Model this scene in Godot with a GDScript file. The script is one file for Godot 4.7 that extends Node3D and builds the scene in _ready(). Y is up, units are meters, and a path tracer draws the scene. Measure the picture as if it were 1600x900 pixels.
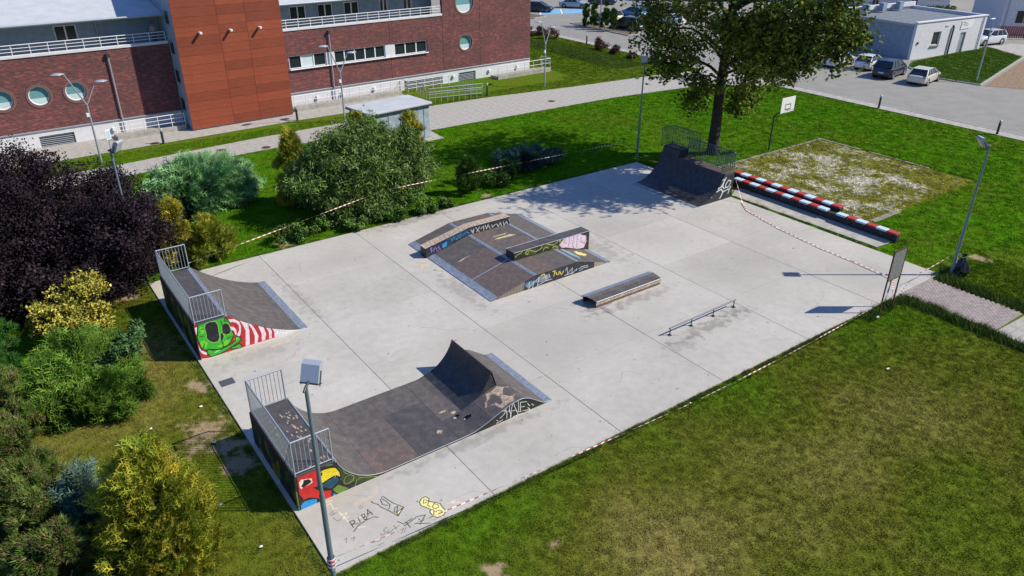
extends Node3D
# A skate park beside a brick building, seen from a drone. World axes: x = along the pad's long side, z = minus the pad's depth, y = up.

class MB:
	var v := PackedVector3Array()
	var n := PackedVector3Array()
	var t := PackedVector2Array()
	var c := PackedColorArray()
	var ix := PackedInt32Array()
	var col := Color.WHITE
	var xf := Transform3D.IDENTITY
	func put(p: Vector3, nm: Vector3, uv: Vector2) -> int:
		v.push_back(xf * p); n.push_back((xf.basis * nm).normalized()); t.push_back(uv); c.push_back(col)
		return v.size() - 1
	func uvof(p: Vector3, nm: Vector3) -> Vector2:
		var a := nm.abs()
		if a.y >= a.x and a.y >= a.z: return Vector2(p.x, p.z)
		if a.x >= a.z: return Vector2(p.z, -p.y)
		return Vector2(p.x, -p.y)
	func tri(a: Vector3, b: Vector3, d: Vector3) -> void:   # counter-clockwise seen from outside
		var nm := (b - a).cross(d - a).normalized()
		var i := put(a, nm, uvof(a, nm)); put(b, nm, uvof(b, nm)); put(d, nm, uvof(d, nm))
		ix.append_array([i, i + 2, i + 1])
	func quad(a: Vector3, b: Vector3, d: Vector3, e: Vector3, uvs: Array = []) -> void:
		var nm := (b - a).cross(d - a)
		if nm.length() < 1e-9: nm = (d - a).cross(e - a)
		nm = nm.normalized()
		var q := [a, b, d, e]
		var i := v.size()
		for k in 4: put(q[k], nm, uvs[k] if uvs.size() == 4 else uvof(q[k], nm))
		ix.append_array([i, i + 2, i + 1, i, i + 3, i + 2])
	func box(o: Vector3, s: Vector3, ch := 0.0, b := Basis.IDENTITY) -> void:
		var h := s * 0.5
		var e := minf(ch, minf(h.x, minf(h.y, h.z)) * 0.9)
		for ax in 3:
			for sg in [-1.0, 1.0]:
				var a1 := (ax + 1) % 3
				var a2 := (ax + 2) % 3
				var f := []
				for k in [[-1, -1], [1, -1], [1, 1], [-1, 1]]:
					var p := Vector3.ZERO
					p[ax] = sg * h[ax]; p[a1] = k[0] * (h[a1] - e); p[a2] = k[1] * (h[a2] - e)
					f.push_back(o + b * p)
				if sg > 0: quad(f[0], f[1], f[2], f[3])
				else: quad(f[3], f[2], f[1], f[0])
		if e <= 0.0: return
		for ax in 3:
			var a1 := (ax + 1) % 3
			var a2 := (ax + 2) % 3
			for s1 in [-1.0, 1.0]:
				for s2 in [-1.0, 1.0]:
					var f := []
					for k in [[-1, 0], [1, 0], [1, 1], [-1, 1]]:
						var p := Vector3.ZERO
						p[ax] = k[0] * (h[ax] - e)
						p[a1] = s1 * (h[a1] - (e if k[1] else 0.0)); p[a2] = s2 * (h[a2] - (0.0 if k[1] else e))
						f.push_back(o + b * p)
					if s1 * s2 > 0: quad(f[0], f[1], f[2], f[3])
					else: quad(f[3], f[2], f[1], f[0])
		for s0 in [-1.0, 1.0]:
			for s1 in [-1.0, 1.0]:
				for s2 in [-1.0, 1.0]:
					var p0 := o + b * Vector3(s0 * h.x, s1 * (h.y - e), s2 * (h.z - e))
					var p1 := o + b * Vector3(s0 * (h.x - e), s1 * h.y, s2 * (h.z - e))
					var p2 := o + b * Vector3(s0 * (h.x - e), s1 * (h.y - e), s2 * h.z)
					if s0 * s1 * s2 > 0: tri(p0, p1, p2)
					else: tri(p2, p1, p0)
	func tube(pts: Array, r, sides := 8, cap := true) -> void:
		var m := pts.size()
		var prev := Vector3.ZERO
		var base := v.size()
		for k in m:
			var d: Vector3 = (pts[mini(k + 1, m - 1)] - pts[maxi(k - 1, 0)]).normalized()
			var a := prev - d * prev.dot(d)
			if a.length() < 0.01: a = d.cross(Vector3.UP if absf(d.y) < 0.9 else Vector3.RIGHT)
			a = a.normalized(); prev = a
			var b := d.cross(a)
			var rr: float = r[k] if r is Array else r
			for s in sides + 1:
				var g := TAU * s / sides
				var o := a * cos(g) + b * sin(g)
				put(pts[k] + o * rr, o, Vector2(TAU * rr * s / sides, float(k) * 0.5))
		for k in m - 1:
			for s in sides:
				var i := base + k * (sides + 1) + s
				var j := i + sides + 1
				ix.append_array([i, j, i + 1, i + 1, j, j + 1])
		if cap:
			for e in [0, m - 1]:
				var d: Vector3 = (pts[1] - pts[0]).normalized() * -1.0 if e == 0 else (pts[m - 1] - pts[m - 2]).normalized()
				var ci := put(pts[e], d, Vector2.ZERO)
				var first := v.size()
				for s in sides: put(xf.affine_inverse() * v[base + e * (sides + 1) + s], d, Vector2.ZERO)
				for s in sides:
					if e == 0: ix.append_array([ci, first + s, first + (s + 1) % sides])
					else: ix.append_array([ci, first + (s + 1) % sides, first + s])
	func lathe(o: Vector3, prof: Array, sides := 16, b := Basis.IDENTITY) -> void:   # prof: [radius, height] from bottom to top
		var base := v.size()
		for k in prof.size():
			var a: Vector2 = Vector2(prof[mini(k + 1, prof.size() - 1)][0] - prof[maxi(k - 1, 0)][0], prof[mini(k + 1, prof.size() - 1)][1] - prof[maxi(k - 1, 0)][1])
			for s in sides + 1:
				var g := TAU * s / sides
				put(o + b * Vector3(cos(g) * prof[k][0], prof[k][1], -sin(g) * prof[k][0]), b * Vector3(cos(g) * a.y, -a.x, -sin(g) * a.y), Vector2(s * 0.1, prof[k][1]))
		for k in prof.size() - 1:
			for s in sides:
				var i := base + k * (sides + 1) + s
				var j := i + sides + 1
				ix.append_array([i, j, i + 1, i + 1, j, j + 1])
	func prism(poly: PackedVector2Array, z0: float, z1: float) -> void:   # polygon in x, y; from z0 to z1 (z1 > z0)
		var p := poly.duplicate()
		if not Geometry2D.is_polygon_clockwise(p): pass
		else: p.reverse()
		var tr := Geometry2D.triangulate_polygon(p)
		for k in range(0, tr.size(), 3):
			var q := [p[tr[k]], p[tr[k + 1]], p[tr[k + 2]]]
			if (q[1] - q[0]).cross(q[2] - q[0]) < 0: q.reverse()
			tri(Vector3(q[0].x, q[0].y, z1), Vector3(q[1].x, q[1].y, z1), Vector3(q[2].x, q[2].y, z1))
			tri(Vector3(q[2].x, q[2].y, z0), Vector3(q[1].x, q[1].y, z0), Vector3(q[0].x, q[0].y, z0))
		for k in p.size():
			var a := p[k]
			var b := p[(k + 1) % p.size()]
			quad(Vector3(a.x, a.y, z1), Vector3(a.x, a.y, z0), Vector3(b.x, b.y, z0), Vector3(b.x, b.y, z1))
	func mesh() -> ArrayMesh:
		var arr := []
		arr.resize(Mesh.ARRAY_MAX)
		arr[Mesh.ARRAY_VERTEX] = v; arr[Mesh.ARRAY_NORMAL] = n; arr[Mesh.ARRAY_TEX_UV] = t; arr[Mesh.ARRAY_COLOR] = c; arr[Mesh.ARRAY_INDEX] = ix
		var m := ArrayMesh.new()
		m.add_surface_from_arrays(Mesh.PRIMITIVE_TRIANGLES, arr)
		return m

var M := {}
var used := {}
var box_cache := {}
var rng := RandomNumberGenerator.new()

func P(u: float, v: float, h := 0.0) -> Vector3: return Vector3(u, h, -v)
func numbered(s: String) -> String:
	var k: int = used.get(s, 0)
	used[s] = k + 1
	return s if k == 0 else "%s_%03d" % [s, k]
func meta(o: Node, label: String, cat: String, group := "") -> void:
	o.set_meta("label", label); o.set_meta("category", cat)
	if group != "": o.set_meta("group", group)
func thing(called: String, label: String, cat: String, at: Vector3, group := "", turn := 0.0) -> Node3D:
	var o := Node3D.new()
	o.name = numbered(called)
	add_child(o, true)
	o.position = at; o.rotation.y = turn
	meta(o, label, cat, group)
	return o
func structure(o: Node) -> void: o.set_meta("kind", "structure")
func part(parent: Node3D, called: String, mesh: Mesh, mat: Material, xf := Transform3D.IDENTITY) -> MeshInstance3D:   # in the parent's own axes
	var m := MeshInstance3D.new()
	m.name = called if parent != self else numbered(called)
	m.mesh = mesh; m.material_override = mat
	parent.add_child(m, true)
	m.transform = xf
	return m
func wpart(parent: Node3D, called: String, mesh: Mesh, mat: Material, xf := Transform3D.IDENTITY) -> MeshInstance3D:   # mesh or placement given in world axes
	return part(parent, called, mesh, mat, parent.global_transform.affine_inverse() * xf)
func boxm(s: Vector3, ch := 0.0) -> ArrayMesh:
	var key := [s.snappedf(0.001), ch]
	if not box_cache.has(key):
		var b := MB.new()
		b.box(Vector3.ZERO, s, ch)
		box_cache[key] = b.mesh()
	return box_cache[key]
func rodm(length: float, r: float, sides := 6) -> ArrayMesh:   # upright, from the origin
	var key := ["rod", snappedf(length, 0.001), r, sides]
	if not box_cache.has(key):
		var b := MB.new()
		b.tube([Vector3.ZERO, Vector3(0, length, 0)], r, sides)
		box_cache[key] = b.mesh()
	return box_cache[key]
func at(p: Vector3) -> Transform3D: return Transform3D(Basis.IDENTITY, p)
func rod_between(parent: Node3D, called: String, a: Vector3, b: Vector3, r: float, mat: Material, sides := 8) -> MeshInstance3D:
	var m := MB.new()
	m.tube([a, b], r, sides)
	return wpart(parent, called, m.mesh(), mat)

# ---------- textures and materials ----------
func lin(r: float, g: float, b: float) -> Color: return Color(r, g, b).linear_to_srgb()
func nbytes(sd: int, freq: float, w: int, h: int, oct := 3, seamless := true, kind := FastNoiseLite.TYPE_SIMPLEX_SMOOTH) -> PackedByteArray:
	var f := FastNoiseLite.new()
	f.noise_type = kind; f.seed = sd; f.frequency = freq; f.fractal_octaves = oct
	var img := f.get_seamless_image(w, h, false, false, 0.1, true) if seamless else f.get_image(w, h, false, false, true)
	img.convert(Image.FORMAT_L8)
	return img.get_data()
func noise_tex(size: int, layers: Array, stops: Array) -> ImageTexture:   # layers: [seed, frequency, octaves, weight]; stops: [offset, sRGB colour]
	var g := Gradient.new()
	g.offsets = PackedFloat32Array(stops.map(func(s): return s[0])); g.colors = PackedColorArray(stops.map(func(s): return s[1]))
	var lut := PackedByteArray()
	for k in 256:
		var c := g.sample(k / 255.0)
		lut.append_array([c.r8, c.g8, c.b8])
	var n := size * size
	var acc := PackedFloat32Array()
	acc.resize(n)
	var tot := 0.0
	for L in layers: tot += L[3]
	for L in layers:
		var d := nbytes(L[0], L[1], size, size, L[2])
		var w: float = L[3] / tot
		for i in n: acc[i] += d[i] * w
	var out := PackedByteArray()
	out.resize(n * 3)
	for i in n:
		var k := clampi(int((acc[i] - 127.5) * 1.5 + 127.5), 0, 255) * 3
		out[i * 3] = lut[k]; out[i * 3 + 1] = lut[k + 1]; out[i * 3 + 2] = lut[k + 2]
	return ImageTexture.create_from_image(Image.create_from_data(size, size, false, Image.FORMAT_RGB8, out))
func bump_tex(sd: int, freq: float, size: int, strength: float, oct := 3) -> ImageTexture:
	var img := Image.create_from_data(size, size, false, Image.FORMAT_L8, nbytes(sd, freq, size, size, oct))
	img.convert(Image.FORMAT_RGBA8)
	img.bump_map_to_normal_map(strength)
	return ImageTexture.create_from_image(img)
func mat(color: Color, rough := 0.8, metal := 0.0, tex: Texture2D = null, metres := 1.0, nrm: Texture2D = null, nmetres := 1.0) -> StandardMaterial3D:
	var m := StandardMaterial3D.new()
	m.albedo_color = color; m.roughness = rough; m.metallic = metal
	if tex: m.albedo_texture = tex
	if tex or nrm: m.uv1_scale = Vector3.ONE / metres
	if nrm: m.normal_enabled = true; m.normal_texture = nrm; m.normal_scale = 1.0
	return m

# ---------- drawing into images ----------
func fill_poly(img: Image, p: PackedVector2Array, c: Color) -> void:
	var y0 := 1e9
	var y1 := -1e9
	for q in p: y0 = minf(y0, q.y); y1 = maxf(y1, q.y)
	var full := Rect2i(0, 0, img.get_width(), img.get_height())
	for y in range(maxi(0, int(floor(y0))), mini(img.get_height() - 1, int(ceil(y1))) + 1):
		var xs := []
		for k in p.size():
			var a := p[k]
			var b := p[(k + 1) % p.size()]
			if (a.y <= y + 0.5) != (b.y <= y + 0.5): xs.push_back(a.x + (y + 0.5 - a.y) / (b.y - a.y) * (b.x - a.x))
		xs.sort()
		for k in range(0, xs.size() - 1, 2):
			var r := Rect2i(int(round(xs[k])), y, int(round(xs[k + 1])) - int(round(xs[k])), 1).intersection(full)
			if r.size.x <= 0: continue
			if c.a >= 1.0: img.fill_rect(r, c)
			else:
				for x in range(r.position.x, r.end.x): img.set_pixel(x, y, img.get_pixel(x, y).lerp(Color(c, 1.0), c.a))
func stroke(img: Image, p: PackedVector2Array, w: float, c: Color) -> void:
	for k in p.size() - 1:
		var d := (p[k + 1] - p[k])
		if d.length() < 0.01: continue
		d = d.normalized() * w * 0.5
		var e := Vector2(-d.y, d.x)
		fill_poly(img, PackedVector2Array([p[k] - d * 0.7 + e * 0.6, p[k] - d + e * 0.0, p[k] - d * 0.7 - e * 0.6, p[k] - e, p[k + 1] - e, p[k + 1] + d * 0.7 - e * 0.6, p[k + 1] + d, p[k + 1] + d * 0.7 + e * 0.6, p[k + 1] + e, p[k] + e]), c)
func outline(flat: Array, f: Callable) -> PackedVector2Array:
	var o := PackedVector2Array()
	for k in range(0, flat.size(), 2): o.push_back(f.call(flat[k], flat[k + 1]))
	return o
const SKULL_WHITE := [[1.34,1.35,1.53,1.31,1.71,1.14,1.75,0.92,1.7,0.62,1.63,0.51,1.55,0.56,1.56,0.61,1.66,0.76,1.68,0.97,1.61,1.11,1.47,1.2,1.38,1.19], [1.37,1.02,1.48,0.98,1.56,0.83,1.54,0.62,1.49,0.64,1.47,0.8,1.37,0.89], [1.7,1.24,1.82,0.97,1.89,0.68,1.83,0.3,1.79,0.01,1.94,0.02,1.98,0.25,2.03,0.64,1.98,0.95,1.87,1.2], [2.03,0.72,1.94,1.12,2.07,1.05,2.25,0.59,2.33,0.29,2.25,0.01,2.14,0,2.19,0.34,2.14,0.63,2.02,0.95], [2.25,0.94,2.38,0.7,2.46,0.35,2.42,0.02,2.55,0.02,2.63,0.27,2.57,0.59,2.42,0.85], [2.52,0.81,2.65,0.59,2.74,0.31,2.72,0.02,2.81,0.02,2.86,0.32,2.77,0.6,2.61,0.77], [2.76,0.66,2.88,0.45,2.95,0.24,2.93,0.02,3,0.03,3.04,0.37,2.91,0.57], [0.13,1.39,0.22,1.39,0.15,1.1,0.11,1.12], [0.12,0.7,0.18,0.41,0.36,0.24,0.35,0.14,0.21,0.24,0.1,0.49], [0.11,0.06,0.41,-0.01,0.38,-0.07,0.11,-0.03], [3.07,0.5,3.41,0.33,3.37,-0.02,2.95,-0.04]]
const SKULL_GREEN := [[0.28,1.48,0.46,1.47,0.68,1.51,0.92,1.49,1.21,1.53,1.25,1.48,1.28,1.39,1.35,1.27,1.38,1.15,1.28,1.13,1.37,0.86,1.45,0.7,1.42,0.61,1.36,0.52,1.29,0.41,1.14,0.28,0.97,0.26,0.9,0.2,0.64,0.27,0.45,0.36,0.36,0.34,0.24,0.41,0.2,0.56,0.16,0.79,0.14,0.98,0.19,1.09,0.21,1.26,0.24,1.38], [1.25,0.16,1.39,0.16,1.58,0.21,1.67,0.06,1.55,0.01,1.24,0.08], [0.37,0.29,0.45,0.36,0.59,0.26,0.94,0.21,1.27,0.28,1.45,0.38,1.46,0.51,1.55,0.55,1.65,0.47,1.67,0.33,1.57,0.28,1.4,0.21,1.11,0.1,0.82,0.02,0.46,0.02,0.43,0.11,0.38,0.18]]
const SKULL_BLACK := [[0.53,1.41,0.67,1.45,0.88,1.4,0.93,1.25,0.92,0.99,0.92,0.73,0.83,0.58,0.69,0.57,0.55,0.67,0.47,0.83,0.49,1.04,0.48,1.27], [1.13,1.21,1.25,1.22,1.33,1.11,1.34,0.95,1.36,0.84,1.28,0.74,1.15,0.75,1.05,0.87,1.08,1.07], [0.97,0.84,1.05,0.87,1.07,0.7,1,0.54,0.94,0.61]]
const SKULL_LINE := [[0.96,0.61,0.99,0.38,0.97,0.26], [0.23,0.97,0.36,0.96], [1.18,0.56,1.33,0.61], [0.33,1.25,0.44,1.26], [1.07,1.36,1.1,1.14,1.07,0.97], [1.25,1.48,1.2,1.32,1.3,1.28], [0.24,0.41,0.35,0.62]]
const TOUCAN_RED := [[0.21,1.18,0.8,1.18,0.77,0.62,0.86,0.36,1.16,0.24,1.1,-0.06,0.85,-0.05,0.68,0.16,0.47,0.3,0.3,0.3,0.2,0.57,0.21,0.91]]
const TOUCAN_WHITE := [[0.26,0.98,0.32,1.05,0.62,0.94,0.63,0.79,0.54,0.76,0.34,0.75,0.3,0.71,0.26,0.79]]
const TOUCAN_BLACK := [[0.39,0.99,0.55,0.95,0.61,0.84,0.57,0.8,0.35,0.74,0.3,0.82,0.37,0.9], [0.62,0.6,0.79,0.59,1.16,0.26,1,0.28,0.8,0.38], [0.86,0.95,0.91,1.01,0.95,0.97,0.92,0.89,0.87,0.86]]
const TOUCAN_YELLOW := [[0.8,1.02,0.98,1.07,1.21,1.04,1.36,0.96,1.45,0.76,1.47,0.54,1.31,0.69,1.13,0.67,0.93,0.61,0.82,0.6]]
const TOUCAN_TEAL := [[0.83,0.57,1.13,0.65,1.3,0.66,1.43,0.53,1.38,0.42,1.18,0.28,0.97,0.32,0.85,0.44]]
const TOUCAN_BLUE := [[0.19,0.17,0.31,0.26,0.5,0.24,0.7,0.16,0.69,-0.06,0.46,-0.05,0.18,-0.01], [1.14,0.04,1.22,0.12,1.29,-0.04,1.15,-0.02]]
const TOUCAN_LIME := [[1.18,0.24,1.36,0.32,1.66,0.04,1.37,-0.03,1.26,0.07]]
const TOUCAN_GLOW := [[1.47,1.06,1.52,0.85,1.63,0.6,1.83,0.53,1.99,0.52], [1.55,0.4,1.64,0.5,1.76,0.5,1.86,0.39,1.82,0.26,1.69,0.21,1.58,0.23,1.53,0.32,1.55,0.4], [1.98,0.4,2.03,0.45,2.11,0.39,2.07,0.32,1.99,0.32,1.98,0.4], [1.86,0.02,1.92,0.19,2.06,0.24,2.57,0.01], [1.07,1.17,1.26,1.12]]
const SHALE := [[7.25,0.54,7.14,0.48,7.15,0.43,7.27,0.42,7.25,0.29,7.05,0.19], [7.32,0.58,7.3,0.41,7.34,0.25,7.33,0.05], [7.45,0.55,7.43,0.35,7.49,0.18,7.48,0.01], [7.31,0.32,7.47,0.33], [7.59,0.63,7.51,0.32,7.5,0.04], [7.59,0.61,7.7,0.28,7.8,0.03], [7.53,0.27,7.74,0.24], [7.8,0.56,7.82,0.31,7.81,0.13,7.93,0.08], [7.89,0.1,7.89,0.48,8.15,0.4], [7.92,0.28,8.07,0.24], [6.91,0.04,7.17,0.08], [7.6,0.02,7.97,-0], [7.99,0.09,8.28,0.02], [8.19,0.31,8.28,0.17], [8.36,0.22,8.45,0.12], [8.2,0.14,8.3,0.01], [6.93,0.17,6.97,0.11]]
const FLOOR_BLACK := [[1.11,1.43,1.11,1.19], [1.11,1.43,1.23,1.43,1.23,1.34,1.13,1.31,1.29,1.24], [1.37,1.45,1.35,1.24], [1.5,1.49,1.5,1.26], [1.5,1.49,1.58,1.48,1.57,1.4,1.51,1.37,1.58,1.34,1.55,1.25,1.5,1.26], [1.73,1.58,1.63,1.35], [1.73,1.58,1.76,1.31], [1.64,1.43,1.78,1.41], [1.05,1.04,1.25,1.17,1.52,1.23,1.75,1.22,1.85,1.13], [1.96,1.81,1.99,1.7,2.06,1.6,2.09,1.44,2.18,1.24,2.26,1.04,2.31,0.87], [2.27,1.81,2.33,1.79,2.44,1.4,2.61,1.07,2.31,0.87], [2.21,1.73,2.17,1.52,2.26,1.41], [2.25,1.75,2.33,1.55], [2.32,1.51,2.33,1.36,2.23,1.25], [2.41,1.21,2.49,1.2,2.36,1.01,2.3,1.06,2.41,1.21], [2.21,0.67,2.3,0.5,2.59,0.54], [2.28,0.42,2.69,0.51], [2.38,0.55,2.39,0.28], [2.71,0.54,2.96,0.45,2.66,0.22], [2.56,0.33,2.92,0.1], [2.74,0.43,2.75,0.29]]
const FLOOR_GREY := [[1.85,0.66,1.73,0.61,1.77,0.51,1.63,0.47,1.61,0.55], [1.86,0.52,1.77,0.46,1.87,0.43,1.97,0.49,2.18,0.51], [2.05,0.6,2.04,0.31], [2.07,0.2,2.22,0.36], [2.17,0.22,2.3,0.34], [0.77,2.01,0.9,2.1,0.9,1.97,0.78,1.96,0.99,1.99], [0.81,1.84,0.85,1.68,0.96,1.65], [0.71,0.92,0.8,0.94,0.71,0.79], [0.89,0.83,0.99,0.85,0.91,0.74], [1.28,0.39,1.53,0.33], [1.36,0.21,1.53,0.21], [1.56,1.82,1.68,1.82], [1.55,1.73,1.67,1.74]]
const FLOOR_YELLOW := [[3.07,0.98,3.21,1.09,3.33,1.08,3.37,0.95,3.3,0.86,3.44,0.72,3.53,0.6,3.51,0.43,3.51,0.25,3.39,0.15,3.18,0.16,3.13,0.29,3.12,0.47,3.19,0.56,3.12,0.71,3.04,0.84], [2.36,1.01,2.53,1.05,2.57,1.05,2.32,0.86]]
const FLOOR_BUBBLE := [[3.25,1.02,3.14,0.88,3.24,0.86], [3.3,0.86,3.2,0.74,3.24,0.65], [3.41,0.71,3.28,0.61,3.31,0.5,3.43,0.49,3.46,0.61,3.4,0.67], [3.19,0.56,3.26,0.47,3.15,0.31], [3.25,0.4,3.38,0.38,3.44,0.25], [3.27,0.98,3.29,0.89]]
const FLOOR_CHALK := [[0.76,2.38,0.98,2.42,0.95,2.16,1.06,2.13], [0.88,2.53,1.07,2.49], [1.01,1.84,1.2,1.8,1.02,1.65,1.18,1.63], [1.31,1.4,1.61,1.42], [1.2,1.12,1.41,1.02], [3.71,0.47,3.93,0.46,3.82,0.4,4.04,0.33], [1.04,1.96,1.08,1.48]]
const FLOOR_ORANGE := [[1.48,2.02,1.71,2.13,1.91,2.04,2.1,2.05,2.31,2.35,2.44,2.3,2.23,1.95,1.95,1.87,1.73,1.93,1.52,1.86]]
const FUN_SILVER := [[13.44,0.17,13.6,0.35,13.52,0.03,13.82,0.33,13.74,0], [13.87,0.28,14.12,0.43,14,0.04,14.4,0.12], [14.3,0.3,14.56,0.42,14.48,0.13,14.84,0.13], [14.65,0.44,14.72,0.26], [15.6,0.32,15.69,0.46,15.75,0.12,16.02,0.36,15.99,0.05,16.3,0.24,16.26,0.14], [15.57,0.09,16.03,0.1], [16.4,0.18,16.58,0.26,16.96,0.22], [16.45,0.08,16.68,0.16,16.97,0.14]]
const FUN_YELLOW := [[14.87,0.49,15.01,0.49,14.93,0.24], [15.05,0.4,15.11,0.27,15.24,0.27,15.24,0.39], [15.28,0.37,15.38,0.19,15.51,0.35], [14.21,0.49,14.38,0.51,14.48,0.29]]
const LEDGE_GLOW := [[14,0.79,14.16,0.88,14.36,0.91,14.42,1.03], [14.58,0.85,14.65,0.95,14.76,0.9,14.72,0.75,14.6,0.78,14.58,0.85], [14.73,1.03,14.87,0.89,15.19,0.75,15.51,0.84,15.57,1.04], [15.64,1.05,15.97,0.92,16.21,0.82,16.46,0.91,16.51,1.02], [15.61,0.67,15.67,0.8,15.84,0.82,15.93,0.73], [16.17,0.69,16.26,0.75,16.4,0.71,16.53,0.55], [16.56,0.95,16.63,0.99,16.68,0.9,16.61,0.87,16.56,0.95]]
const LEDGE_PINK := [[16.59,0.72,16.82,0.95,17.01,1.06,17.34,1.06,17.49,1.08,17.73,1.04,17.99,0.89,18.24,0.79,18.29,0.49,18.13,0.19,17.73,0.22,17.43,0.34,17.03,0.48,16.74,0.54]]
const LEDGE_DARK := [[17.01,1.06,16.87,0.81,17.02,0.69], [17.2,0.97,17.18,0.48], [17.44,1.03,17.42,0.46,17.53,0.31], [17.69,0.97,17.68,0.31], [17.95,0.78,17.91,0.54,18.17,0.44,18.26,0.58]]
const LED_PURPLE := [[11.69,0.46,11.75,0.21], [11.67,0.43,11.77,0.48,11.72,0.35,11.82,0.31], [11.87,0.22,11.86,0.41,11.98,0.42,11.9,0.33], [12.03,0.22,12,0.38,12.14,0.4,12.16,0.26,12.05,0.21], [12.13,0.49,12.24,0.24]]
const LED_CYAN := [[12.33,0.48,12.49,0.55,12.64,0.57,12.57,0.34,12.36,0.28]]
const LED_BLUE := [[12.84,0.69,12.9,0.52,12.99,0.73,13.04,0.56], [13.11,0.7,13.15,0.54,13.32,0.65,13.19,0.74], [13.35,0.56,13.44,0.73,13.28,0.75], [13.52,0.67,13.74,0.81,13.9,0.69]]
const LED_WHITE := [[13.99,0.86,14.07,0.69,14.16,0.86,14.11,0.6], [14.28,0.9,14.49,0.62], [14.52,0.89,14.32,0.66], [14.58,0.76,14.75,0.87,14.75,0.64], [14.84,0.89,14.92,0.67,15.01,0.88,15.14,0.62], [15.23,0.83,15.27,0.66,15.45,0.8], [15.53,0.8,15.62,0.62,15.75,0.82,15.84,0.6], [15.93,0.82,15.98,0.61,16.15,0.78,16.2,0.56], [16.29,0.89,16.33,0.76]]
const QP_WHITE := [[29.04,1.35,28.99,1.18,29.25,1.22,29.12,0.99,28.98,0.77], [29.33,1.3,29.19,1.07,29.11,0.8,29.28,0.64], [29.55,1.09,29.37,0.88,29.36,0.69,29.63,0.69,29.8,1.01,29.55,1.09], [28.43,0.82,28.76,0.97,28.77,0.72,29.06,0.85], [28.66,0.58,29,0.67,29.22,0.46,29.66,0.56], [29.21,0.53,29.12,0.29,29,0.12], [28.39,0.57,28.59,0.69], [28.28,0.47,28.48,0.55], [28.04,0.33,28.26,0.35], [27.79,0.22,28.01,0.24], [29.82,0.69,29.67,0.3]]

func _ready() -> void:
	rng.seed = 20240611
	# camera, sky, sun, exposure
	var cam := Camera3D.new()
	cam.name = "camera"
	var pitch := 0.48121756
	var roll := 0.0051751
	var yaw := 0.94561338
	var hz := P(cos(yaw), sin(yaw)); var rt := P(sin(yaw), -cos(yaw))
	var fw := hz * cos(pitch) - Vector3.UP * sin(pitch)
	var up := hz * sin(pitch) + Vector3.UP * cos(pitch)
	cam.transform = Transform3D(Basis(rt * cos(roll) + up * sin(roll), up * cos(roll) - rt * sin(roll), -fw), P(-4.39265, -13.84754, 15.5141))
	cam.fov = 41.6895; cam.near = 0.1; cam.far = 900.0
	add_child(cam)
	var we := WorldEnvironment.new()
	we.name = "world_environment"
	var env := Environment.new()
	var sky := Sky.new()
	var sm := ProceduralSkyMaterial.new()
	sm.sky_top_color = Color(0.31, 0.46, 0.72); sm.sky_horizon_color = Color(0.68, 0.75, 0.83); sm.sky_curve = 0.12
	sm.ground_horizon_color = Color(0.52, 0.55, 0.55); sm.ground_bottom_color = Color(0.3, 0.32, 0.3)
	sky.sky_material = sm
	env.background_mode = Environment.BG_SKY; env.sky = sky
	env.background_energy_multiplier = 0.95
	env.tonemap_mode = Environment.TONE_MAPPER_LINEAR; env.tonemap_exposure = 1.27
	env.sdfgi_enabled = true; env.ssao_enabled = true; env.ssil_enabled = true
	we.environment = env
	add_child(we)
	var sun := DirectionalLight3D.new()
	sun.name = "sun"
	sun.light_color = Color(1.0, 0.965, 0.905); sun.light_energy = 1.5; sun.light_angular_distance = 0.55
	sun.shadow_enabled = true
	add_child(sun)
	sun.look_at_from_position(Vector3.ZERO, P(-0.912, 0.642, -1.0))
	make_materials()
	make_ground()
	make_pad()
	make_mini_ramp()
	make_skull_ramp()
	make_corner_ramp()
	make_funbox()
	make_small_obstacles()
	make_building()
	make_surroundings()
	make_vegetation()
	make_vehicles()
	make_furniture()
	make_tapes()
	make_grass()

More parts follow.
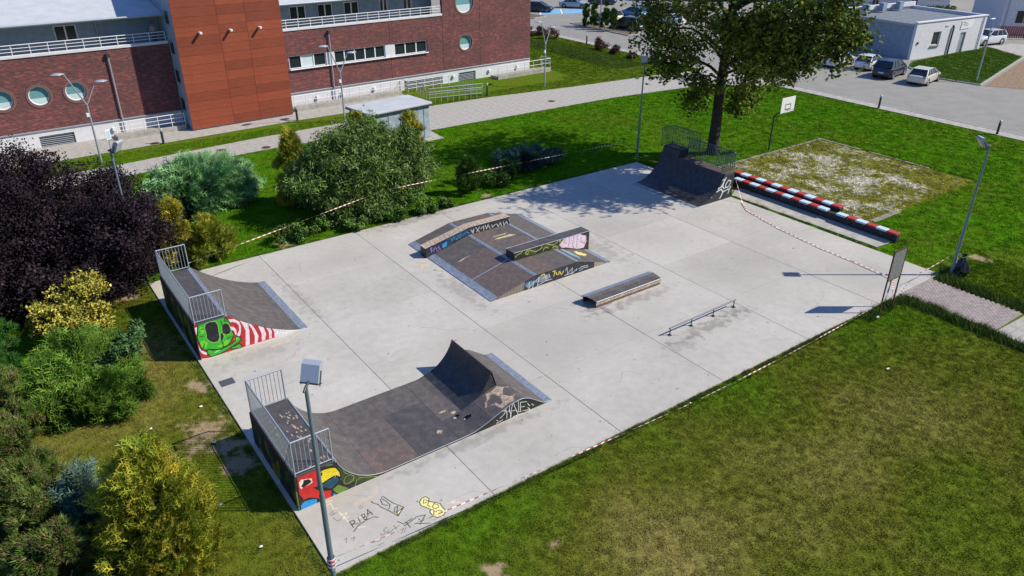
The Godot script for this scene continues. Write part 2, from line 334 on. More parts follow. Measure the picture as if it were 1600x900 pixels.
func make_materials() -> void:
	var W := Color.WHITE
	M.steel = mat(W, 0.5, 0.35, noise_tex(256, [[3, 0.02, 3, 1.0], [4, 0.12, 2, 0.6]], [[0.0, Color(0.47, 0.51, 0.56)], [0.5, Color(0.53, 0.57, 0.62)], [1.0, Color(0.62, 0.65, 0.69)]]), 1.4)
	M.rail_grey = mat(lin(0.10, 0.115, 0.135), 0.45, 0.4)
	M.galv = mat(lin(0.36, 0.41, 0.45), 0.5, 0.45)
	M.ply = mat(W, 0.72, 0.0, noise_tex(512, [[7, 0.01, 4, 1.0], [8, 0.06, 3, 0.8], [9, 0.3, 2, 0.6]], [[0.0, Color(0.27, 0.255, 0.247)], [0.45, Color(0.33, 0.312, 0.30)], [0.7, Color(0.37, 0.348, 0.335)], [1.0, Color(0.46, 0.43, 0.41)]]), 2.3)
	M.ply_dark = mat(Color(0.86, 0.87, 0.90), 0.6, 0.0, M.ply.albedo_texture, 2.3)
	M.ply_worn = mat(Color(0.86, 0.86, 0.87), 0.75, 0.0, noise_tex(512, [[17, 0.012, 4, 1.0], [18, 0.07, 3, 0.9], [19, 0.35, 2, 0.6]], [[0.0, Color(0.37, 0.33, 0.31)], [0.45, Color(0.43, 0.38, 0.355)], [0.65, Color(0.48, 0.41, 0.375)], [0.85, Color(0.56, 0.49, 0.45)], [1.0, Color(0.63, 0.59, 0.55)]]), 2.0)
	M.ply_black = mat(W, 0.5, 0.0, noise_tex(512, [[27, 0.012, 4, 1.0], [28, 0.08, 3, 0.7], [29, 0.3, 2, 0.5]], [[0.0, Color(0.12, 0.125, 0.14)], [0.5, Color(0.19, 0.19, 0.205)], [0.8, Color(0.25, 0.24, 0.24)], [1.0, Color(0.36, 0.34, 0.33)]]), 2.1)
	M.wood_bare = mat(W, 0.85, 0.0, noise_tex(256, [[31, 0.02, 3, 1.0], [32, 0.15, 3, 0.9]], [[0.0, Color(0.45, 0.36, 0.29)], [0.5, Color(0.66, 0.58, 0.50)], [1.0, Color(0.80, 0.75, 0.69)]]), 0.8)
	M.side_black = mat(W, 0.7, 0.0, noise_tex(256, [[41, 0.02, 3, 1.0], [42, 0.1, 3, 0.6]], [[0.0, Color(0.10, 0.11, 0.12)], [0.6, Color(0.17, 0.18, 0.19)], [1.0, Color(0.28, 0.28, 0.28)]]), 1.5)
	M.concrete = mat(W, 0.9, 0.0, noise_tex(512, [[51, 0.01, 4, 1.0], [52, 0.08, 3, 0.7], [53, 0.4, 2, 0.7]], [[0.0, Color(0.50, 0.49, 0.46)], [0.5, Color(0.62, 0.61, 0.58)], [1.0, Color(0.72, 0.71, 0.68)]]), 3.0)
	M.asphalt = mat(W, 0.92, 0.0, noise_tex(512, [[61, 0.008, 4, 1.0], [62, 0.06, 3, 0.5], [63, 0.5, 2, 0.5]], [[0.0, Color(0.485, 0.482, 0.458)], [0.5, Color(0.52, 0.515, 0.49)], [1.0, Color(0.555, 0.548, 0.522)]]), 9.0)
	M.soil = mat(W, 0.95, 0.0, noise_tex(256, [[71, 0.03, 4, 1.0], [72, 0.2, 3, 1.0]], [[0.0, Color(0.26, 0.21, 0.16)], [0.5, Color(0.40, 0.33, 0.25)], [1.0, Color(0.55, 0.48, 0.38)]]), 2.0)
	M.white = mat(lin(0.72, 0.73, 0.74), 0.6)
	M.black = mat(lin(0.02, 0.022, 0.025), 0.5)
	M.dark_metal = mat(lin(0.05, 0.055, 0.06), 0.45, 0.3)
	M.rubber = mat(lin(0.018, 0.018, 0.02), 0.85)
	M.glass = mat(lin(0.02, 0.028, 0.033), 0.08, 0.0)
	M.rust = mat(W, 0.85, 0.1, noise_tex(256, [[81, 0.05, 3, 1.0], [82, 0.25, 2, 0.8]], [[0.0, Color(0.22, 0.13, 0.10)], [0.6, Color(0.36, 0.20, 0.14)], [1.0, Color(0.46, 0.30, 0.22)]]), 0.7)
	M.leaf = mat(W, 0.7)
	M.leaf.metallic_specular = 0.18
	M.leaf.vertex_color_use_as_albedo = true
	M.leaf.cull_mode = BaseMaterial3D.CULL_DISABLED
	M.leaf.backlight_enabled = true; M.leaf.backlight = Color(0.28, 0.32, 0.12)
	M.needle = mat(W, 0.75)
	M.needle.metallic_specular = 0.15
	M.needle.vertex_color_use_as_albedo = true
	M.needle.cull_mode = BaseMaterial3D.CULL_DISABLED
	M.bark = mat(W, 0.95, 0.0, noise_tex(256, [[91, 0.04, 4, 1.0], [92, 0.2, 3, 1.0]], [[0.0, Color(0.13, 0.12, 0.105)], [0.5, Color(0.24, 0.22, 0.195)], [1.0, Color(0.40, 0.37, 0.33)]]), 0.9, bump_tex(93, 0.08, 256, 6.0))
	M.paint = mat(W, 0.6)
	M.paint.vertex_color_use_as_albedo = true

# ---------- ground ----------
const LU0 := -20.0
const LV0 := -20.0
const LWID := 78.0
const LHEI := 96.0
const LX := 1040
const LY := 1280
var lawn_px := PackedByteArray()
const SOIL := [[-0.5, 10.5, 0.55], [-0.9, 8.0, 0.75], [-0.4, 6.8, 0.6], [-2.6, 7.4, 0.7], [-4.6, 12.6, 0.9], [-0.7, 5.6, 0.5], [-1.3, 19.5, 0.7], [4.6, 24.6, 0.6], [6.6, 20.9, 0.6], [3.4, -2.2, 0.4], [4.0, -3.4, 0.4], [5.3, -2.4, 0.3], [31.0, 13.2, 0.4], [33.3, -0.2, 0.4], [15.6, 20.6, 0.4], [18.6, 20.5, 0.4]]
func make_ground() -> void:
	var base := MB.new()
	base.quad(P(-250, -250, -0.16), P(450, -250, -0.16), P(450, 450, -0.16), P(-250, 450, -0.16))
	var far_tex := noise_tex(512, [[101, 0.01, 4, 1.0], [102, 0.1, 3, 0.6]], [[0.0, Color(0.18, 0.26, 0.08)], [0.5, Color(0.28, 0.38, 0.11)], [1.0, Color(0.42, 0.45, 0.20)]])
	var gb := part(self, "terrain", base.mesh(), mat(Color.WHITE, 0.95, 0.0, far_tex, 14.0))
	structure(gb)
	var a := nbytes(111, 0.006, LX, LY, 4, false)
	var b := nbytes(112, 0.035, LX, LY, 4, false)
	var d := nbytes(113, 0.22, LX, LY, 2, false)
	lawn_px.resize(LX * LY * 3)
	var i := 0
	for y in LY:
		var v := LV0 + LHEI * (1.0 - (y + 0.5) / LY)
		for x in LX:
			var u := LU0 + LWID * (x + 0.5) / LX
			var dry := 0.06
			if v < 0.0: dry = 0.24 + 0.30 * clampf((-v - 0.8) * 0.22, 0.0, 1.0)
			elif u < 0.0: dry = 0.46 if v < 16.0 else 0.25
			elif v > 39.0: dry = 0.28
			elif u > 30.0 and v < 20.0: dry = 0.12
			var front := v < 0.0 or u < 0.0
			var k := dry + ((a[i] - 128) * 0.0030 + (b[i] - 128) * 0.0004 if front else (a[i] - 128) * 0.0010 + (b[i] - 128) * 0.0012)
			var f := (0.85 if v < 0.0 else 0.86) + d[i] * 0.0011
			var r := 0.0; var g := 0.0; var bl := 0.0
			k = clampf(k, 0.0, 1.0)
			if k < 0.5:
				var t := k * 2.0
				r = 66.0 + 28.0 * t; g = 110.0 - 10.0 * t; bl = 14.0 + 20.0 * t
			else:
				var t := k * 2.0 - 1.0
				r = 94.0 + 54.0 * t; g = 100.0 + 32.0 * t; bl = 34.0 + 52.0 * t
			if u > 32.7 and u < 44.6 and v > 5.4 and v < 16.25:
				var gv := (b[i] - 134) * 0.013 + (a[i] - 128) * 0.005 + (0.35 if u < 41.5 and v > 6.0 else -0.5) + (d[i] - 128) * 0.012 - 0.25 * clampf((9.0 - v) * (u - 36.0) * 0.3, 0.0, 4.0)
				gv = clampf(gv, 0.0, 1.0)
				r = lerpf(112.0, 190.0, gv); g = lerpf(112.0, 184.0, gv); bl = lerpf(42.0, 162.0, gv)
			i += 1
			var o := (i - 1) * 3
			lawn_px[o] = clampi(int(r * f), 0, 255); lawn_px[o + 1] = clampi(int(g * f), 0, 255); lawn_px[o + 2] = clampi(int(bl * f), 0, 255)
	for s in SOIL:
		var cx := int((s[0] - LU0) / LWID * LX); var cy := int((LV0 + LHEI - s[1]) / LHEI * LY); var rr := int(s[2] * 1.6 / LWID * LX)
		for yy in range(maxi(0, cy - rr), mini(LY, cy + rr)):
			for xx in range(maxi(0, cx - rr), mini(LX, cx + rr)):
				var j := yy * LX + xx
				var q := 1.0 - Vector2(xx - cx, yy - cy).length() / rr
				var al := clampf((q * 1.5 - 0.55 + (b[j] - 128) * 0.008 + (d[j] - 128) * 0.005) * 3.0, 0.0, 1.0)
				if al > 0.0:
					lawn_px[j * 3] = int(lerpf(lawn_px[j * 3], 148.0, al)); lawn_px[j * 3 + 1] = int(lerpf(lawn_px[j * 3 + 1], 130.0, al)); lawn_px[j * 3 + 2] = int(lerpf(lawn_px[j * 3 + 2], 102.0, al))
	var tex := ImageTexture.create_from_image(Image.create_from_data(LX, LY, false, Image.FORMAT_RGB8, lawn_px))
	var m := MB.new()
	var q := [P(LU0, LV0, -0.06), P(LU0 + LWID, LV0, -0.06), P(LU0 + LWID, LV0 + LHEI, -0.06), P(LU0, LV0 + LHEI, -0.06)]
	m.quad(q[0], q[1], q[2], q[3], [Vector2(0, 1), Vector2(1, 1), Vector2(1, 0), Vector2(0, 0)])
	M.lawn = mat(Color.WHITE, 0.95, 0.0, tex, 1.0)
	M.lawn.metallic_specular = 0.05
	structure(part(self, "lawn", m.mesh(), M.lawn))
func lawn_color(u: float, v: float) -> Color:
	var x := clampi(int((u - LU0) / LWID * LX), 0, LX - 1)
	var y := clampi(int((LV0 + LHEI - v) / LHEI * LY), 0, LY - 1)
	var o := (y * LX + x) * 3
	return Color8(lawn_px[o], lawn_px[o + 1], lawn_px[o + 2])

# ---------- concrete pad ----------
func make_pad() -> void:
	var w := 2048; var h := 1366
	var a := nbytes(121, 0.004, w, h, 4, false)
	var b := nbytes(122, 0.03, w, h, 4, false)
	var d := nbytes(123, 0.35, w, h, 2, false)
	var tone := []
	for k in 30: tone.push_back(rng.randf_range(-4.5, 4.5))
	var out := PackedByteArray()
	out.resize(w * h * 3)
	var i := 0
	for y in h:
		var row := mini(4, y * 5 / h) * 6
		for x in w:
			var s: float = 171.0 + (a[i] - 128) * 0.055 + (b[i] - 128) * 0.05 + (d[i] - 128) * 0.10 + tone[row + mini(5, x * 6 / w)]
			var o := i * 3
			out[o] = int(s + 3.0); out[o + 1] = int(s - 1.0); out[o + 2] = int(s - 9.5)
			i += 1
	var img := Image.create_from_data(w, h, false, Image.FORMAT_RGB8, out)
	var px := func(u: float, v: float) -> Vector2: return Vector2(u / 30.0 * w, (20.0 - v) / 20.0 * h)
	# grime: [u, v, radius u, radius v, strength]
	for s in [[17.6, 2.9, 2.2, 0.35, 0.55], [19.3, 3.1, 0.7, 0.4, 0.5], [16.6, 6.3, 2.4, 0.35, 0.4], [15.0, 6.9, 0.8, 0.7, 0.5], [15.5, 2.6, 1.1, 0.5, 0.3], [11.0, 11.5, 0.5, 2.2, 0.35], [19.0, 11.0, 0.7, 2.0, 0.3], [6.0, 2.4, 3.0, 0.25, 0.4], [4.9, 14.6, 0.4, 2.4, 0.3], [2.0, 11.4, 1.8, 0.5, 0.28], [13.2, 19.7, 3.0, 0.4, 0.5], [24.0, 6.0, 4.0, 2.5, 0.16], [12.0, 6.0, 4.0, 2.2, 0.14], [22.0, 12.0, 3.0, 2.5, 0.16], [27.5, 2.0, 2.0, 1.2, 0.14], [8.0, 17.5, 2.5, 1.8, 0.14]]:
		var c0: Vector2 = px.call(s[0] - s[2] * 1.3, s[1] + s[3] * 1.3)
		var c1: Vector2 = px.call(s[0] + s[2] * 1.3, s[1] - s[3] * 1.3)
		for yy in range(maxi(0, int(c0.y)), mini(h, int(c1.y))):
			for xx in range(maxi(0, int(c0.x)), mini(w, int(c1.x))):
				var du: float = ((xx + 0.5) / w * 30.0 - s[0]) / s[2]
				var dv: float = (20.0 - (yy + 0.5) / h * 20.0 - s[1]) / s[3]
				var j := yy * w + xx
				var q := 1.0 - sqrt(du * du + dv * dv) + (b[j] - 128) * 0.009 + (d[j] - 128) * 0.005
				var al: float = clampf(q * 1.6, 0.0, 1.0) * s[4]
				if al > 0.01: img.set_pixel(xx, yy, img.get_pixel(xx, yy).lerp(Color8(112, 108, 102), al))
	for k in 420:
		var c: Vector2 = Vector2(rng.randf() * w, rng.randf() * h)
		var r := rng.randf_range(0.7, 2.6) * (1.8 if rng.randf() < 0.06 else 1.0)
		var p := PackedVector2Array()
		for e in 7: p.push_back(c + Vector2(cos(e * TAU / 7) * r * rng.randf_range(0.7, 1.7), sin(e * TAU / 7) * r * rng.randf_range(0.5, 1.2)))
		fill_poly(img, p, Color(Color8(80, 78, 76), rng.randf_range(0.25, 0.85)))
	for k in 110:
		var c: Vector2 = Vector2(rng.randf() * w, rng.randf() * h)
		var g := rng.randf_range(-0.5, 0.9)
		var ln := rng.randf_range(8.0, 46.0)
		stroke(img, PackedVector2Array([c, c + Vector2(cos(g), sin(g)) * ln, c + Vector2(cos(g + 0.3), sin(g + 0.3)) * ln * 1.6]), 1.3, Color(Color8(96, 94, 92), rng.randf_range(0.12, 0.4)))
	for k in 9:   # fine cracks
		var c: Vector2 = px.call([1.2, 2.4, 8.0, 13.0, 21.0, 26.5, 23.0, 17.5, 6.5][k], [11.3, 10.4, 9.6, 2.0, 16.5, 9.0, 1.6, 18.8, 18.2][k])
		var g := rng.randf() * TAU
		var line := PackedVector2Array([c])
		for e in 26:
			g += rng.randf_range(-0.5, 0.5)
			c += Vector2(cos(g), sin(g)) * rng.randf_range(2.0, 5.0)
			line.push_back(c)
		stroke(img, line, 1.0, Color(Color8(104, 100, 94), 0.6))
	for k in 26:   # wheel marks
		var c: Vector2 = px.call(rng.randf_range(4.5, 29.0), rng.randf_range(1.0, 19.0))
		var g := rng.randf_range(-0.4, 0.4)
		var bend := rng.randf_range(-0.06, 0.06)
		var line := PackedVector2Array()
		for e in 14:
			line.push_back(c)
			g += bend
			c += Vector2(cos(g), sin(g)) * 7.0
		stroke(img, line, 1.4, Color(Color8(120, 118, 114), rng.randf_range(0.12, 0.3)))
	for s in FLOOR_ORANGE: fill_poly(img, outline(s, px), Color(Color8(220, 182, 150), 0.3))
	for s in FLOOR_CHALK: stroke(img, outline(s, px), 2.6, Color(Color8(228, 220, 168), 0.5))
	for s in FLOOR_YELLOW: fill_poly(img, outline(s, px), Color8(222, 212, 140))
	for s in FLOOR_YELLOW: stroke(img, outline(s + [s[0], s[1]], px), 1.9, Color8(70, 66, 54))
	for s in FLOOR_BLACK: stroke(img, outline(s, px), 1.9, Color(Color8(52, 52, 50), 0.85))
	for s in FLOOR_BUBBLE: stroke(img, outline(s, px), 1.6, Color8(80, 76, 60))
	for s in FLOOR_GREY: stroke(img, outline(s, px), 1.8, Color(Color8(110, 108, 104), 0.8))
	for s in [[3.55, 11.85, 3.9, 11.95], [2.6, 11.6, 3.3, 11.65], [10.75, 14.3, 10.95, 14.6, 11.1, 14.35], [5.6, 13.3, 5.9, 13.35]]: stroke(img, outline(s, px), 6.0, Color(Color8(214, 196, 110), 0.45))
	var tex := ImageTexture.create_from_image(img)
	var cm := mat(Color.WHITE, 0.88, 0.0, tex)
	var pad := Node3D.new()
	pad.name = "concrete_pad"
	add_child(pad)
	structure(pad)
	var bed := MB.new()
	bed.box(P(15, 10, -0.13), Vector3(30.02, 0.08, 20.02))
	part(pad, "bed", bed.mesh(), M.soil)
	for iu in 6:
		for iv in 5:
			var m := MB.new()
			var lift := rng.randf_range(-0.0025, 0.0025)
			m.box(P(iu * 5 + 2.5, iv * 4 + 2.0, -0.05 + lift), Vector3(4.985, 0.1, 3.985), 0.006)
			for k in m.v.size(): m.t[k] = Vector2(m.v[k].x / 30.0, (20.0 + m.v[k].z) / 20.0)
			part(pad, "concrete_panel", m.mesh(), cm)
	for q in [[0.45, 10.2]]:   # steel plate set into the pad
		var pl := MB.new()
		pl.box(P(q[0], q[1], 0.004), Vector3(0.5, 0.012, 0.42), 0.004)
		part(pad, "steel_plate", pl.mesh(), mat(lin(0.09, 0.10, 0.115), 0.55, 0.3))

# ---------- ramps ----------
func railing(parent: Node3D, pts: Array, hgt: float, mat_: Material, step := 0.125, low := 0.08, br := 0.0115) -> void:   # points on the deck, in world axes
	for k in pts.size():
		wpart(parent, "post", rodm(hgt, 0.026, 8), mat_, at(pts[k]))
	for k in pts.size() - 1:
		var a: Vector3 = pts[k]; var b: Vector3 = pts[k + 1]
		rod_between(parent, "top_rail", a + Vector3.UP * hgt, b + Vector3.UP * hgt, 0.026, mat_)
		rod_between(parent, "bottom_rail", a + Vector3.UP * low, b + Vector3.UP * (low), 0.018, mat_)
		var n := int(round(a.distance_to(b) / step))
		var bar := rodm(hgt - low, br, 6)
		for j in range(1, n):
			wpart(parent, "bar", bar, mat_, at(a.lerp(b, float(j) / n) + Vector3.UP * low))
func sheet(parent: Node3D, called: String, mt: Material, u0: float, u1: float, v0: float, v1: float, hf: Callable, nu := 8, nv := 1, thick := 0.018, gap := 0.004, holes: Array = []) -> MeshInstance3D:
	var m := MB.new()
	u0 += gap; u1 -= gap; v0 += gap; v1 -= gap
	for i in nu:
		var a := lerpf(u0, u1, float(i) / nu); var b := lerpf(u0, u1, float(i + 1) / nu)
		var ha: float = hf.call(a); var hb: float = hf.call(b)
		var na := Vector3(-(hf.call(a + 0.01) - hf.call(a - 0.01)) / 0.02, 1, 0).normalized()
		var nb := Vector3(-(hf.call(b + 0.01) - hf.call(b - 0.01)) / 0.02, 1, 0).normalized()
		for j in nv:
			var c := lerpf(v0, v1, float(j) / nv); var e := lerpf(v0, v1, float(j + 1) / nv)
			var skip := false
			for q in holes:
				if Vector2(((a + b) * 0.5 - q[0]) / q[2], ((c + e) * 0.5 - q[1]) / q[3]).length() < 1.0: skip = true
			if skip: continue
			var s := m.v.size()
			m.put(P(a, c, ha), na, Vector2(a, -c)); m.put(P(b, c, hb), nb, Vector2(b, -c)); m.put(P(b, e, hb), nb, Vector2(b, -e)); m.put(P(a, e, ha), na, Vector2(a, -e))
			m.ix.append_array([s, s + 2, s + 1, s, s + 3, s + 2])
		for side in [v0, v1]:
			var p := [P(a, side, ha - thick), P(b, side, hb - thick), P(b, side, hb), P(a, side, ha)]
			if side == v0: m.quad(p[0], p[1], p[2], p[3])
			else: m.quad(p[3], p[2], p[1], p[0])
	var h0: float = hf.call(u0); var h1: float = hf.call(u1)
	m.quad(P(u0, v1, h0 - thick), P(u0, v0, h0 - thick), P(u0, v0, h0), P(u0, v1, h0))
	m.quad(P(u1, v0, h1 - thick), P(u1, v1, h1 - thick), P(u1, v1, h1), P(u1, v0, h1))
	return wpart(parent, called, m.mesh(), mt)
func side_wall(parent: Node3D, called: String, prof: Array, v: float, th: float, mt: Material, uvbox := Rect2()) -> MeshInstance3D:   # profile in u, h; stands from v to v + th
	var m := MB.new()
	var pv := PackedVector2Array()
	for q in prof: pv.push_back(Vector2(q[0], q[1]))
	m.prism(pv, -v - th, -v)
	if uvbox.size.x > 0.0:
		for k in m.v.size(): m.t[k] = Vector2((m.v[k].x - uvbox.position.x) / uvbox.size.x, 1.0 - (m.v[k].y - uvbox.position.y) / uvbox.size.y)
	return wpart(parent, called, m.mesh(), mt)
func mural_mat(img: Image) -> StandardMaterial3D:
	var m := mat(Color.WHITE, 0.65, 0.0, ImageTexture.create_from_image(img))
	m.texture_repeat = false
	return m
func speckle(img: Image, amount: float) -> void:   # scuffs, thin overspray and flaked paint
	var w := img.get_width(); var h := img.get_height()
	var n1 := nbytes(901, 0.02, w, h, 4, false); var n2 := nbytes(902, 0.15, w, h, 3, false)
	for y in h:
		for x in w:
			var k := (n1[y * w + x] - 128) * 0.6 + (n2[y * w + x] - 128) * 0.5
			if k > 30.0: img.set_pixel(x, y, img.get_pixel(x, y).lerp(Color(0.47, 0.45, 0.42), clampf((k - 30.0) * 0.02, 0.0, 0.45)))
			elif k < -12.0: img.set_pixel(x, y, img.get_pixel(x, y).lerp(Color(0.20, 0.19, 0.18), clampf((-k - 12.0) * 0.006, 0.0, 0.18)))
	var r := RandomNumberGenerator.new()
	r.seed = 77
	for k in int(img.get_width() * img.get_height() * amount):
		var x := r.randi() % img.get_width(); var y := r.randi() % img.get_height()
		img.set_pixel(x, y, img.get_pixel(x, y).lerp(Color(0.35, 0.33, 0.3), r.randf() * 0.5))
func blob(img: Image, c: Vector2, r: Vector2, col: Color, seed_: int) -> void:
	var p := PackedVector2Array()
	var q := RandomNumberGenerator.new()
	q.seed = seed_
	for k in 14: p.push_back(c + Vector2(cos(k * TAU / 14) * r.x, sin(k * TAU / 14) * r.y) * q.randf_range(0.75, 1.2))
	fill_poly(img, p, col)
func jungle_image(w: int, h: int, sd: int) -> Image:   # dark painted back wall with big leaves
	var img := Image.create(w, h, false, Image.FORMAT_RGB8)
	img.fill(Color8(22, 26, 30))
	var q := RandomNumberGenerator.new()
	q.seed = sd
	var cols := [Color8(58, 92, 30), Color8(92, 122, 34), Color8(36, 66, 34), Color8(120, 118, 40), Color8(52, 40, 66), Color8(30, 52, 44)]
	for k in 26:
		var c := Vector2(q.randf() * w, q.randf_range(0.25, 1.0) * h)
		var L := q.randf_range(0.35, 0.7) * h; var W := q.randf_range(0.10, 0.2) * h; var g := q.randf_range(-0.7, 0.7) - PI / 2
		var d := Vector2(cos(g), sin(g)); var e := Vector2(-d.y, d.x)
		var p := PackedVector2Array()
		for j in 11:
			var t := j / 10.0
			p.push_back(c + d * L * (t - 0.5) + e * W * sin(t * PI))
		for j in range(10, -1, -1):
			var t := j / 10.0
			p.push_back(c + d * L * (t - 0.5) - e * W * sin(t * PI))
		fill_poly(img, p, cols[q.randi() % cols.size()])
		stroke(img, PackedVector2Array([c - d * L * 0.45, c + d * L * 0.45]), 1.6, Color8(20, 26, 20))
	return img

func make_mini_ramp() -> void:
	var t := thing("mini_ramp", "low half pipe with toucan mural, platform railing and rounded spine hump", "skate ramp", P(4.7, 4.5))
	var R := 1.7; var fl := 0.06; var H := 1.2
	var left := func(u: float) -> float:
		return fl + R - sqrt(maxf(0.0, R * R - pow(clampf(2.97 - u, 0.0, R), 2)))
	var rise := func(u: float) -> float:
		return fl + R - sqrt(maxf(0.0, R * R - pow(clampf(u - 5.9, 0.0, R), 2)))
	var hump := func(u: float) -> float:
		if u < 7.9:
			var s := clampf((u - 5.75) / 2.15, 0.0, 1.0)
			return fl + 0.55 * s * s * (3.0 - 2.0 * s)
		var q := clampf((u - 7.9) / 1.08, 0.0, 1.0)
		return 0.018 + 0.592 * (1.0 - q * q * (2.2 - 1.2 * q))
	var flat := func(_u: float) -> float: return fl
	var v0 := 2.65; var v1 := 6.35; var vm := 3.8
	# platform
	for k in 3: sheet(t, "deck_board", M.ply_dark, 0.16, 1.33, lerpf(v0, v1, k / 3.0), lerpf(v0, v1, (k + 1) / 3.0), func(_u): return H, 1, 1, 0.03)
	rod_between(t, "coping", P(1.37, v0 - 0.01, H - 0.012), P(1.37, v1 + 0.01, H - 0.012), 0.03, M.galv, 10)
	# riding surface, board by board
	var vs := [v0, vm, 5.1, v1]
	var holes := [[6.02, 3.68, 0.12, 0.07], [5.95, 3.66, 0.07, 0.05], [6.22, 3.40, 0.10, 0.09], [6.33, 3.38, 0.07, 0.06]]
	for j in 3:
		sheet(t, "surface_board", M.ply, 1.39, 2.56, vs[j], vs[j + 1], left, 12)
		sheet(t, "surface_board", M.ply_worn if j == 0 else M.ply, 2.56, 4.05, vs[j], vs[j + 1], left, 8)
		sheet(t, "surface_board", M.ply_dark if j != 2 else M.ply, 4.05, 5.5, vs[j], vs[j + 1], flat, 1)
		if j == 0:
			sheet(t, "surface_board", M.ply_dark, 5.5, 6.75, v0, vm, hump, 32, 28, 0.018, 0.004, holes)
			sheet(t, "surface_board", M.ply, 6.75, 8.0, v0, vm, hump, 12)
		else:
			sheet(t, "surface_board", M.ply, 5.5, 6.3, vs[j], vs[j + 1], rise, 4)
			sheet(t, "surface_board", M.ply_black, 6.3, 7.5, vs[j], vs[j + 1], rise, 12)
			sheet(t, "surface_board", M.ply, 7.66, 8.0, vs[j], vs[j + 1], hump, 3)
		sheet(t, "surface_board", M.ply, 8.0, 8.97, vs[j], vs[j + 1], hump, 8)
	for j in 2:
		var strip := func(u: float) -> float: return 0.030 - 0.012 * (u - 8.9) / 0.34
		sheet(t, "steel_strip", M.steel, 8.9, 9.25, lerpf(v0, v1, j / 2.0), lerpf(v0, v1, (j + 1) / 2.0), strip, 1, 1, 0.012)
	# extension above the spine: back board, top rail, triangular cheeks
	var bk := MB.new()
	bk.quad(P(7.53, v1, 1.2), P(7.53, vm, 1.2), P(7.72, vm, 0.55), P(7.72, v1, 0.55)); bk.quad(P(7.51, vm, 1.2), P(7.51, v1, 1.2), P(7.70, v1, 0.55), P(7.70, vm, 0.55))
	wpart(t, "back_board", bk.mesh(), M.side_black)
	rod_between(t, "spine_coping", P(7.51, vm, 1.19), P(7.51, v1, 1.19), 0.028, M.dark_metal, 8)
	for vv in [vm + 0.012, v1 - 0.035]:
		var prof := []
		for k in 13:
			var u := lerpf(6.55, 7.49, k / 12.0)
			prof.push_back([u, rise.call(u) - 0.02])
		prof.append_array([[7.70, 0.56], [7.4, 0.45], [7.0, 0.30]])
		side_wall(t, "cheek", prof, vv, 0.02, M.side_black)
	# worn plywood patch showing on the hump, and a chipped spot
	for q in [[7.55, 3.22, 0.62, 0.50, 3], [5.15, 3.33, 0.10, 0.09, 5], [6.05, 3.95, 0.10, 0.07, 9], [5.75, 4.2, 0.16, 0.05, 12]]:
		var pm := MB.new()
		var rr := RandomNumberGenerator.new()
		rr.seed = q[4]
		var ring := []
		for k in 18:
			var g := TAU * k / 18
			var f := rr.randf_range(0.7, 1.15)
			var u: float = q[0] + cos(g) * q[2] * f; var v: float = q[1] + sin(g) * q[3] * f
			ring.push_back(P(u, v, (hump.call(u) if q[1] < vm else rise.call(u)) + 0.004))
		var c := P(q[0], q[1], (hump.call(q[0]) if q[1] < vm else rise.call(q[0])) + 0.006)
		for k in 18: pm.tri(c, ring[k], ring[(k + 1) % 18])
		wpart(t, "worn_patch", pm.mesh(), M.wood_bare)
	var wr := RandomNumberGenerator.new()
	wr.seed = 61
	for k in 46:   # flaked coating on the deck boards
		var pm := MB.new()
		var cu := wr.randf_range(0.85, 1.3) if k < 36 else wr.randf_range(0.3, 1.2); var cv := wr.randf_range(2.8, 5.6)
		var ring := []
		for e in 9: ring.push_back(P(clampf(cu + cos(TAU * e / 9) * wr.randf_range(0.008, 0.035), 0.2, 1.32), cv + sin(TAU * e / 9) * wr.randf_range(0.015, 0.12), H + 0.003 + k * 0.0001))
		for e in 9: pm.tri(P(cu, cv, H + 0.004 + k * 0.0001), ring[e], ring[(e + 1) % 9])
		wpart(t, "flaked_patch", pm.mesh(), M.wood_bare)
	# side walls: mural in front, plain behind
	var w := 1400; var h := 200
	var bx := Rect2(0.0, 0.0, 9.3, 1.3)
	var img := Image.create(w, h, false, Image.FORMAT_RGB8)
	img.fill(Color8(30, 32, 30))
	var px := func(u: float, v: float) -> Vector2: return Vector2(u / 9.3 * w, h - v / 1.3 * h)
	for q in [[1.9, 0.35, 0.3, 0.2], [2.3, 0.15, 0.4, 0.12], [1.5, 0.75, 0.15, 0.3], [2.6, 0.1, 0.3, 0.06]]: blob(img, px.call(q[0], q[1]), Vector2(q[2] / 9.3 * w, q[3] / 1.3 * h), Color8(54, 70, 26), int(q[0] * 10))
	for s in TOUCAN_LIME: fill_poly(img, outline(s, px), Color8(104, 136, 40))
	for s in TOUCAN_GLOW: stroke(img, outline(s, px), 4.0, Color8(126, 152, 58))
	for k in [[TOUCAN_RED, Color8(206, 34, 30)], [TOUCAN_BLUE, Color8(36, 150, 216)], [TOUCAN_YELLOW, Color8(242, 216, 28)], [TOUCAN_TEAL, Color8(18, 74, 92)]]:
		for s in k[0]:
			fill_poly(img, outline(s, px), k[1])
			stroke(img, outline(s + [s[0], s[1]], px), 5.5, Color8(22, 18, 20))
	for s in TOUCAN_WHITE: fill_poly(img, outline(s, px), Color8(240, 234, 214))
	for s in TOUCAN_BLACK: fill_poly(img, outline(s, px), Color8(22, 18, 20))
	stroke(img, outline([1.28, 0.62, 1.38, 0.83], px), 2.0, Color8(220, 228, 226))
	for s in SHALE: stroke(img, outline(s, px), 3.6, Color8(222, 226, 222))
	speckle(img, 0.05)
	var prof := [[0.16, 0.0], [0.16, H - 0.032], [1.38, H - 0.032]]
	for k in 15:
		var u := lerpf(1.42, 2.97, k / 14.0)
		prof.push_back([u, left.call(u) - 0.022])
	for k in 19:
		var u := lerpf(5.7, 8.9, k / 18.0)
		prof.push_back([u, hump.call(u) - 0.022])
	prof.append_array([[9.15, 0.004], [9.15, 0.0]])
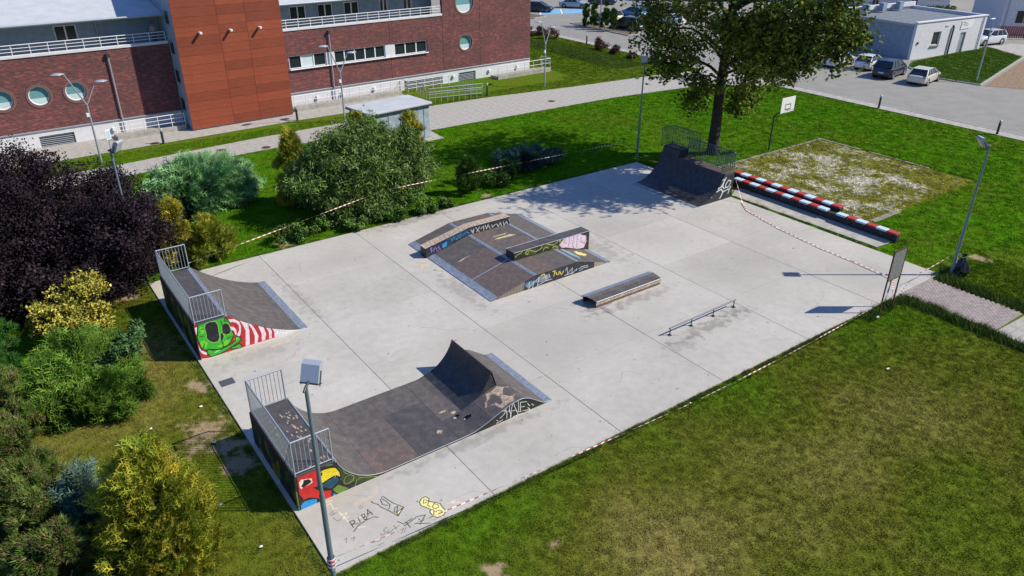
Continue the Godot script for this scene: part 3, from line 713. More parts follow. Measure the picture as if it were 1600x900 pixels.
	side_wall(t, "side_wall", prof, v0 + 0.004, 0.03, mural_mat(img), bx)
	side_wall(t, "side_wall", prof, v1 - 0.034, 0.03, M.side_black)
	var e := MB.new()
	var pts := []
	for q in prof.slice(2, prof.size() - 1): pts.push_back(P(q[0], v0 - 0.004, q[1] + 0.024))
	e.tube(pts, 0.011, 6)
	wpart(t, "edge_trim", e.mesh(), M.galv)
	var bw := MB.new()
	bw.box(P(0.145, (v0 + v1) * 0.5, 0.585), Vector3(0.03, 1.17, v1 - v0))
	for k in bw.v.size(): bw.t[k] = Vector2((v1 + bw.v[k].z) / (v1 - v0), 1.0 - bw.v[k].y / 1.17)
	wpart(t, "back_wall", bw.mesh(), mural_mat(jungle_image(768, 256, 5)))
	railing(t, [P(1.30, v1 - 0.05, H), P(0.19, v1 - 0.05, H), P(0.19, v0 + 0.05, H), P(1.30, v0 + 0.05, H)], 1.15, M.galv, 0.13)

func make_skull_ramp() -> void:
	var t := thing("quarter_pipe", "quarter pipe painted with a green skull on red and white swirls", "skate ramp", P(2.2, 14.7))
	var v0 := 12.2; var v1 := 17.2; var H := 1.5
	var hf := func(u: float) -> float:
		var s := clampf((4.02 - u) / 2.66, 0.0, 1.0)
		return 0.02 + 1.48 * (0.42 * s + 0.58 * s * s)
	for k in 4: sheet(t, "deck_board", M.ply_dark, 0.13, 1.2, lerpf(v0, v1, k / 4.0), lerpf(v0, v1, (k + 1) / 4.0), func(_u): return H, 1, 1, 0.03)
	for k in 2: sheet(t, "steel_strip", M.steel, 1.2, 1.36, lerpf(v0, v1, k / 2.0), lerpf(v0, v1, (k + 1) / 2.0), func(_u): return H + 0.004, 1, 1, 0.012)
	for i in 2:
		for k in 4: sheet(t, "surface_board", M.ply if (i + k) % 3 else M.ply_worn if i == 2 else M.ply, lerpf(1.36, 4.0, i / 2.0), lerpf(1.36, 4.0, (i + 1) / 2.0), lerpf(v0, v1, k / 4.0), lerpf(v0, v1, (k + 1) / 4.0), hf, 12, 1, 0.018, 0.0025)
	var strip := func(u: float) -> float: return 0.032 - 0.02 * (u - 3.94) / 0.36
	for k in 3: sheet(t, "steel_strip", M.steel, 3.94, 4.3, lerpf(v0, v1, k / 3.0), lerpf(v0, v1, (k + 1) / 3.0), strip, 1, 1, 0.012)
	var w := 1024; var h := 380
	var bx := Rect2(0.0, 0.0, 4.3, 1.6)
	var img := Image.create(w, h, false, Image.FORMAT_RGB8)
	img.fill(Color8(186, 34, 44))
	var px := func(u: float, v: float) -> Vector2: return Vector2(u / 4.3 * w, h - v / 1.6 * h)
	for s in SKULL_WHITE: fill_poly(img, outline(s, px), Color8(232, 222, 226))
	fill_poly(img, outline([3.06, 0.0, 3.08, 0.6, 4.3, 0.6, 4.3, 0.0], px), Color8(224, 224, 226))
	for s in SKULL_GREEN:
		fill_poly(img, outline(s, px), Color8(48, 178, 34))
		if s.size() > 40: continue
	for q in [[0.32, 0.62, 0.14, 0.16], [1.15, 0.42, 0.14, 0.1], [0.35, 1.2, 0.08, 0.16], [0.95, 0.35, 0.2, 0.06], [1.5, 0.44, 0.08, 0.06]]: blob(img, px.call(q[0], q[1]), Vector2(q[2] / 4.3 * w, q[3] / 1.6 * h), Color8(104, 208, 40), int(q[0] * 100))
	for s in SKULL_GREEN: stroke(img, outline(s + [s[0], s[1]], px), 9.0, Color8(14, 26, 16))
	for s in SKULL_BLACK:
		stroke(img, outline(s + [s[0], s[1]], px), 15.0, Color8(118, 196, 70))
	for s in SKULL_BLACK: fill_poly(img, outline(s, px), Color8(18, 24, 32))
	for s in SKULL_LINE: stroke(img, outline(s, px), 7.0, Color8(14, 30, 16))
	fill_poly(img, outline([0.62, 0.13, 0.82, 0.16, 0.86, 0.18, 0.72, 0.18], px), Color8(236, 230, 232))
	speckle(img, 0.04)
	var prof := [[0.13, 0.0], [0.13, H - 0.032], [1.36, H - 0.032]]
	for k in 17:
		var u := lerpf(1.40, 3.95, k / 16.0)
		prof.push_back([u, hf.call(u) - 0.022])
	prof.append_array([[4.2, 0.004], [4.2, 0.0]])
	side_wall(t, "side_wall", prof, v0 + 0.004, 0.03, mural_mat(img), bx)
	side_wall(t, "side_wall", prof, v1 - 0.034, 0.03, M.side_black)
	var bw := MB.new()
	bw.box(P(0.115, (v0 + v1) * 0.5, 0.735), Vector3(0.03, 1.47, v1 - v0))
	for k in bw.v.size(): bw.t[k] = Vector2((v1 + bw.v[k].z) / (v1 - v0), 1.0 - bw.v[k].y / 1.47)
	wpart(t, "back_wall", bw.mesh(), mural_mat(jungle_image(768, 256, 8)))
	railing(t, [P(1.28, v1 - 0.05, H), P(0.16, v1 - 0.05, H), P(0.16, v0 + 0.05, H), P(1.28, v0 + 0.05, H)], 1.1, M.galv, 0.13)

func make_corner_ramp() -> void:
	var t := thing("quarter_pipe", "black quarter pipe with a raised step and green railings beside the big tree", "skate ramp", P(28.4, 14.6))
	var v0 := 12.2; var v1 := 17.1; var vm := 15.75; var H := 1.5; var H2 := 2.0
	var R := 2.25
	var hf := func(u: float) -> float:
		return 0.015 + R - sqrt(maxf(0.0, R * R - pow(clampf(u - 27.05, 0.0, R - 0.02), 2)))
	var u15 := 27.05 + sqrt(R * R - pow(R - H + 0.015, 2)); var u20 := 27.05 + sqrt(R * R - pow(R - H2 + 0.015, 2))
	M.rail_green = mat(lin(0.075, 0.125, 0.125), 0.5, 0.3)
	for k in 3: sheet(t, "deck_board", M.ply_worn, u15 + 0.05, 30.0, lerpf(v0, vm, k / 3.0), lerpf(v0, vm, (k + 1) / 3.0), func(_u): return H, 1, 1, 0.03)
	sheet(t, "deck_board", M.ply_dark, u20 + 0.03, 30.0, vm, v1, func(_u): return H2, 1, 1, 0.03)
	rod_between(t, "coping", P(u15 + 0.02, v0, H - 0.01), P(u15 + 0.02, vm, H - 0.01), 0.03, M.dark_metal, 8)
	for i in 2:
		for k in 3: sheet(t, "surface_board", M.ply_black, lerpf(27.1, u15, [0.0, 0.5, 1.0][i]), lerpf(27.1, u15, [0.0, 0.5, 1.0][i + 1]), lerpf(v0, vm, k / 3.0), lerpf(v0, vm, (k + 1) / 3.0), hf, 12, 1, 0.018, 0.003)
		sheet(t, "surface_board", M.ply_black, lerpf(27.1, u20, [0.0, 0.5, 1.0][i]), lerpf(27.1, u20, [0.0, 0.5, 1.0][i + 1]), vm, v1, hf, 14, 1, 0.018, 0.003)
	var strip := func(u: float) -> float: return 0.012 + 0.02 * (u - 26.85) / 0.3
	for k in 3: sheet(t, "steel_strip", M.steel, 26.85, 27.15, lerpf(v0, v1, k / 3.0), lerpf(v0, v1, (k + 1) / 3.0), strip, 1, 1, 0.012)
	var w := 768; var h := 400
	var bx := Rect2(26.9, 0.0, 3.2, 1.6)
	var img := Image.create(w, h, false, Image.FORMAT_RGB8)
	img.fill(Color8(34, 38, 44))
	var px := func(u: float, v: float) -> Vector2: return Vector2((u - 26.9) / 3.2 * w, h - v / 1.6 * h)
	for s in QP_WHITE: stroke(img, outline(s, px), 17.0, Color8(214, 222, 218))
	speckle(img, 0.06)
	var lowp := [[27.1, 0.0]]; var highp := [[27.1, 0.0]]
	for k in 15:
		var u := lerpf(27.1, u15, k / 14.0)
		lowp.push_back([u, maxf(0.002, hf.call(u) - 0.022)])
	lowp.append_array([[29.98, H - 0.032], [29.98, 0.0]])
	for k in 17:
		var u := lerpf(27.1, u20, k / 16.0)
		highp.push_back([u, maxf(0.002, hf.call(u) - 0.022)])
	highp.append_array([[29.98, H2 - 0.032], [29.98, 0.0]])
	side_wall(t, "side_wall", lowp, v0 + 0.004, 0.03, mural_mat(img), bx)
	side_wall(t, "side_wall", highp, vm + 0.003, 0.03, M.side_black)
	side_wall(t, "side_wall", highp, v1 - 0.034, 0.03, M.side_black)
	var bw := MB.new()
	bw.box(P(29.995, (v0 + vm) * 0.5, 0.735), Vector3(0.02, 1.47, vm - v0)); bw.box(P(29.995, (vm + v1) * 0.5, 0.985), Vector3(0.02, 1.97, v1 - vm))
	wpart(t, "back_wall", bw.mesh(), M.side_black)
	railing(t, [P(28.95, v0 + 0.05, H), P(29.95, v0 + 0.05, H), P(29.95, 13.4, H), P(29.95, 14.6, H), P(29.95, vm - 0.03, H)], 1.15, M.rail_green, 0.13, 0.08, 0.017)
	railing(t, [P(29.95, 14.9, H2), P(29.95, vm, H2), P(29.95, v1 - 0.05, H2), P(29.0, v1 - 0.05, H2)], 1.1, M.rail_green, 0.13, 0.08, 0.017)

func make_funbox() -> void:
	var t := thing("funbox", "wide low funbox with sloped sides and steel edge strips", "skate ramp", P(14.9, 13.3))
	var v0 := 9.72; var v1 := 17.0; var H := 0.6
	var hf := func(u: float) -> float:
		if u < 13.9: return lerpf(0.02, H, clampf((u - 11.5) / 2.4, 0.0, 1.0))
		if u < 16.3: return H
		return lerpf(H, 0.02, clampf((u - 16.3) / 2.05, 0.0, 1.0))
	var vs := [v0, 11.75, 13.45, 15.1, v1]
	var us := [11.85, 13.8, 13.98, 15.1, 16.22, 16.4, 18.1]
	for j in 4:
		for i in 6:
			var steel: bool = i == 1 or i == 4
			var mt: Material = M.steel if steel else ([M.ply_worn, M.ply_worn, M.ply, M.ply][j] if i == 0 else [M.ply_worn, M.ply, M.ply_worn, M.ply][(j + i) % 4] if i < 4 else M.ply)
			if steel:
				var lift := func(u: float) -> float: return hf.call(u) + 0.006
				sheet(t, "steel_strip", mt, us[i], us[i + 1], vs[j], vs[j + 1], lift, 2, 1, 0.012, 0.002)
			else: sheet(t, "surface_board", mt, us[i], us[i + 1], vs[j], vs[j + 1], hf, 1, 1, 0.02, 0.003)
	var ls := func(u: float) -> float: return hf.call(u) + 0.006
	for j in 4:
		sheet(t, "steel_strip", M.steel, 11.5, 11.88, vs[j], vs[j + 1], ls, 1, 1, 0.012, 0.002)
		sheet(t, "steel_strip", M.steel, 18.07, 18.4, vs[j], vs[j + 1], ls, 1, 1, 0.012, 0.002)
	var js := MB.new()   # flat steel bar over the joint between the two front bays
	for k in 2:
		var a: float = [11.88, 13.98][k]; var b: float = [13.8, 16.2][k]
		js.quad(P(a, 11.72, hf.call(a) + 0.007), P(b, 11.72, hf.call(b) + 0.007), P(b, 11.78, hf.call(b) + 0.007), P(a, 11.78, hf.call(a) + 0.007))
	wpart(t, "joint_bar", js.mesh(), M.galv)
	var w := 1100; var h := 110
	var img := Image.create(w, h, false, Image.FORMAT_RGB8)
	img.fill(Color8(38, 42, 48))
	var px := func(u: float, v: float) -> Vector2: return Vector2((u - 11.4) / 7.1 * w, h - v / 0.7 * h)
	fill_poly(img, outline([11.4, 0, 11.4, 0.7, 13.35, 0.7, 13.25, 0.0], px), Color8(128, 118, 108))
	fill_poly(img, outline([17.35, 0, 17.35, 0.7, 18.5, 0.7, 18.5, 0.0], px), Color8(150, 144, 136))
	for k in 9: stroke(img, outline([11.9 + k * 0.16, 0.0, 11.93 + k * 0.16, 0.5], px), 2.0, Color8(86, 78, 72))
	blob(img, px.call(13.6, 0.22), Vector2(45, 24), Color8(70, 112, 146), 4)
	blob(img, px.call(14.3, 0.3), Vector2(60, 26), Color8(120, 130, 142), 6)
	for s in FUN_SILVER: stroke(img, outline(s, px), 5.0, Color8(196, 204, 212))
	for s in FUN_YELLOW: stroke(img, outline(s, px), 7.0, Color8(222, 206, 92))
	speckle(img, 0.06)
	var prof := [[11.55, 0.0], [13.9, H - 0.024], [16.3, H - 0.024], [18.3, 0.004], [18.3, 0.0]]
	side_wall(t, "side_wall", prof, v0 + 0.003, 0.03, mural_mat(img), Rect2(11.4, 0.0, 7.1, 0.7))
	side_wall(t, "side_wall", prof, v1 - 0.033, 0.03, M.side_black)
	# teal paint and chalk smears on the far slope
	for q in [[16.75, 10.6, 0.16, 0.85, Color8(112, 158, 172), 2], [17.35, 10.75, 0.28, 0.4, Color8(206, 190, 120), 3], [15.2, 13.9, 0.5, 0.10, Color8(196, 182, 132), 4], [15.1, 14.2, 0.4, 0.05, Color8(196, 182, 132), 7], [12.6, 13.5, 0.35, 0.03, Color8(210, 200, 176), 8]]:
		var pm := MB.new()
		pm.col = Color(q[4]).srgb_to_linear()
		var rr := RandomNumberGenerator.new()
		rr.seed = q[5]
		for e in 5:
			var cu: float = q[0] + rr.randf_range(-0.7, 0.7) * q[2]; var cv: float = q[1] + rr.randf_range(-0.7, 0.7) * q[3]
			var ring := []
			for k in 10:
				var g := TAU * k / 10
				var f := rr.randf_range(0.3, 0.75)
				var u: float = cu + cos(g) * q[2] * f; var v: float = cv + sin(g) * q[3] * f
				ring.push_back(P(u, v, hf.call(u) + 0.009 + e * 0.0012))
			for k in 10: pm.tri(P(cu, cv, hf.call(cu) + 0.009 + e * 0.0012), ring[k], ring[(k + 1) % 10])
		wpart(t, "paint_smear", pm.mesh(), M.paint)
	# first ledge, bent over the slope and the deck
	var l1 := thing("grind_ledge", "bent ledge with pale worn top and blue tags, climbing the funbox", "grind ledge", P(13.9, 15.35, 0.3))
	var a := 15.1; var b := 15.6
	var i2 := Image.create(900, 200, false, Image.FORMAT_RGB8)
	i2.fill(Color8(36, 38, 44))
	var p2 := func(u: float, v: float) -> Vector2: return Vector2((u - 11.35) / 5.0 * 900, 200 - v / 1.1 * 200)
	for q in [[13.3, 0.72, 0.55, 0.2], [12.7, 0.5, 0.3, 0.2]]: blob(i2, p2.call(q[0], q[1]), Vector2(q[2] * 180, q[3] * 180), Color8(22, 58, 92), int(q[0] * 9))
	for s in LED_CYAN: fill_poly(i2, outline(s, p2), Color8(42, 156, 220))
	for s in LED_PURPLE: stroke(i2, outline(s, p2), 6.0, Color8(140, 118, 204))
	for s in LED_BLUE: stroke(i2, outline(s, p2), 6.0, Color8(70, 140, 186))
	for s in LED_WHITE: stroke(i2, outline(s, p2), 7.0, Color8(200, 206, 202))
	speckle(i2, 0.06)
	side_wall(l1, "side_board", [[11.42, 0.0], [11.42, 0.5], [13.9, 1.0], [16.32, 1.0], [16.32, H + 0.008], [13.9, H + 0.008], [11.5, 0.03]], a, 0.03, mural_mat(i2), Rect2(11.35, 0.0, 5.0, 1.1))
	side_wall(l1, "side_board", [[11.42, 0.0], [11.42, 0.5], [13.9, 1.0], [16.32, 1.0], [16.32, H + 0.008], [13.9, H + 0.008], [11.5, 0.03]], b - 0.03, 0.03, M.side_black)
	for e in [[11.42, 0.25, 0.5], [16.31, 0.805, 0.39]]:
		var eb := MB.new()
		eb.box(P(e[0], (a + b) * 0.5, e[1]), Vector3(0.02, e[2], b - a - 0.062))
		wpart(l1, "end_board", eb.mesh(), M.ply_black)
	var top := func(u: float) -> float: return 0.512 + 0.5 * clampf((u - 11.42) / 2.48, 0.0, 1.0)
	for k in [[11.40, 12.65], [12.65, 13.9], [13.9, 15.1], [15.1, 16.33]]: sheet(l1, "top_board", M.wood_bare, k[0], k[1], a + 0.02, b - 0.02, top, 1, 1, 0.02, 0.002)
	for vv in [a + 0.008, b - 0.008]:
		var em := MB.new()
		em.tube([P(11.41, vv, 0.504), P(13.9, vv, 1.004), P(16.33, vv, 1.004)], 0.014, 6)
		wpart(l1, "edge_steel", em.mesh(), M.steel)
	# second ledge, straight and level
	var l2 := thing("grind_ledge", "straight black grind ledge with green squiggles and pink lettering on the funbox", "grind ledge", P(16.2, 11.75, 0.3))
	a = 11.4; b = 12.05
	var i3 := Image.create(900, 200, false, Image.FORMAT_RGB8)
	i3.fill(Color8(34, 40, 26))
	var p3 := func(u: float, v: float) -> Vector2: return Vector2((u - 13.9) / 4.6 * 900, 200 - v / 1.1 * 200)
	for q in [[14.9, 0.8, 0.4, 0.14], [15.9, 0.85, 0.4, 0.1], [16.4, 0.65, 0.3, 0.1]]: blob(i3, p3.call(q[0], q[1]), Vector2(q[2] * 196, q[3] * 182), Color8(66, 78, 28), int(q[0] * 9))
	for s in LEDGE_GLOW: stroke(i3, outline(s, p3), 6.5, Color8(186, 190, 84))
	for s in LEDGE_PINK:
		stroke(i3, outline(s + [s[0], s[1]], p3), 22.0, Color8(92, 40, 48))
		fill_poly(i3, outline(s, p3), Color8(226, 208, 222))
	for s in LEDGE_DARK: stroke(i3, outline(s, p3), 6.0, Color8(150, 110, 128))
	speckle(i3, 0.05)
	var p := [[13.95, H + 0.008], [13.95, 0.995], [18.45, 0.995], [18.45, 0.0], [18.38, 0.02], [16.3, H + 0.008]]
	side_wall(l2, "side_board", p, a, 0.03, mural_mat(i3), Rect2(13.9, 0.0, 4.6, 1.1))
	side_wall(l2, "side_board", p, b - 0.03, 0.03, M.side_black)
	for e in [[13.96, 0.80, 0.38], [18.44, 0.5, 0.98]]:
		var eb := MB.new()
		eb.box(P(e[0], (a + b) * 0.5, e[1]), Vector3(0.02, e[2], b - a - 0.062))
		wpart(l2, "end_board", eb.mesh(), M.ply_black)
	for k in 3: sheet(l2, "top_board", M.ply_dark, 13.94 + k * 1.505, 13.94 + (k + 1) * 1.505, a + 0.018, b - 0.018, func(_u): return 1.0, 1, 1, 0.02, 0.002)
	for vv in [a + 0.006, b - 0.006]: rod_between(l2, "edge_steel", P(13.94, vv, 0.994), P(18.46, vv, 0.994), 0.014, M.steel, 6)

func make_small_obstacles() -> void:
	var t := thing("manual_box", "small weathered grind box with a ridged top and open dark end", "grind box", P(16.7, 7.05))
	var u0 := 14.8; var u1 := 18.65; var v0 := 6.68; var v1 := 7.48
	var m := MB.new()
	# roof boards: near slope, crest, far slope
	var pr := [[v0, 0.30], [6.98, 0.36], [7.2, 0.385], [v1, 0.33]]
	for k in 3:
		var b := MB.new()
		var a: Array = pr[k]; var c: Array = pr[k + 1]
		var s := 0.0 + 0.18 * k
		b.quad(P(u0 - s * 0.4, a[0] + 0.002, a[1]), P(u1, a[0] + 0.002, a[1]), P(u1, c[0] - 0.002, c[1]), P(u0 - s * 0.4 - 0.05, c[0] - 0.002, c[1]))
		b.quad(P(u1, a[0] + 0.002, a[1] - 0.02), P(u0 - s * 0.4, a[0] + 0.002, a[1] - 0.02), P(u0 - s * 0.4 - 0.05, c[0] - 0.002, c[1] - 0.02), P(u1, c[0] - 0.002, c[1] - 0.02))
		wpart(t, "top_board", b.mesh(), [M.ply_dark, M.ply, M.steel][k])
	rod_between(t, "edge_steel", P(u0, v0 - 0.002, 0.30), P(u1, v0 - 0.002, 0.30), 0.022, M.galv, 6)
	m.box(P((u0 + u1) * 0.5, v0 + 0.03, 0.19), Vector3(u1 - u0 - 0.02, 0.14, 0.03)); wpart(t, "upper_rail_board", m.mesh(), M.wood_bare)
	var lo := MB.new()
	lo.box(P((u0 + u1) * 0.5, v0 + 0.045, 0.055), Vector3(u1 - u0 - 0.06, 0.11, 0.03)); wpart(t, "lower_rail_board", lo.mesh(), M.ply_worn)
	var bk := MB.new()
	bk.box(P((u0 + u1) * 0.5 - 0.06, v1 - 0.02, 0.16), Vector3(u1 - u0, 0.31, 0.03)); wpart(t, "back_board", bk.mesh(), M.side_black)
	for u in [u0 + 0.35, (u0 + u1) * 0.5, u1 - 0.02]:
		var rb := MB.new()
		rb.xf = Transform3D(Basis(Vector3.UP, PI / 2), P(u, 0, 0))
		rb.prism(PackedVector2Array([Vector2(v0 + 0.07, 0.0), Vector2(v0 + 0.07, 0.27), Vector2(7.2, 0.355), Vector2(v1 - 0.05, 0.30), Vector2(v1 - 0.05, 0.0)]), -0.015, 0.015)
		wpart(t, "rib", rb.mesh(), M.ply_black)
	var r := thing("grind_rail", "low grey steel grind rail on four short posts", "grind rail", P(17.7, 3.4))
	rod_between(r, "rail", P(15.68, 3.36, 0.33), P(19.74, 3.42, 0.33), 0.032, M.rail_grey, 10)
	for q in [[15.75, 3.362], [17.0, 3.38], [18.34, 3.4], [19.64, 3.418]]:
		wpart(r, "post", rodm(0.31, 0.022, 8), M.dark_metal, at(P(q[0], q[1], 0.0)))
		wpart(r, "base_plate", boxm(Vector3(0.16, 0.012, 0.16), 0.003), M.dark_metal, at(P(q[0], q[1], 0.006)))

# ---------- brick building ----------
func brick_image() -> Image:
	var w := 1024; var h := 1024   # 10.24 m by 10.24 m: 40 bricks by 128 courses
	var img := Image.create(w, h, false, Image.FORMAT_RGB8)
	img.fill(Color8(128, 100, 98))
	var q := RandomNumberGenerator.new()
	q.seed = 31
	var n := nbytes(905, 0.008, 256, 256, 3)
	for r in 128:
		for c in 41:
			var t := q.randf()
			var col := Color8(104, 46, 44).lerp(Color8(68, 34, 38), q.randf()) if t < 0.8 else Color8(126, 62, 54)
			if t > 0.95: col = Color8(50, 33, 38)
			var x := int(c * 25.6 - (12.8 if r % 2 else 0.0))
			var tone := 0.82 + n[(r * 2 % 256) * 256 + clampi(x, 0, 1023) / 4] * 0.0014
			img.fill_rect(Rect2i(x + 1, r * 8 + 1, 24, 6), Color(col.r * tone, col.g * tone, col.b * tone))
	return img
func B(x: float, s: float, h: float) -> Vector3: return Vector3(x, h, -s)
func wall_cells(m: MB, x0: float, x1: float, h0: float, h1: float, s: float, th: float) -> void:
	m.box(B((x0 + x1) * 0.5, s + th * 0.5, (h0 + h1) * 0.5), Vector3(x1 - x0, h1 - h0, th))
func round_cell(m: MB, cx: float, ch: float, r: float, x0: float, x1: float, h0: float, h1: float, s: float, depth: float) -> void:
	var N := 32
	for k in N:
		var g0 := TAU * k / N; var g1 := TAU * (k + 1) / N
		var o := []
		for g in [g0, g1]:
			var d := Vector2(cos(g), sin(g))
			var f := 1e9
			if d.x > 1e-5: f = minf(f, (x1 - cx) / d.x)
			if d.x < -1e-5: f = minf(f, (x0 - cx) / d.x)
			if d.y > 1e-5: f = minf(f, (h1 - ch) / d.y)
			if d.y < -1e-5: f = minf(f, (h0 - ch) / d.y)
			o.push_back(Vector2(cx, ch) + d * f); o.push_back(Vector2(cx, ch) + d * r)
		var w := func(p: Vector2) -> Vector3: return B(p.x, s, p.y)
		m.quad(w.call(o[1]), w.call(o[0]), w.call(o[2]), w.call(o[3]))
		for cq in [Vector2(x0, h0), Vector2(x1, h0), Vector2(x1, h1), Vector2(x0, h1)]:
			var g := fposmod((cq - Vector2(cx, ch)).angle(), TAU)
			if g > g0 and g < g1: m.tri(w.call(o[0]), w.call(cq), w.call(o[2]))
		m.quad(B(o[1].x, s, o[1].y), B(o[3].x, s, o[3].y), B(o[3].x, s + depth, o[3].y), B(o[1].x, s + depth, o[1].y))
func round_window(t: Node3D, cx: float, ch: float, r: float, s: float) -> void:
	var rg := MB.new()
	var N := 40
	for k in N:
		var g0 := TAU * (k + 0.06) / N; var g1 := TAU * (k + 0.94) / N
		var a := r; var b := r + 0.15
		var p := []
		for f in [[a, g0], [b, g0], [b, g1], [a, g1]]: p.push_back(Vector2(cx + cos(f[1]) * f[0], ch + sin(f[1]) * f[0]))
		rg.quad(B(p[0].x, s - 0.03, p[0].y), B(p[1].x, s - 0.03, p[1].y), B(p[2].x, s - 0.03, p[2].y), B(p[3].x, s - 0.03, p[3].y))
		for e in 4:
			var c: Vector2 = p[e]; var d: Vector2 = p[(e + 1) % 4]
			rg.quad(B(d.x, s - 0.03, d.y), B(c.x, s - 0.03, c.y), B(c.x, s + 0.01, c.y), B(d.x, s + 0.01, d.y))
	part(t, "brick_ring", rg.mesh(), M.brick_ring)
	var w := Node3D.new()
	w.name = "window"
	t.add_child(w, true)
	var fr := MB.new()
	var ring := []
	for k in 33: ring.push_back(B(cx + cos(TAU * k / 32) * (r - 0.03), s + 0.16, ch + sin(TAU * k / 32) * (r - 0.03)))
	fr.tube(ring, 0.045, 6, false)
	part(w, "frame", fr.mesh(), M.white)
	var gl := MB.new()
	for k in 32: gl.tri(B(cx, s + 0.17, ch), B(cx + cos(TAU * k / 32) * r, s + 0.17, ch + sin(TAU * k / 32) * r), B(cx + cos(TAU * (k + 1) / 32) * r, s + 0.17, ch + sin(TAU * (k + 1) / 32) * r))
	part(w, "pane", gl.mesh(), M.teal_glass)
	var bl := MB.new()   # blind drawn over the lower part behind the pane, lettered edge
	for k in 20:
		var a := PI + 0.25 + (PI - 0.5) * k / 20.0; var b := PI + 0.25 + (PI - 0.5) * (k + 1) / 20.0
		var top := ch + sin(PI + 0.25) * r
		bl.quad(B(cx + cos(a) * r * 0.93, s + 0.165, ch + sin(a) * r * 0.93), B(cx + cos(b) * r * 0.93, s + 0.165, ch + sin(b) * r * 0.93), B(cx + cos(b) * r * 0.93, s + 0.165, top), B(cx + cos(a) * r * 0.93, s + 0.165, top))
	part(w, "frosted_film", bl.mesh(), M.film)
func flat_window(t: Node3D, x0: float, x1: float, h0: float, h1: float, s: float, leaves: int, blind := -1) -> void:
	var w := Node3D.new()
	w.name = "window"
	t.add_child(w, true)
	var fr := MB.new()
	for e in [[x0, x1, h0, h0 + 0.07], [x0, x1, h1 - 0.06, h1]]: fr.box(B((e[0] + e[1]) * 0.5, s + 0.04, (e[2] + e[3]) * 0.5), Vector3(e[1] - e[0], e[3] - e[2], 0.07))
	for k in leaves + 1: fr.box(B(clampf(lerpf(x0, x1, float(k) / leaves), x0 + 0.04, x1 - 0.04), s + 0.042, (h0 + h1) * 0.5), Vector3(0.09, h1 - h0 - 0.13, 0.06))
	part(w, "frame", fr.mesh(), M.white)
	for k in leaves:
		var a := lerpf(x0, x1, float(k) / leaves) + 0.05; var b := lerpf(x0, x1, float(k + 1) / leaves) - 0.05
		var g := MB.new()
		g.quad(B(a, s + 0.06, h0 + 0.07), B(b, s + 0.06, h0 + 0.07), B(b, s + 0.06, h1 - 0.06), B(a, s + 0.06, h1 - 0.06))
		part(w, "pane", g.mesh(), M.film if k == blind else M.glass)
func white_rail(t: Node3D, a: Vector3, b: Vector3, hgt: float, rails: int, step: float, mt: Material) -> void:   # in the parent's own axes
	var n := maxi(1, int(round(a.distance_to(b) / step)))
	for k in n + 1: part(t, "rail_post", rodm(hgt, 0.025, 6), mt, at(a.lerp(b, float(k) / n)))
	for k in rails:
		var m := MB.new()
		var y := Vector3.UP * hgt * (1.0 - float(k) / rails)
		m.tube([a + y, b + y], 0.022 if k else 0.03, 6)
		part(t, "rail", m.mesh(), mt)

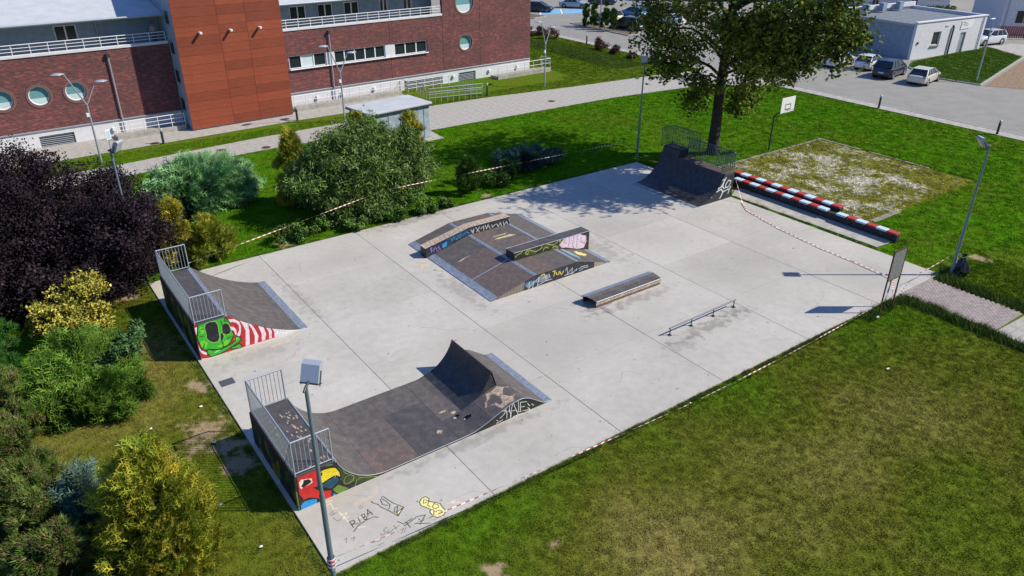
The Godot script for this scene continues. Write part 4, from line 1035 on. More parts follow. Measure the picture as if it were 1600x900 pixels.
func make_building() -> void:
	M.brick = mat(Color.WHITE, 0.9, 0.0, ImageTexture.create_from_image(brick_image()), 10.24)
	M.brick_ring = mat(lin(0.19, 0.10, 0.085), 0.9)
	M.teal_glass = mat(lin(0.14, 0.32, 0.34), 0.1)
	M.film = mat(lin(0.52, 0.64, 0.66), 0.5)
	M.plinth = mat(Color.WHITE, 0.85, 0.0, noise_tex(256, [[131, 0.02, 4, 1.0], [132, 0.2, 2, 0.5]], [[0.0, Color(0.77, 0.775, 0.79)], [0.5, Color(0.80, 0.805, 0.82)], [1.0, Color(0.83, 0.835, 0.845)]]), 3.0)
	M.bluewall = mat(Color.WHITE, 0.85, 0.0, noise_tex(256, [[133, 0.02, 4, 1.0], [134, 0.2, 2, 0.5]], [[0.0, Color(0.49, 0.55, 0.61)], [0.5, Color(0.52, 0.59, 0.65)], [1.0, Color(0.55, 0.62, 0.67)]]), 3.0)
	M.roof_sheet = mat(Color.WHITE, 0.75, 0.0, noise_tex(256, [[135, 0.015, 4, 1.0], [136, 0.15, 2, 0.5]], [[0.0, Color(0.66, 0.675, 0.69)], [0.5, Color(0.69, 0.705, 0.72)], [1.0, Color(0.72, 0.73, 0.745)]]), 5.0)
	M.paver_grey = mat(Color.WHITE, 0.92, 0.0, paver_tex(), 1.6)
	var t := thing("brick_building", "long dark red brick building with wood clad tower and round windows", "building", P(16.2, 44.2), "", deg_to_rad(2.3))
	# clad tower
	var core := MB.new()
	core.box(B(-3.88, 4.55, 5.5), Vector3(7.7, 11.0, 9.0))
	part(t, "tower_core", core.mesh(), M.bluewall)
	var cols := [-7.76, -4.7, -2.65, 0.0]
	var wt := []
	for k in 5:
		var f: float = 1.0 + [-0.04, -0.10, -0.02, -0.14, 0.0][k]
		wt.push_back(mat(Color(clampf(f, 0, 1), clampf(f * 0.98, 0, 1), clampf(f * 0.96, 0, 1)), 0.6, 0.0, wood_tex(140 + k * 3) if k < 2 else wt[k % 2].albedo_texture, 2.2))
	for r in 17:
		for c in 3:
			var h0 := 0.06 + r * 0.645
			part(t, "cladding_panel", boxm(Vector3(cols[c + 1] - cols[c] - 0.016, 0.63, 0.05), 0.004), wt[rng.randi() % 5], at(B((cols[c] + cols[c + 1]) * 0.5, 0.02, h0 + 0.315)))
	var cap := MB.new()
	cap.box(B(-3.88, 4.5, 11.1), Vector3(8.0, 0.2, 9.3), 0.02)
	part(t, "tower_coping", cap.mesh(), M.galv)
	for x in [-6.1, -3.95, -1.8]:
		var lamp := MB.new()
		lamp.box(B(x, -0.25, 6.72), Vector3(0.16, 0.14, 0.42), 0.015)
		part(t, "wall_lamp", lamp.mesh(), M.white)
	for k in 5:
		var h0 := 1.2 + k * 2.02
		var w := Node3D.new()
		w.name = "window"
		t.add_child(w, true)
		var f := MB.new()
		f.box(B(-7.745, 1.15, h0 + 0.5), Vector3(0.06, 1.0, 0.95)); part(w, "frame", f.mesh(), M.galv)
		var g := MB.new()
		g.box(B(-7.775, 1.15, h0 + 0.5), Vector3(0.02, 0.86, 0.8)); part(w, "pane", g.mesh(), M.glass)
	# wings: plinth, brick, joints, round windows
	var s := 2.0
	for side in 2:
		var xa := -27.0 if side == 0 else 0.02; var xb := -7.78 if side == 0 else 25.6
		var vents: Array = [[-17.25, -15.1]] if side == 0 else [[11.3, 15.35], [17.15, 19.05]]
		var pl := MB.new()
		var x := xa
		for q in vents:
			wall_cells(pl, x, q[0], -0.3, 1.06, s + 0.02, 0.3)
			wall_cells(pl, q[0], q[1], 0.72, 1.06, s + 0.02, 0.3)
			x = q[1]
			var gr := Node3D.new()
			gr.name = "cellar_grille"
			t.add_child(gr, true)
			var rec := MB.new()
			rec.box(B((q[0] + q[1]) * 0.5, s + 0.6, 0.25), Vector3(q[1] - q[0] + 0.1, 1.1, 0.05))
			part(gr, "backing", rec.mesh(), M.black)
			for k in 6: part(gr, "slat", boxm(Vector3(q[1] - q[0] - 0.04, 0.05, 0.10), 0.004), M.galv, at(B((q[0] + q[1]) * 0.5, s + 0.14, 0.02 + k * 0.125)))
		wall_cells(pl, x, xb, -0.3, 1.06, s + 0.02, 0.3)
		part(t, "plinth", pl.mesh(), M.plinth)
		var ledge := MB.new()
		ledge.box(B((xa + xb) * 0.5, s + 0.1, 1.10), Vector3(xb - xa, 0.08, 0.34), 0.01)
		part(t, "plinth_ledge", ledge.mesh(), M.galv)
	var bl := MB.new()
	var last := -27.0
	for cx in [-20.85, -18.7, -16.55, -14.35]:
		var c0: float = cx - 1.0; var c1: float = cx + 1.0
		wall_cells(bl, last, c0, 1.14, 5.88, s, 0.3)
		wall_cells(bl, c0, c1, 1.14, 2.38, s, 0.3); wall_cells(bl, c0, c1, 4.38, 5.88, s, 0.3)
		round_cell(bl, cx, 3.38, 0.64, c0, c1, 2.38, 4.38, s, 0.3)
		last = c1
		round_window(t, cx, 3.38, 0.64, s)
	wall_cells(bl, last, -7.78, 1.14, 5.88, s, 0.3)
	part(t, "brick_wall", bl.mesh(), M.brick)
	# right wing lower storey in three bays with open joints between them
	var bays := [[0.02, 10.13], [10.16, 15.5], [15.53, 19.58], [19.61, 25.6]]
	for bi in 4:
		var b: Array = bays[bi]
		var m := MB.new()
		var top := 5.88 if bi < 2 else 9.6
		if bi < 2:
			wall_cells(m, b[0], b[1], 1.14, 2.98, s, 0.3); wall_cells(m, b[0], b[1], 3.99, top, s, 0.3)
			if bi == 0: wall_cells(m, b[0], 0.98, 2.98, 3.99, s, 0.3)
			else: wall_cells(m, 13.87, b[1], 2.98, 3.99, s, 0.3)
		elif bi == 2:
			wall_cells(m, b[0], 16.7, 1.14, top, s, 0.3); wall_cells(m, 19.3, b[1], 1.14, top, s, 0.3)
			wall_cells(m, 16.7, 19.3, 1.14, 2.1, s, 0.3); round_cell(m, 18.0, 3.37, 0.68, 16.7, 19.3, 2.1, 4.64, s, 0.3)
			wall_cells(m, 16.7, 19.3, 4.64, 5.6, s, 0.3); round_cell(m, 17.95, 6.87, 0.95, 16.7, 19.3, 5.6, 8.14, s, 0.3)
			wall_cells(m, 16.7, 19.3, 8.14, top, s, 0.3)
			round_window(t, 18.0, 3.37, 0.68, s); round_window(t, 17.95, 6.87, 0.95, s)
		else:
			wall_cells(m, b[0], b[1], 1.14, top, s, 0.3)
			m.box(B(25.45, 8.0, 5.37), Vector3(0.3, 8.46, 11.4))
		part(t, "brick_wall", m.mesh(), M.brick)
	for q in [[4.2, 4.9], [9.66, 10.56]]:
		var m := MB.new()
		m.box(B((q[0] + q[1]) * 0.5, s + 0.12, 3.485), Vector3(q[1] - q[0], 1.0, 0.2))
		part(t, "window_pier", m.mesh(), M.plinth)
	flat_window(t, 0.98, 4.2, 2.98, 3.99, s + 0.1, 3, 1)
	flat_window(t, 4.9, 9.66, 2.98, 3.99, s + 0.1, 5); flat_window(t, 10.56, 13.87, 2.98, 3.99, s + 0.1, 3)
	for q in [[0.98, 4.55], [4.56, 10.1], [10.12, 13.9]]:
		var m := MB.new()
		m.box(B((q[0] + q[1]) * 0.5, s - 0.02, 2.95), Vector3(q[1] - q[0], 0.06, 0.3), 0.008)
		part(t, "sill", m.mesh(), M.white)
	# balconies: floor, upstand, railing, back wall with windows, roof edge
	for side in 2:
		var xa := -27.0 if side == 0 else 0.02; var xb := -7.78 if side == 0 else 15.5
		var xc := (xa + xb) * 0.5; var L := xb - xa
		var fl := MB.new()
		fl.box(B(xc, 3.0, 5.55), Vector3(L, 0.2, 1.4)); part(t, "balcony_floor", fl.mesh(), M.concrete)
		var upm := MB.new()
		upm.box(B(xc, s + 0.11, 5.99), Vector3(L, 0.18, 0.34), 0.01); part(t, "balcony_edge", upm.mesh(), M.plinth)
		white_rail(t, B(xa + 0.1, s + 0.1, 6.08), B(xb - 0.1, s + 0.1, 6.08), 0.62, 3, 1.05, M.white)
		var ws: Array = [[-22.4, -21.0], [-14.5, -13.1]] if side == 0 else [[2.2, 3.6], [4.6, 5.95], [6.95, 8.35], [10.3, 11.1], [12.6, 13.5]]
		var bw := MB.new()
		var x := xa
		for q in ws:
			wall_cells(bw, x, q[0], 5.6, 7.75, 3.65, 0.2); wall_cells(bw, q[0], q[1], 5.6, 6.4, 3.65, 0.2); wall_cells(bw, q[0], q[1], 7.45, 7.75, 3.65, 0.2)
			x = q[1]
			flat_window(t, q[0], q[1], 6.4, 7.45, 3.7, 2)
		wall_cells(bw, x, xb, 5.6, 7.75, 3.65, 0.2)
		part(t, "balcony_back_wall", bw.mesh(), M.bluewall)
		var rf := MB.new()
		rf.quad(B(xa, 1.95, 7.9), B(xb, 1.95, 7.9), B(xb, 12.0, 9.9), B(xa, 12.0, 9.9))
		rf.quad(B(xb, 1.95, 7.76), B(xa, 1.95, 7.76), B(xa, 3.66, 7.76), B(xb, 3.66, 7.76))
		rf.quad(B(xa, 1.95, 7.76), B(xb, 1.95, 7.76), B(xb, 1.95, 7.9), B(xa, 1.95, 7.9))
		part(t, "roof", rf.mesh(), M.roof_sheet)
		var gt := MB.new()
		gt.tube([B(xa, 1.9, 7.86), B(xb, 1.9, 7.86)], 0.07, 8); part(t, "gutter", gt.mesh(), M.galv)
		for px in ([-11.9, -20.0] if side == 0 else [4.55]):
			var dp := MB.new()
			dp.tube([B(px, 2.02, 7.7), B(px, 3.5, 7.5), B(px, 3.5, 5.7)], 0.05, 8); part(t, "downpipe", dp.mesh(), M.galv)
			var d2 := MB.new()
			d2.tube([B(px, 1.88, 5.5), B(px, 1.88, 0.0)], 0.055, 8); part(t, "downpipe", d2.mesh(), M.galv)
			part(t, "rain_hopper", boxm(Vector3(0.22, 0.26, 0.2), 0.02), M.dark_metal, at(B(px, 1.86, 5.55)))
	var rr := MB.new()
	rr.box(B(20.55, 7.0, 9.65), Vector3(10.1, 0.12, 10.3), 0.02); part(t, "flat_roof", rr.mesh(), M.roof_sheet)
	for x in [3.0, 5.2, 8.3, 16.5, 20.6, 24.0, -12.6, -9.8]: part(t, "plinth_lamp", boxm(Vector3(0.22, 0.26, 0.16), 0.02), M.white, at(B(x, s - 0.08, 0.5)))
	# access ramps along the plinth, each with its own low wall and railing
	for q in [[-12.7, -7.95, 0.7, "light concrete access ramp with white railing left of the clad tower"], [0.4, 10.2, 0.6, "long access ramp with thin white railing under the window band"], [20.5, 27.0, 0.4, "stepped entrance platform with white railing at the brick corner"]]:
		var rp := thing("access_ramp", q[3], "ramp", t.to_global(B(q[0], q[2], 0)), "", deg_to_rad(2.3))
		var L: float = q[1] - q[0]
		var wl := MB.new()
		wl.box(B(L * 0.5, 0.06, 0.12), Vector3(L, 0.42, 0.14), 0.01); part(rp, "kerb_wall", wl.mesh(), M.concrete)
		var sl := MB.new()
		sl.box(B(L * 0.5, 0.65, 0.05), Vector3(L, 0.3, 1.04)); part(rp, "walkway", sl.mesh(), M.paver_grey)
		white_rail(rp, B(0.05, 0.06, 0.33), B(L - 0.05, 0.06, 0.33), 0.85, 3 if q[0] < 0.0 else 2, 1.0, M.white)
		if q[0] > 20.0: white_rail(rp, B(L - 0.05, 0.06, 0.33), B(L - 0.05, 1.5, 0.33), 0.85, 3, 0.8, M.white)
	var gp := thing("guard_railing", "white guard railing round the stair down beside the cellar grille", "railing", t.to_global(B(11.0, 0.9, 0)), "", deg_to_rad(2.3))
	white_rail(gp, B(0, 0, 0), B(4.3, 0, 0), 0.95, 3, 0.85, M.white); white_rail(gp, B(0, 0, 0), B(0, 1.0, 0), 0.95, 3, 0.85, M.white)
	var st := thing("stair_railing", "zigzag of thin pale handrails crossing the grass to the path", "railing", P(28.6, 42.0))
	for q in [[26.7, 41.1, 31.4, 40.2], [27.3, 42.2, 32.2, 41.4], [31.4, 40.2, 32.2, 41.4], [27.3, 42.2, 27.6, 44.6], [31.8, 42.4, 32.3, 45.4]]:
		var a := P(q[0], q[1], -0.05) - st.position; var b := P(q[2], q[3], -0.05) - st.position
		white_rail(st, a, b, 0.95, 2, 0.55, M.galv)

func wood_tex(sd: int) -> ImageTexture:
	var w := 256
	var f := FastNoiseLite.new()
	f.seed = sd; f.frequency = 0.05; f.noise_type = FastNoiseLite.TYPE_SIMPLEX_SMOOTH; f.fractal_octaves = 4
	var img := Image.create(w, w, false, Image.FORMAT_RGB8)
	for y in w:
		for x in w:
			var a := f.get_noise_2d(x * 0.12, y * 2.2) * 0.5 + 0.5
			var b := f.get_noise_2d(x * 0.5 + 400, y * 0.7) * 0.5 + 0.5
			img.set_pixel(x, y, Color8(122, 56, 34).lerp(Color8(172, 88, 56), clampf(a * 0.8 + b * 0.35 - 0.1, 0, 1)))
	return ImageTexture.create_from_image(img)
func paver_tex() -> ImageTexture:
	var img := Image.create(256, 256, false, Image.FORMAT_RGB8)
	img.fill(Color8(132, 128, 120))
	var q := RandomNumberGenerator.new()
	q.seed = 12
	for r in 16:
		for c in 9:
			var g := q.randf_range(0.90, 1.06)
			img.fill_rect(Rect2i(c * 32 - (16 if r % 2 else 0) + 1, r * 16 + 1, 30, 14), Color(0.655 * g, 0.64 * g, 0.61 * g))
	return ImageTexture.create_from_image(img)

# ---------- paths, roads, kerbs, other buildings ----------
func sheet_poly(called: String, pts: Array, h: float, mt: Material) -> MeshInstance3D:
	var pv := PackedVector2Array()
	for q in pts: pv.push_back(Vector2(q[0], -q[1]))
	var tr := Geometry2D.triangulate_polygon(pv)
	var m := MB.new()
	for k in range(0, tr.size(), 3):
		var a := pv[tr[k]]; var b := pv[tr[k + 1]]; var c := pv[tr[k + 2]]
		if (b - a).cross(c - a) > 0:
			var s := b
			b = c; c = s
		m.tri(Vector3(a.x, h, a.y), Vector3(b.x, h, b.y), Vector3(c.x, h, c.y))
	var o := part(self, called, m.mesh(), mt)
	structure(o)
	return o
func kerb_line(parent: Node3D, pts: Array, w: float, top: float, mt: Material, piece := 1.0) -> void:   # single kerb stones
	for k in pts.size() - 1:
		var a := P(pts[k][0], pts[k][1]); var b := P(pts[k + 1][0], pts[k + 1][1])
		var n := maxi(1, int(round(a.distance_to(b) / piece)))
		var L := a.distance_to(b) / n
		for j in n:
			var c := a.lerp(b, (j + 0.5) / n)
			c.y = top - 0.1 + rng.randf_range(-0.006, 0.006)
			var bs := Basis(Vector3.UP, atan2(-(b - a).z, (b - a).x))
			part(parent, "kerb_stone", boxm(Vector3(snappedf(L - 0.012, 0.01), 0.2, w), 0.012), mt, Transform3D(bs, c - parent.position))
func make_surroundings() -> void:
	M.path = mat(Color.WHITE, 0.92, 0.0, paver_tex(), 1.5)
	M.path.uv1_offset = Vector3(0.3, 0.1, 0)
	sheet_poly("path", [[-40, 33.6], [4.7, 36.2], [12.4, 36.5], [16.3, 36.2], [16.3, 31.6], [22.6, 31.9], [22.75, 34.2], [40.9, 34.0], [48.8, 33.1], [56.3, 29.0], [57.4, 29.0], [57.4, 37.2], [53.2, 38.2], [40.9, 39.14], [32, 40.2], [26.4, 40.4], [18.6, 39.8], [11.6, 39.5], [1.8, 38.6], [-40, 36.2]], -0.035, M.path)
	sheet_poly("pavement", [[-40, 39.9], [0.5, 41.75], [15.6, 42.35], [20.0, 42.3], [26.5, 43.4], [26.5, 48], [-40, 46.0]], -0.034, M.paver_grey)
	sheet_poly("pavement", [[56.2, -60], [57.5, -60], [57.5, 130], [56.2, 130]], -0.025, M.concrete)
	sheet_poly("road", [[57.4, -60], [200, -60], [200, 200], [40, 200], [40, 82], [57.4, 72]], -0.045, M.asphalt)
	var grit := MB.new()
	var st := Node3D.new()
	st.name = numbered("kerb")
	add_child(st); structure(st)
	kerb_line(st, [[57.5, 4], [57.5, 70]], 0.15, 0.0, M.concrete, 2.0)
	M.bluepaint = mat(lin(0.16, 0.38, 0.58), 0.8)
	for q in [[[66.2, 77.2], [69.2, 81.2], [72.2, 80.4], [69.2, 76.3]], [[69.6, 76.0], [72.4, 80.0], [75.4, 78.2], [73.0, 75.0]]]: sheet_poly("bay_marking", q, -0.040, M.bluepaint)
	for q in [[[69.25, 76.2], [72.2, 80.3], [72.4, 80.2], [69.45, 76.1]], [[73.05, 74.9], [75.5, 78.2], [75.7, 78.1], [73.25, 74.8]], [[66.0, 77.2], [69.1, 81.3], [69.3, 81.2], [66.2, 77.1]]]: sheet_poly("line_marking", q, -0.036, M.white)
	for isl in [[[63.9, 56.6], [66.0, 56.6], [66.0, 67.8], [64.4, 68.4]], [[64.8, 36.4], [67.6, 36.4], [69.4, 43.0], [65.0, 43.4]], [[63.0, 74.6], [65.6, 75.2], [65.0, 78.0], [60.0, 79.0]]]:
		var isn := Node3D.new()
		isn.name = numbered("planting_island")
		add_child(isn); structure(isn)
		isn.position = P(isl[0][0], isl[0][1])
		kerb_line(isn, isl + [isl[0]], 0.14, 0.08, M.concrete, 1.0)
		var pm := MB.new()
		pm.quad(P(isl[0][0], isl[0][1], 0.03), P(isl[1][0], isl[1][1], 0.03), P(isl[2][0], isl[2][1], 0.03), P(isl[3][0], isl[3][1], 0.03))
		wpart(isn, "mulch", pm.mesh(), M.soil)
	# grass plot by the white building, and the block-paved lot beside it
	var plot: Array = [[71.4, 22.4], [71.9, 18.2], [89.8, 22.2], [93.2, 27.6], [77.6, 27.9], [74.2, 26.4]]
	sheet_poly("lawn", plot, 0.03, mat(Color.WHITE, 0.95, 0.0, noise_tex(256, [[201, 0.03, 4, 1.0], [202, 0.25, 2, 0.8]], [[0.0, Color(0.20, 0.31, 0.05)], [0.5, Color(0.27, 0.40, 0.06)], [1.0, Color(0.37, 0.46, 0.12)]]), 5.0))
	var pk := Node3D.new()
	pk.name = numbered("kerb")
	add_child(pk); structure(pk)
	kerb_line(pk, [plot[5], plot[0], plot[1], plot[2]], 0.14, 0.07, M.concrete, 1.0)
	sheet_poly("pavement", [[72.0, 17.9], [90.0, 21.9], [112, 14], [112, 2], [79, 6]], -0.03, mat(Color(0.82, 0.70, 0.58), 0.92, 0.0, paver_tex(), 2.0))
	sheet_poly("pavement", [[90.5, 22.4], [93.6, 27.8], [98, 27.0], [104, 18]], -0.032, M.concrete)
	# planted bank beside the building
	var bank := MB.new()
	bank.col = Color(0.05, 0.085, 0.02)
	for i in 16:
		for j in 6:
			var f := func(a: int, b: int) -> Vector3:
				var t := a / 16.0; var w := b / 6.0
				return P(lerpf(49.0, 53.2, w) + sin(t * 3.0) * 0.4, lerpf(42.6, 62.0, t), -0.08 + 0.5 * sin(w * PI) * minf(1.0, minf(t, 1.0 - t) * 5.0))
			bank.quad(f.call(i, j), f.call(i, j + 1), f.call(i + 1, j + 1), f.call(i + 1, j))
	var bo := part(self, "planted_bank", bank.mesh(), M.needle)
	structure(bo)
	# old court: worn kerb of single stones
	M.kerb_old = mat(Color(0.85, 0.84, 0.78), 0.95, 0.0, M.concrete.albedo_texture, 1.1)
	var ck := thing("court_kerb", "worn pale concrete kerb framing the overgrown gravel court", "kerb", P(40, 11))
	kerb_line(ck, [[33.0, 16.3], [44.7, 16.35], [44.7, 13.2]], 0.22, -0.018, M.kerb_old, 1.0)
	kerb_line(ck, [[44.7, 12.6], [44.7, 8.4]], 0.2, -0.022, M.kerb_old, 1.0)
	kerb_line(ck, [[33.4, 5.45], [36.0, 5.45]], 0.34, -0.03, M.kerb_old, 0.9)
	sheet_poly("pavement", [[30.45, 3.4], [31.75, 3.3], [31.75, 13.2], [30.3, 12.4]], -0.03, M.concrete)
	# block-paved walk leading away from the pad, with its steps
	var wk := Node3D.new()
	wk.name = "walk"
	add_child(wk); structure(wk)
	var bed := MB.new()
	bed.quad(P(26.65, -4.0, -0.045), P(29.2, -3.85, -0.045), P(29.15, -0.02, -0.045), P(26.6, -0.02, -0.045))
	part(wk, "bedding", bed.mesh(), M.soil)
	var pav := MB.new()
	for r in 38:
		for c in 13:
			var g := rng.randf_range(0.82, 1.1)
			pav.col = Color(0.30 * g, 0.255 * g, 0.235 * g)
			var u := 26.62 + (c + (0.5 if r % 2 else 0.0)) * 0.2
			if u > 29.1: continue
			pav.box(P(u + 0.1, -0.06 - r * 0.1035, -0.03 + rng.randf_range(-0.003, 0.003)), Vector3(0.19, 0.06, 0.094), 0.006)
	var po := part(wk, "paving_blocks", pav.mesh(), M.paint)
	po.set_meta("kind", "stuff")
	for k in 8: part(wk, "step", boxm(Vector3(2.65, 0.16, 0.36), 0.012), M.concrete, Transform3D(Basis(Vector3.UP, -0.04), P(28.0, -4.2 - k * 0.37, -0.11 - k * 0.004)))
	# manhole covers
	for q in [[11.4, 36.9, "round rusty manhole cover in the block path behind the golden shrub"], [8.7, 38.0, "round manhole cover in the path beside the spreading juniper"], [35.6, 36.0, "round manhole cover in the wide path in front of the brick corner"], [5.4, 42.2, "pale round cover set in the pavement beside the clad tower"]]:
		var mh := thing("manhole_cover", q[2], "manhole cover", P(q[0], q[1], -0.03))
		var r := MB.new()
		r.lathe(Vector3.ZERO, [[0.36, 0.0], [0.36, 0.012], [0.31, 0.012]], 20); part(mh, "ring", r.mesh(), M.concrete)
		var l := MB.new()
		l.lathe(Vector3.ZERO, [[0.30, 0.0], [0.30, 0.014], [0.28, 0.018], [0.001, 0.018]], 20); part(mh, "lid", l.mesh(), M.rust)
	make_kiosk()
	make_white_hall()
	make_far_houses()

func make_kiosk() -> void:
	var t := thing("transformer_kiosk", "small windowless grey utility kiosk with a flat overhanging roof", "kiosk", P(19.35, 33.75), "", deg_to_rad(6.5))
	M.kiosk = mat(Color.WHITE, 0.8, 0.0, noise_tex(256, [[211, 0.02, 4, 1.0], [212, 0.15, 3, 0.6]], [[0.0, Color(0.50, 0.56, 0.59)], [0.5, Color(0.58, 0.64, 0.67)], [1.0, Color(0.66, 0.71, 0.73)]]), 2.5)
	var b := MB.new()
	b.box(Vector3(0, 1.14, 0), Vector3(4.9, 2.32, 2.6), 0.02); part(t, "wall", b.mesh(), M.kiosk)
	for k in 5: part(t, "wall_rib", boxm(Vector3(0.05, 2.2, 0.04), 0.008), M.kiosk, at(Vector3(-1.95 + k * 0.98, 1.14, 1.31)))
	var r := MB.new()
	r.box(Vector3(0, 2.39, 0), Vector3(5.25, 0.18, 2.95), 0.03); part(t, "roof", r.mesh(), M.roof_sheet)
	var tr := MB.new()
	tr.box(Vector3(0, 2.33, 0), Vector3(5.3, 0.07, 3.0), 0.01); part(t, "roof_trim", tr.mesh(), M.dark_metal)
	var d := MB.new()
	d.box(Vector3(-2.46, 1.05, 0.3), Vector3(0.04, 2.0, 1.5), 0.01); part(t, "door", d.mesh(), M.galv)

func make_white_hall() -> void:
	var t := thing("single_storey_hall", "low white flat-roofed hall with dark window and grey door", "building", P(78.3, 28.6), "", deg_to_rad(-6.1))
	var H := 3.65; var L := 12.3; var D := 9.0
	var f := MB.new()
	var ops := [[3.1, 4.5, 1.15, 2.55], [8.0, 9.05, 0.0, 2.15]]
	wall_cells(f, 0, 3.1, -0.1, H, 0, 0.3); wall_cells(f, 4.5, 8.0, -0.1, H, 0, 0.3); wall_cells(f, 9.05, L, -0.1, H, 0, 0.3)
	wall_cells(f, 3.1, 4.5, -0.1, 1.15, 0, 0.3); wall_cells(f, 3.1, 4.5, 2.55, H, 0, 0.3); wall_cells(f, 8.0, 9.05, 2.15, H, 0, 0.3)
	part(t, "front_wall", f.mesh(), M.plinth)
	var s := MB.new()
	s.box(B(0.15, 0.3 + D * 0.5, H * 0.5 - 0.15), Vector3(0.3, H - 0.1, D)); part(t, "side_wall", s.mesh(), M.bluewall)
	var s2 := MB.new()
	s2.box(B(L - 0.15, 0.3 + D * 0.5, H * 0.5), Vector3(0.3, H + 0.2, D)); s2.box(B(L * 0.5, D + 0.3, H * 0.5), Vector3(L, H + 0.1, 0.3)); part(t, "rear_wall", s2.mesh(), M.plinth)
	M.felt = mat(Color.WHITE, 0.9, 0.0, noise_tex(256, [[221, 0.02, 4, 1.0], [222, 0.2, 2, 0.6]], [[0.0, Color(0.34, 0.37, 0.40)], [0.5, Color(0.42, 0.45, 0.48)], [1.0, Color(0.50, 0.53, 0.55)]]), 4.0)
	for k in 6: part(t, "roof_felt_strip", boxm(Vector3(L - 0.4, 0.06, D / 6.0 - 0.02), 0.006), M.felt, at(B(L * 0.5 - 0.1, 0.35 + (k + 0.5) * D / 6.0, H - 0.28)))
	var cp := MB.new()
	cp.box(B(L * 0.5, 0.12, H + 0.06), Vector3(L + 0.2, 0.12, 0.42), 0.01); part(t, "coping", cp.mesh(), M.plinth)
	var fa := MB.new()
	fa.box(B(-0.06, 0.3 + D * 0.5, H - 0.22), Vector3(0.1, 0.24, D)); part(t, "fascia", fa.mesh(), M.galv)
	var pp := MB.new()
	pp.box(B(L * 0.5, D + 0.1, H + 0.3), Vector3(L, 0.5, 0.25), 0.01); part(t, "parapet", pp.mesh(), M.plinth)
	for x in [2.6, 5.6, 8.6]: part(t, "chimney", boxm(Vector3(0.7, 0.9, 0.6), 0.02), M.bluewall, at(B(x, D - 0.5, H + 0.35)))
	flat_window(t, 3.1, 4.5, 1.15, 2.55, 0.12, 1)
	var sl := MB.new()
	sl.box(B(3.8, -0.03, 1.12), Vector3(1.6, 0.06, 0.3), 0.01); part(t, "sill", sl.mesh(), M.concrete)
	var d := MB.new()
	d.box(B(8.52, 0.16, 1.07), Vector3(1.0, 2.12, 0.06), 0.01)
	var door := part(t, "door", d.mesh(), M.galv)
	var hd := MB.new()
	hd.box(B(8.92, 0.09, 1.05), Vector3(0.14, 0.04, 0.08)); part(door, "handle", hd.mesh(), M.dark_metal)
	var pipe := MB.new()
	pipe.tube([B(6.3, -0.12, 0.0), B(6.3, -0.12, 2.9), B(6.35, 0.1, 3.1)], 0.09, 8); part(t, "flue_pipe", pipe.mesh(), M.dark_metal)
	var dp := MB.new()
	dp.tube([B(11.7, -0.08, 0.0), B(11.7, -0.08, H - 0.1)], 0.05, 8); part(t, "downpipe", dp.mesh(), M.galv)
	part(t, "vent", boxm(Vector3(0.5, 0.16, 0.05), 0.01), M.galv, at(B(5.2, -0.02, 3.05)))
	part(t, "meter_box", boxm(Vector3(0.2, 0.24, 0.1), 0.01), M.dark_metal, at(B(0.7, -0.05, 1.6)))
	var bn := MB.new()
	bn.prism(PackedVector2Array([Vector2(7.7, 2.5), Vector2(9.3, 2.55), Vector2(9.85, 2.75), Vector2(9.9, 3.4), Vector2(7.8, 3.35)]), 0.03, 0.05)
	part(t, "banner", bn.mesh(), M.white)
	for k in 3: part(t, "banner_lettering", boxm(Vector3([0.5, 0.95, 0.7][k], 0.05, 0.01)), mat(lin(0.25, 0.24, 0.3), 0.8) if k else M.rust, at(B(8.3 + k * 0.15, -0.06, 3.2 - k * 0.16)))

func plain_house(label: String, at_: Vector3, turn: float, L: float, H: float, D: float, wallm: Material, roofm: Material, wins: Array, pitched: bool) -> Node3D:
	var t := thing("house", label, "house", at_, "", turn)
	var b := MB.new()
	b.box(B(L * 0.5, D * 0.5, H * 0.5), Vector3(L, H, D), 0.02); part(t, "wall", b.mesh(), wallm)
	var r := MB.new()
	if pitched:
		r.xf = Transform3D(Basis(Vector3.UP, PI / 2), Vector3.ZERO)
		r.prism(PackedVector2Array([Vector2(-0.5, H), Vector2(D + 0.5, H), Vector2(D * 0.5, H + 2.6)]), -0.4, L + 0.4)
	else: r.box(B(L * 0.5, D * 0.5, H + 0.15), Vector3(L + 0.5, 0.28, D + 0.5), 0.03)
	part(t, "roof", r.mesh(), roofm)
	for q in wins:
		var w := Node3D.new()
		w.name = "door" if q.size() > 4 else "window"
		t.add_child(w, true)
		part(w, "frame", boxm(Vector3(q[1] - q[0], q[3] - q[2], 0.08), 0.01), M.white, at(B((q[0] + q[1]) * 0.5, -0.03, (q[2] + q[3]) * 0.5)))
		for k in 2: part(w, "pane", boxm(Vector3((q[1] - q[0]) * 0.5 - 0.1, q[3] - q[2] - 0.14, 0.02)), M.glass, at(B(lerpf(q[0], q[1], 0.25 + 0.5 * k), -0.08, (q[2] + q[3]) * 0.5)))
	return t
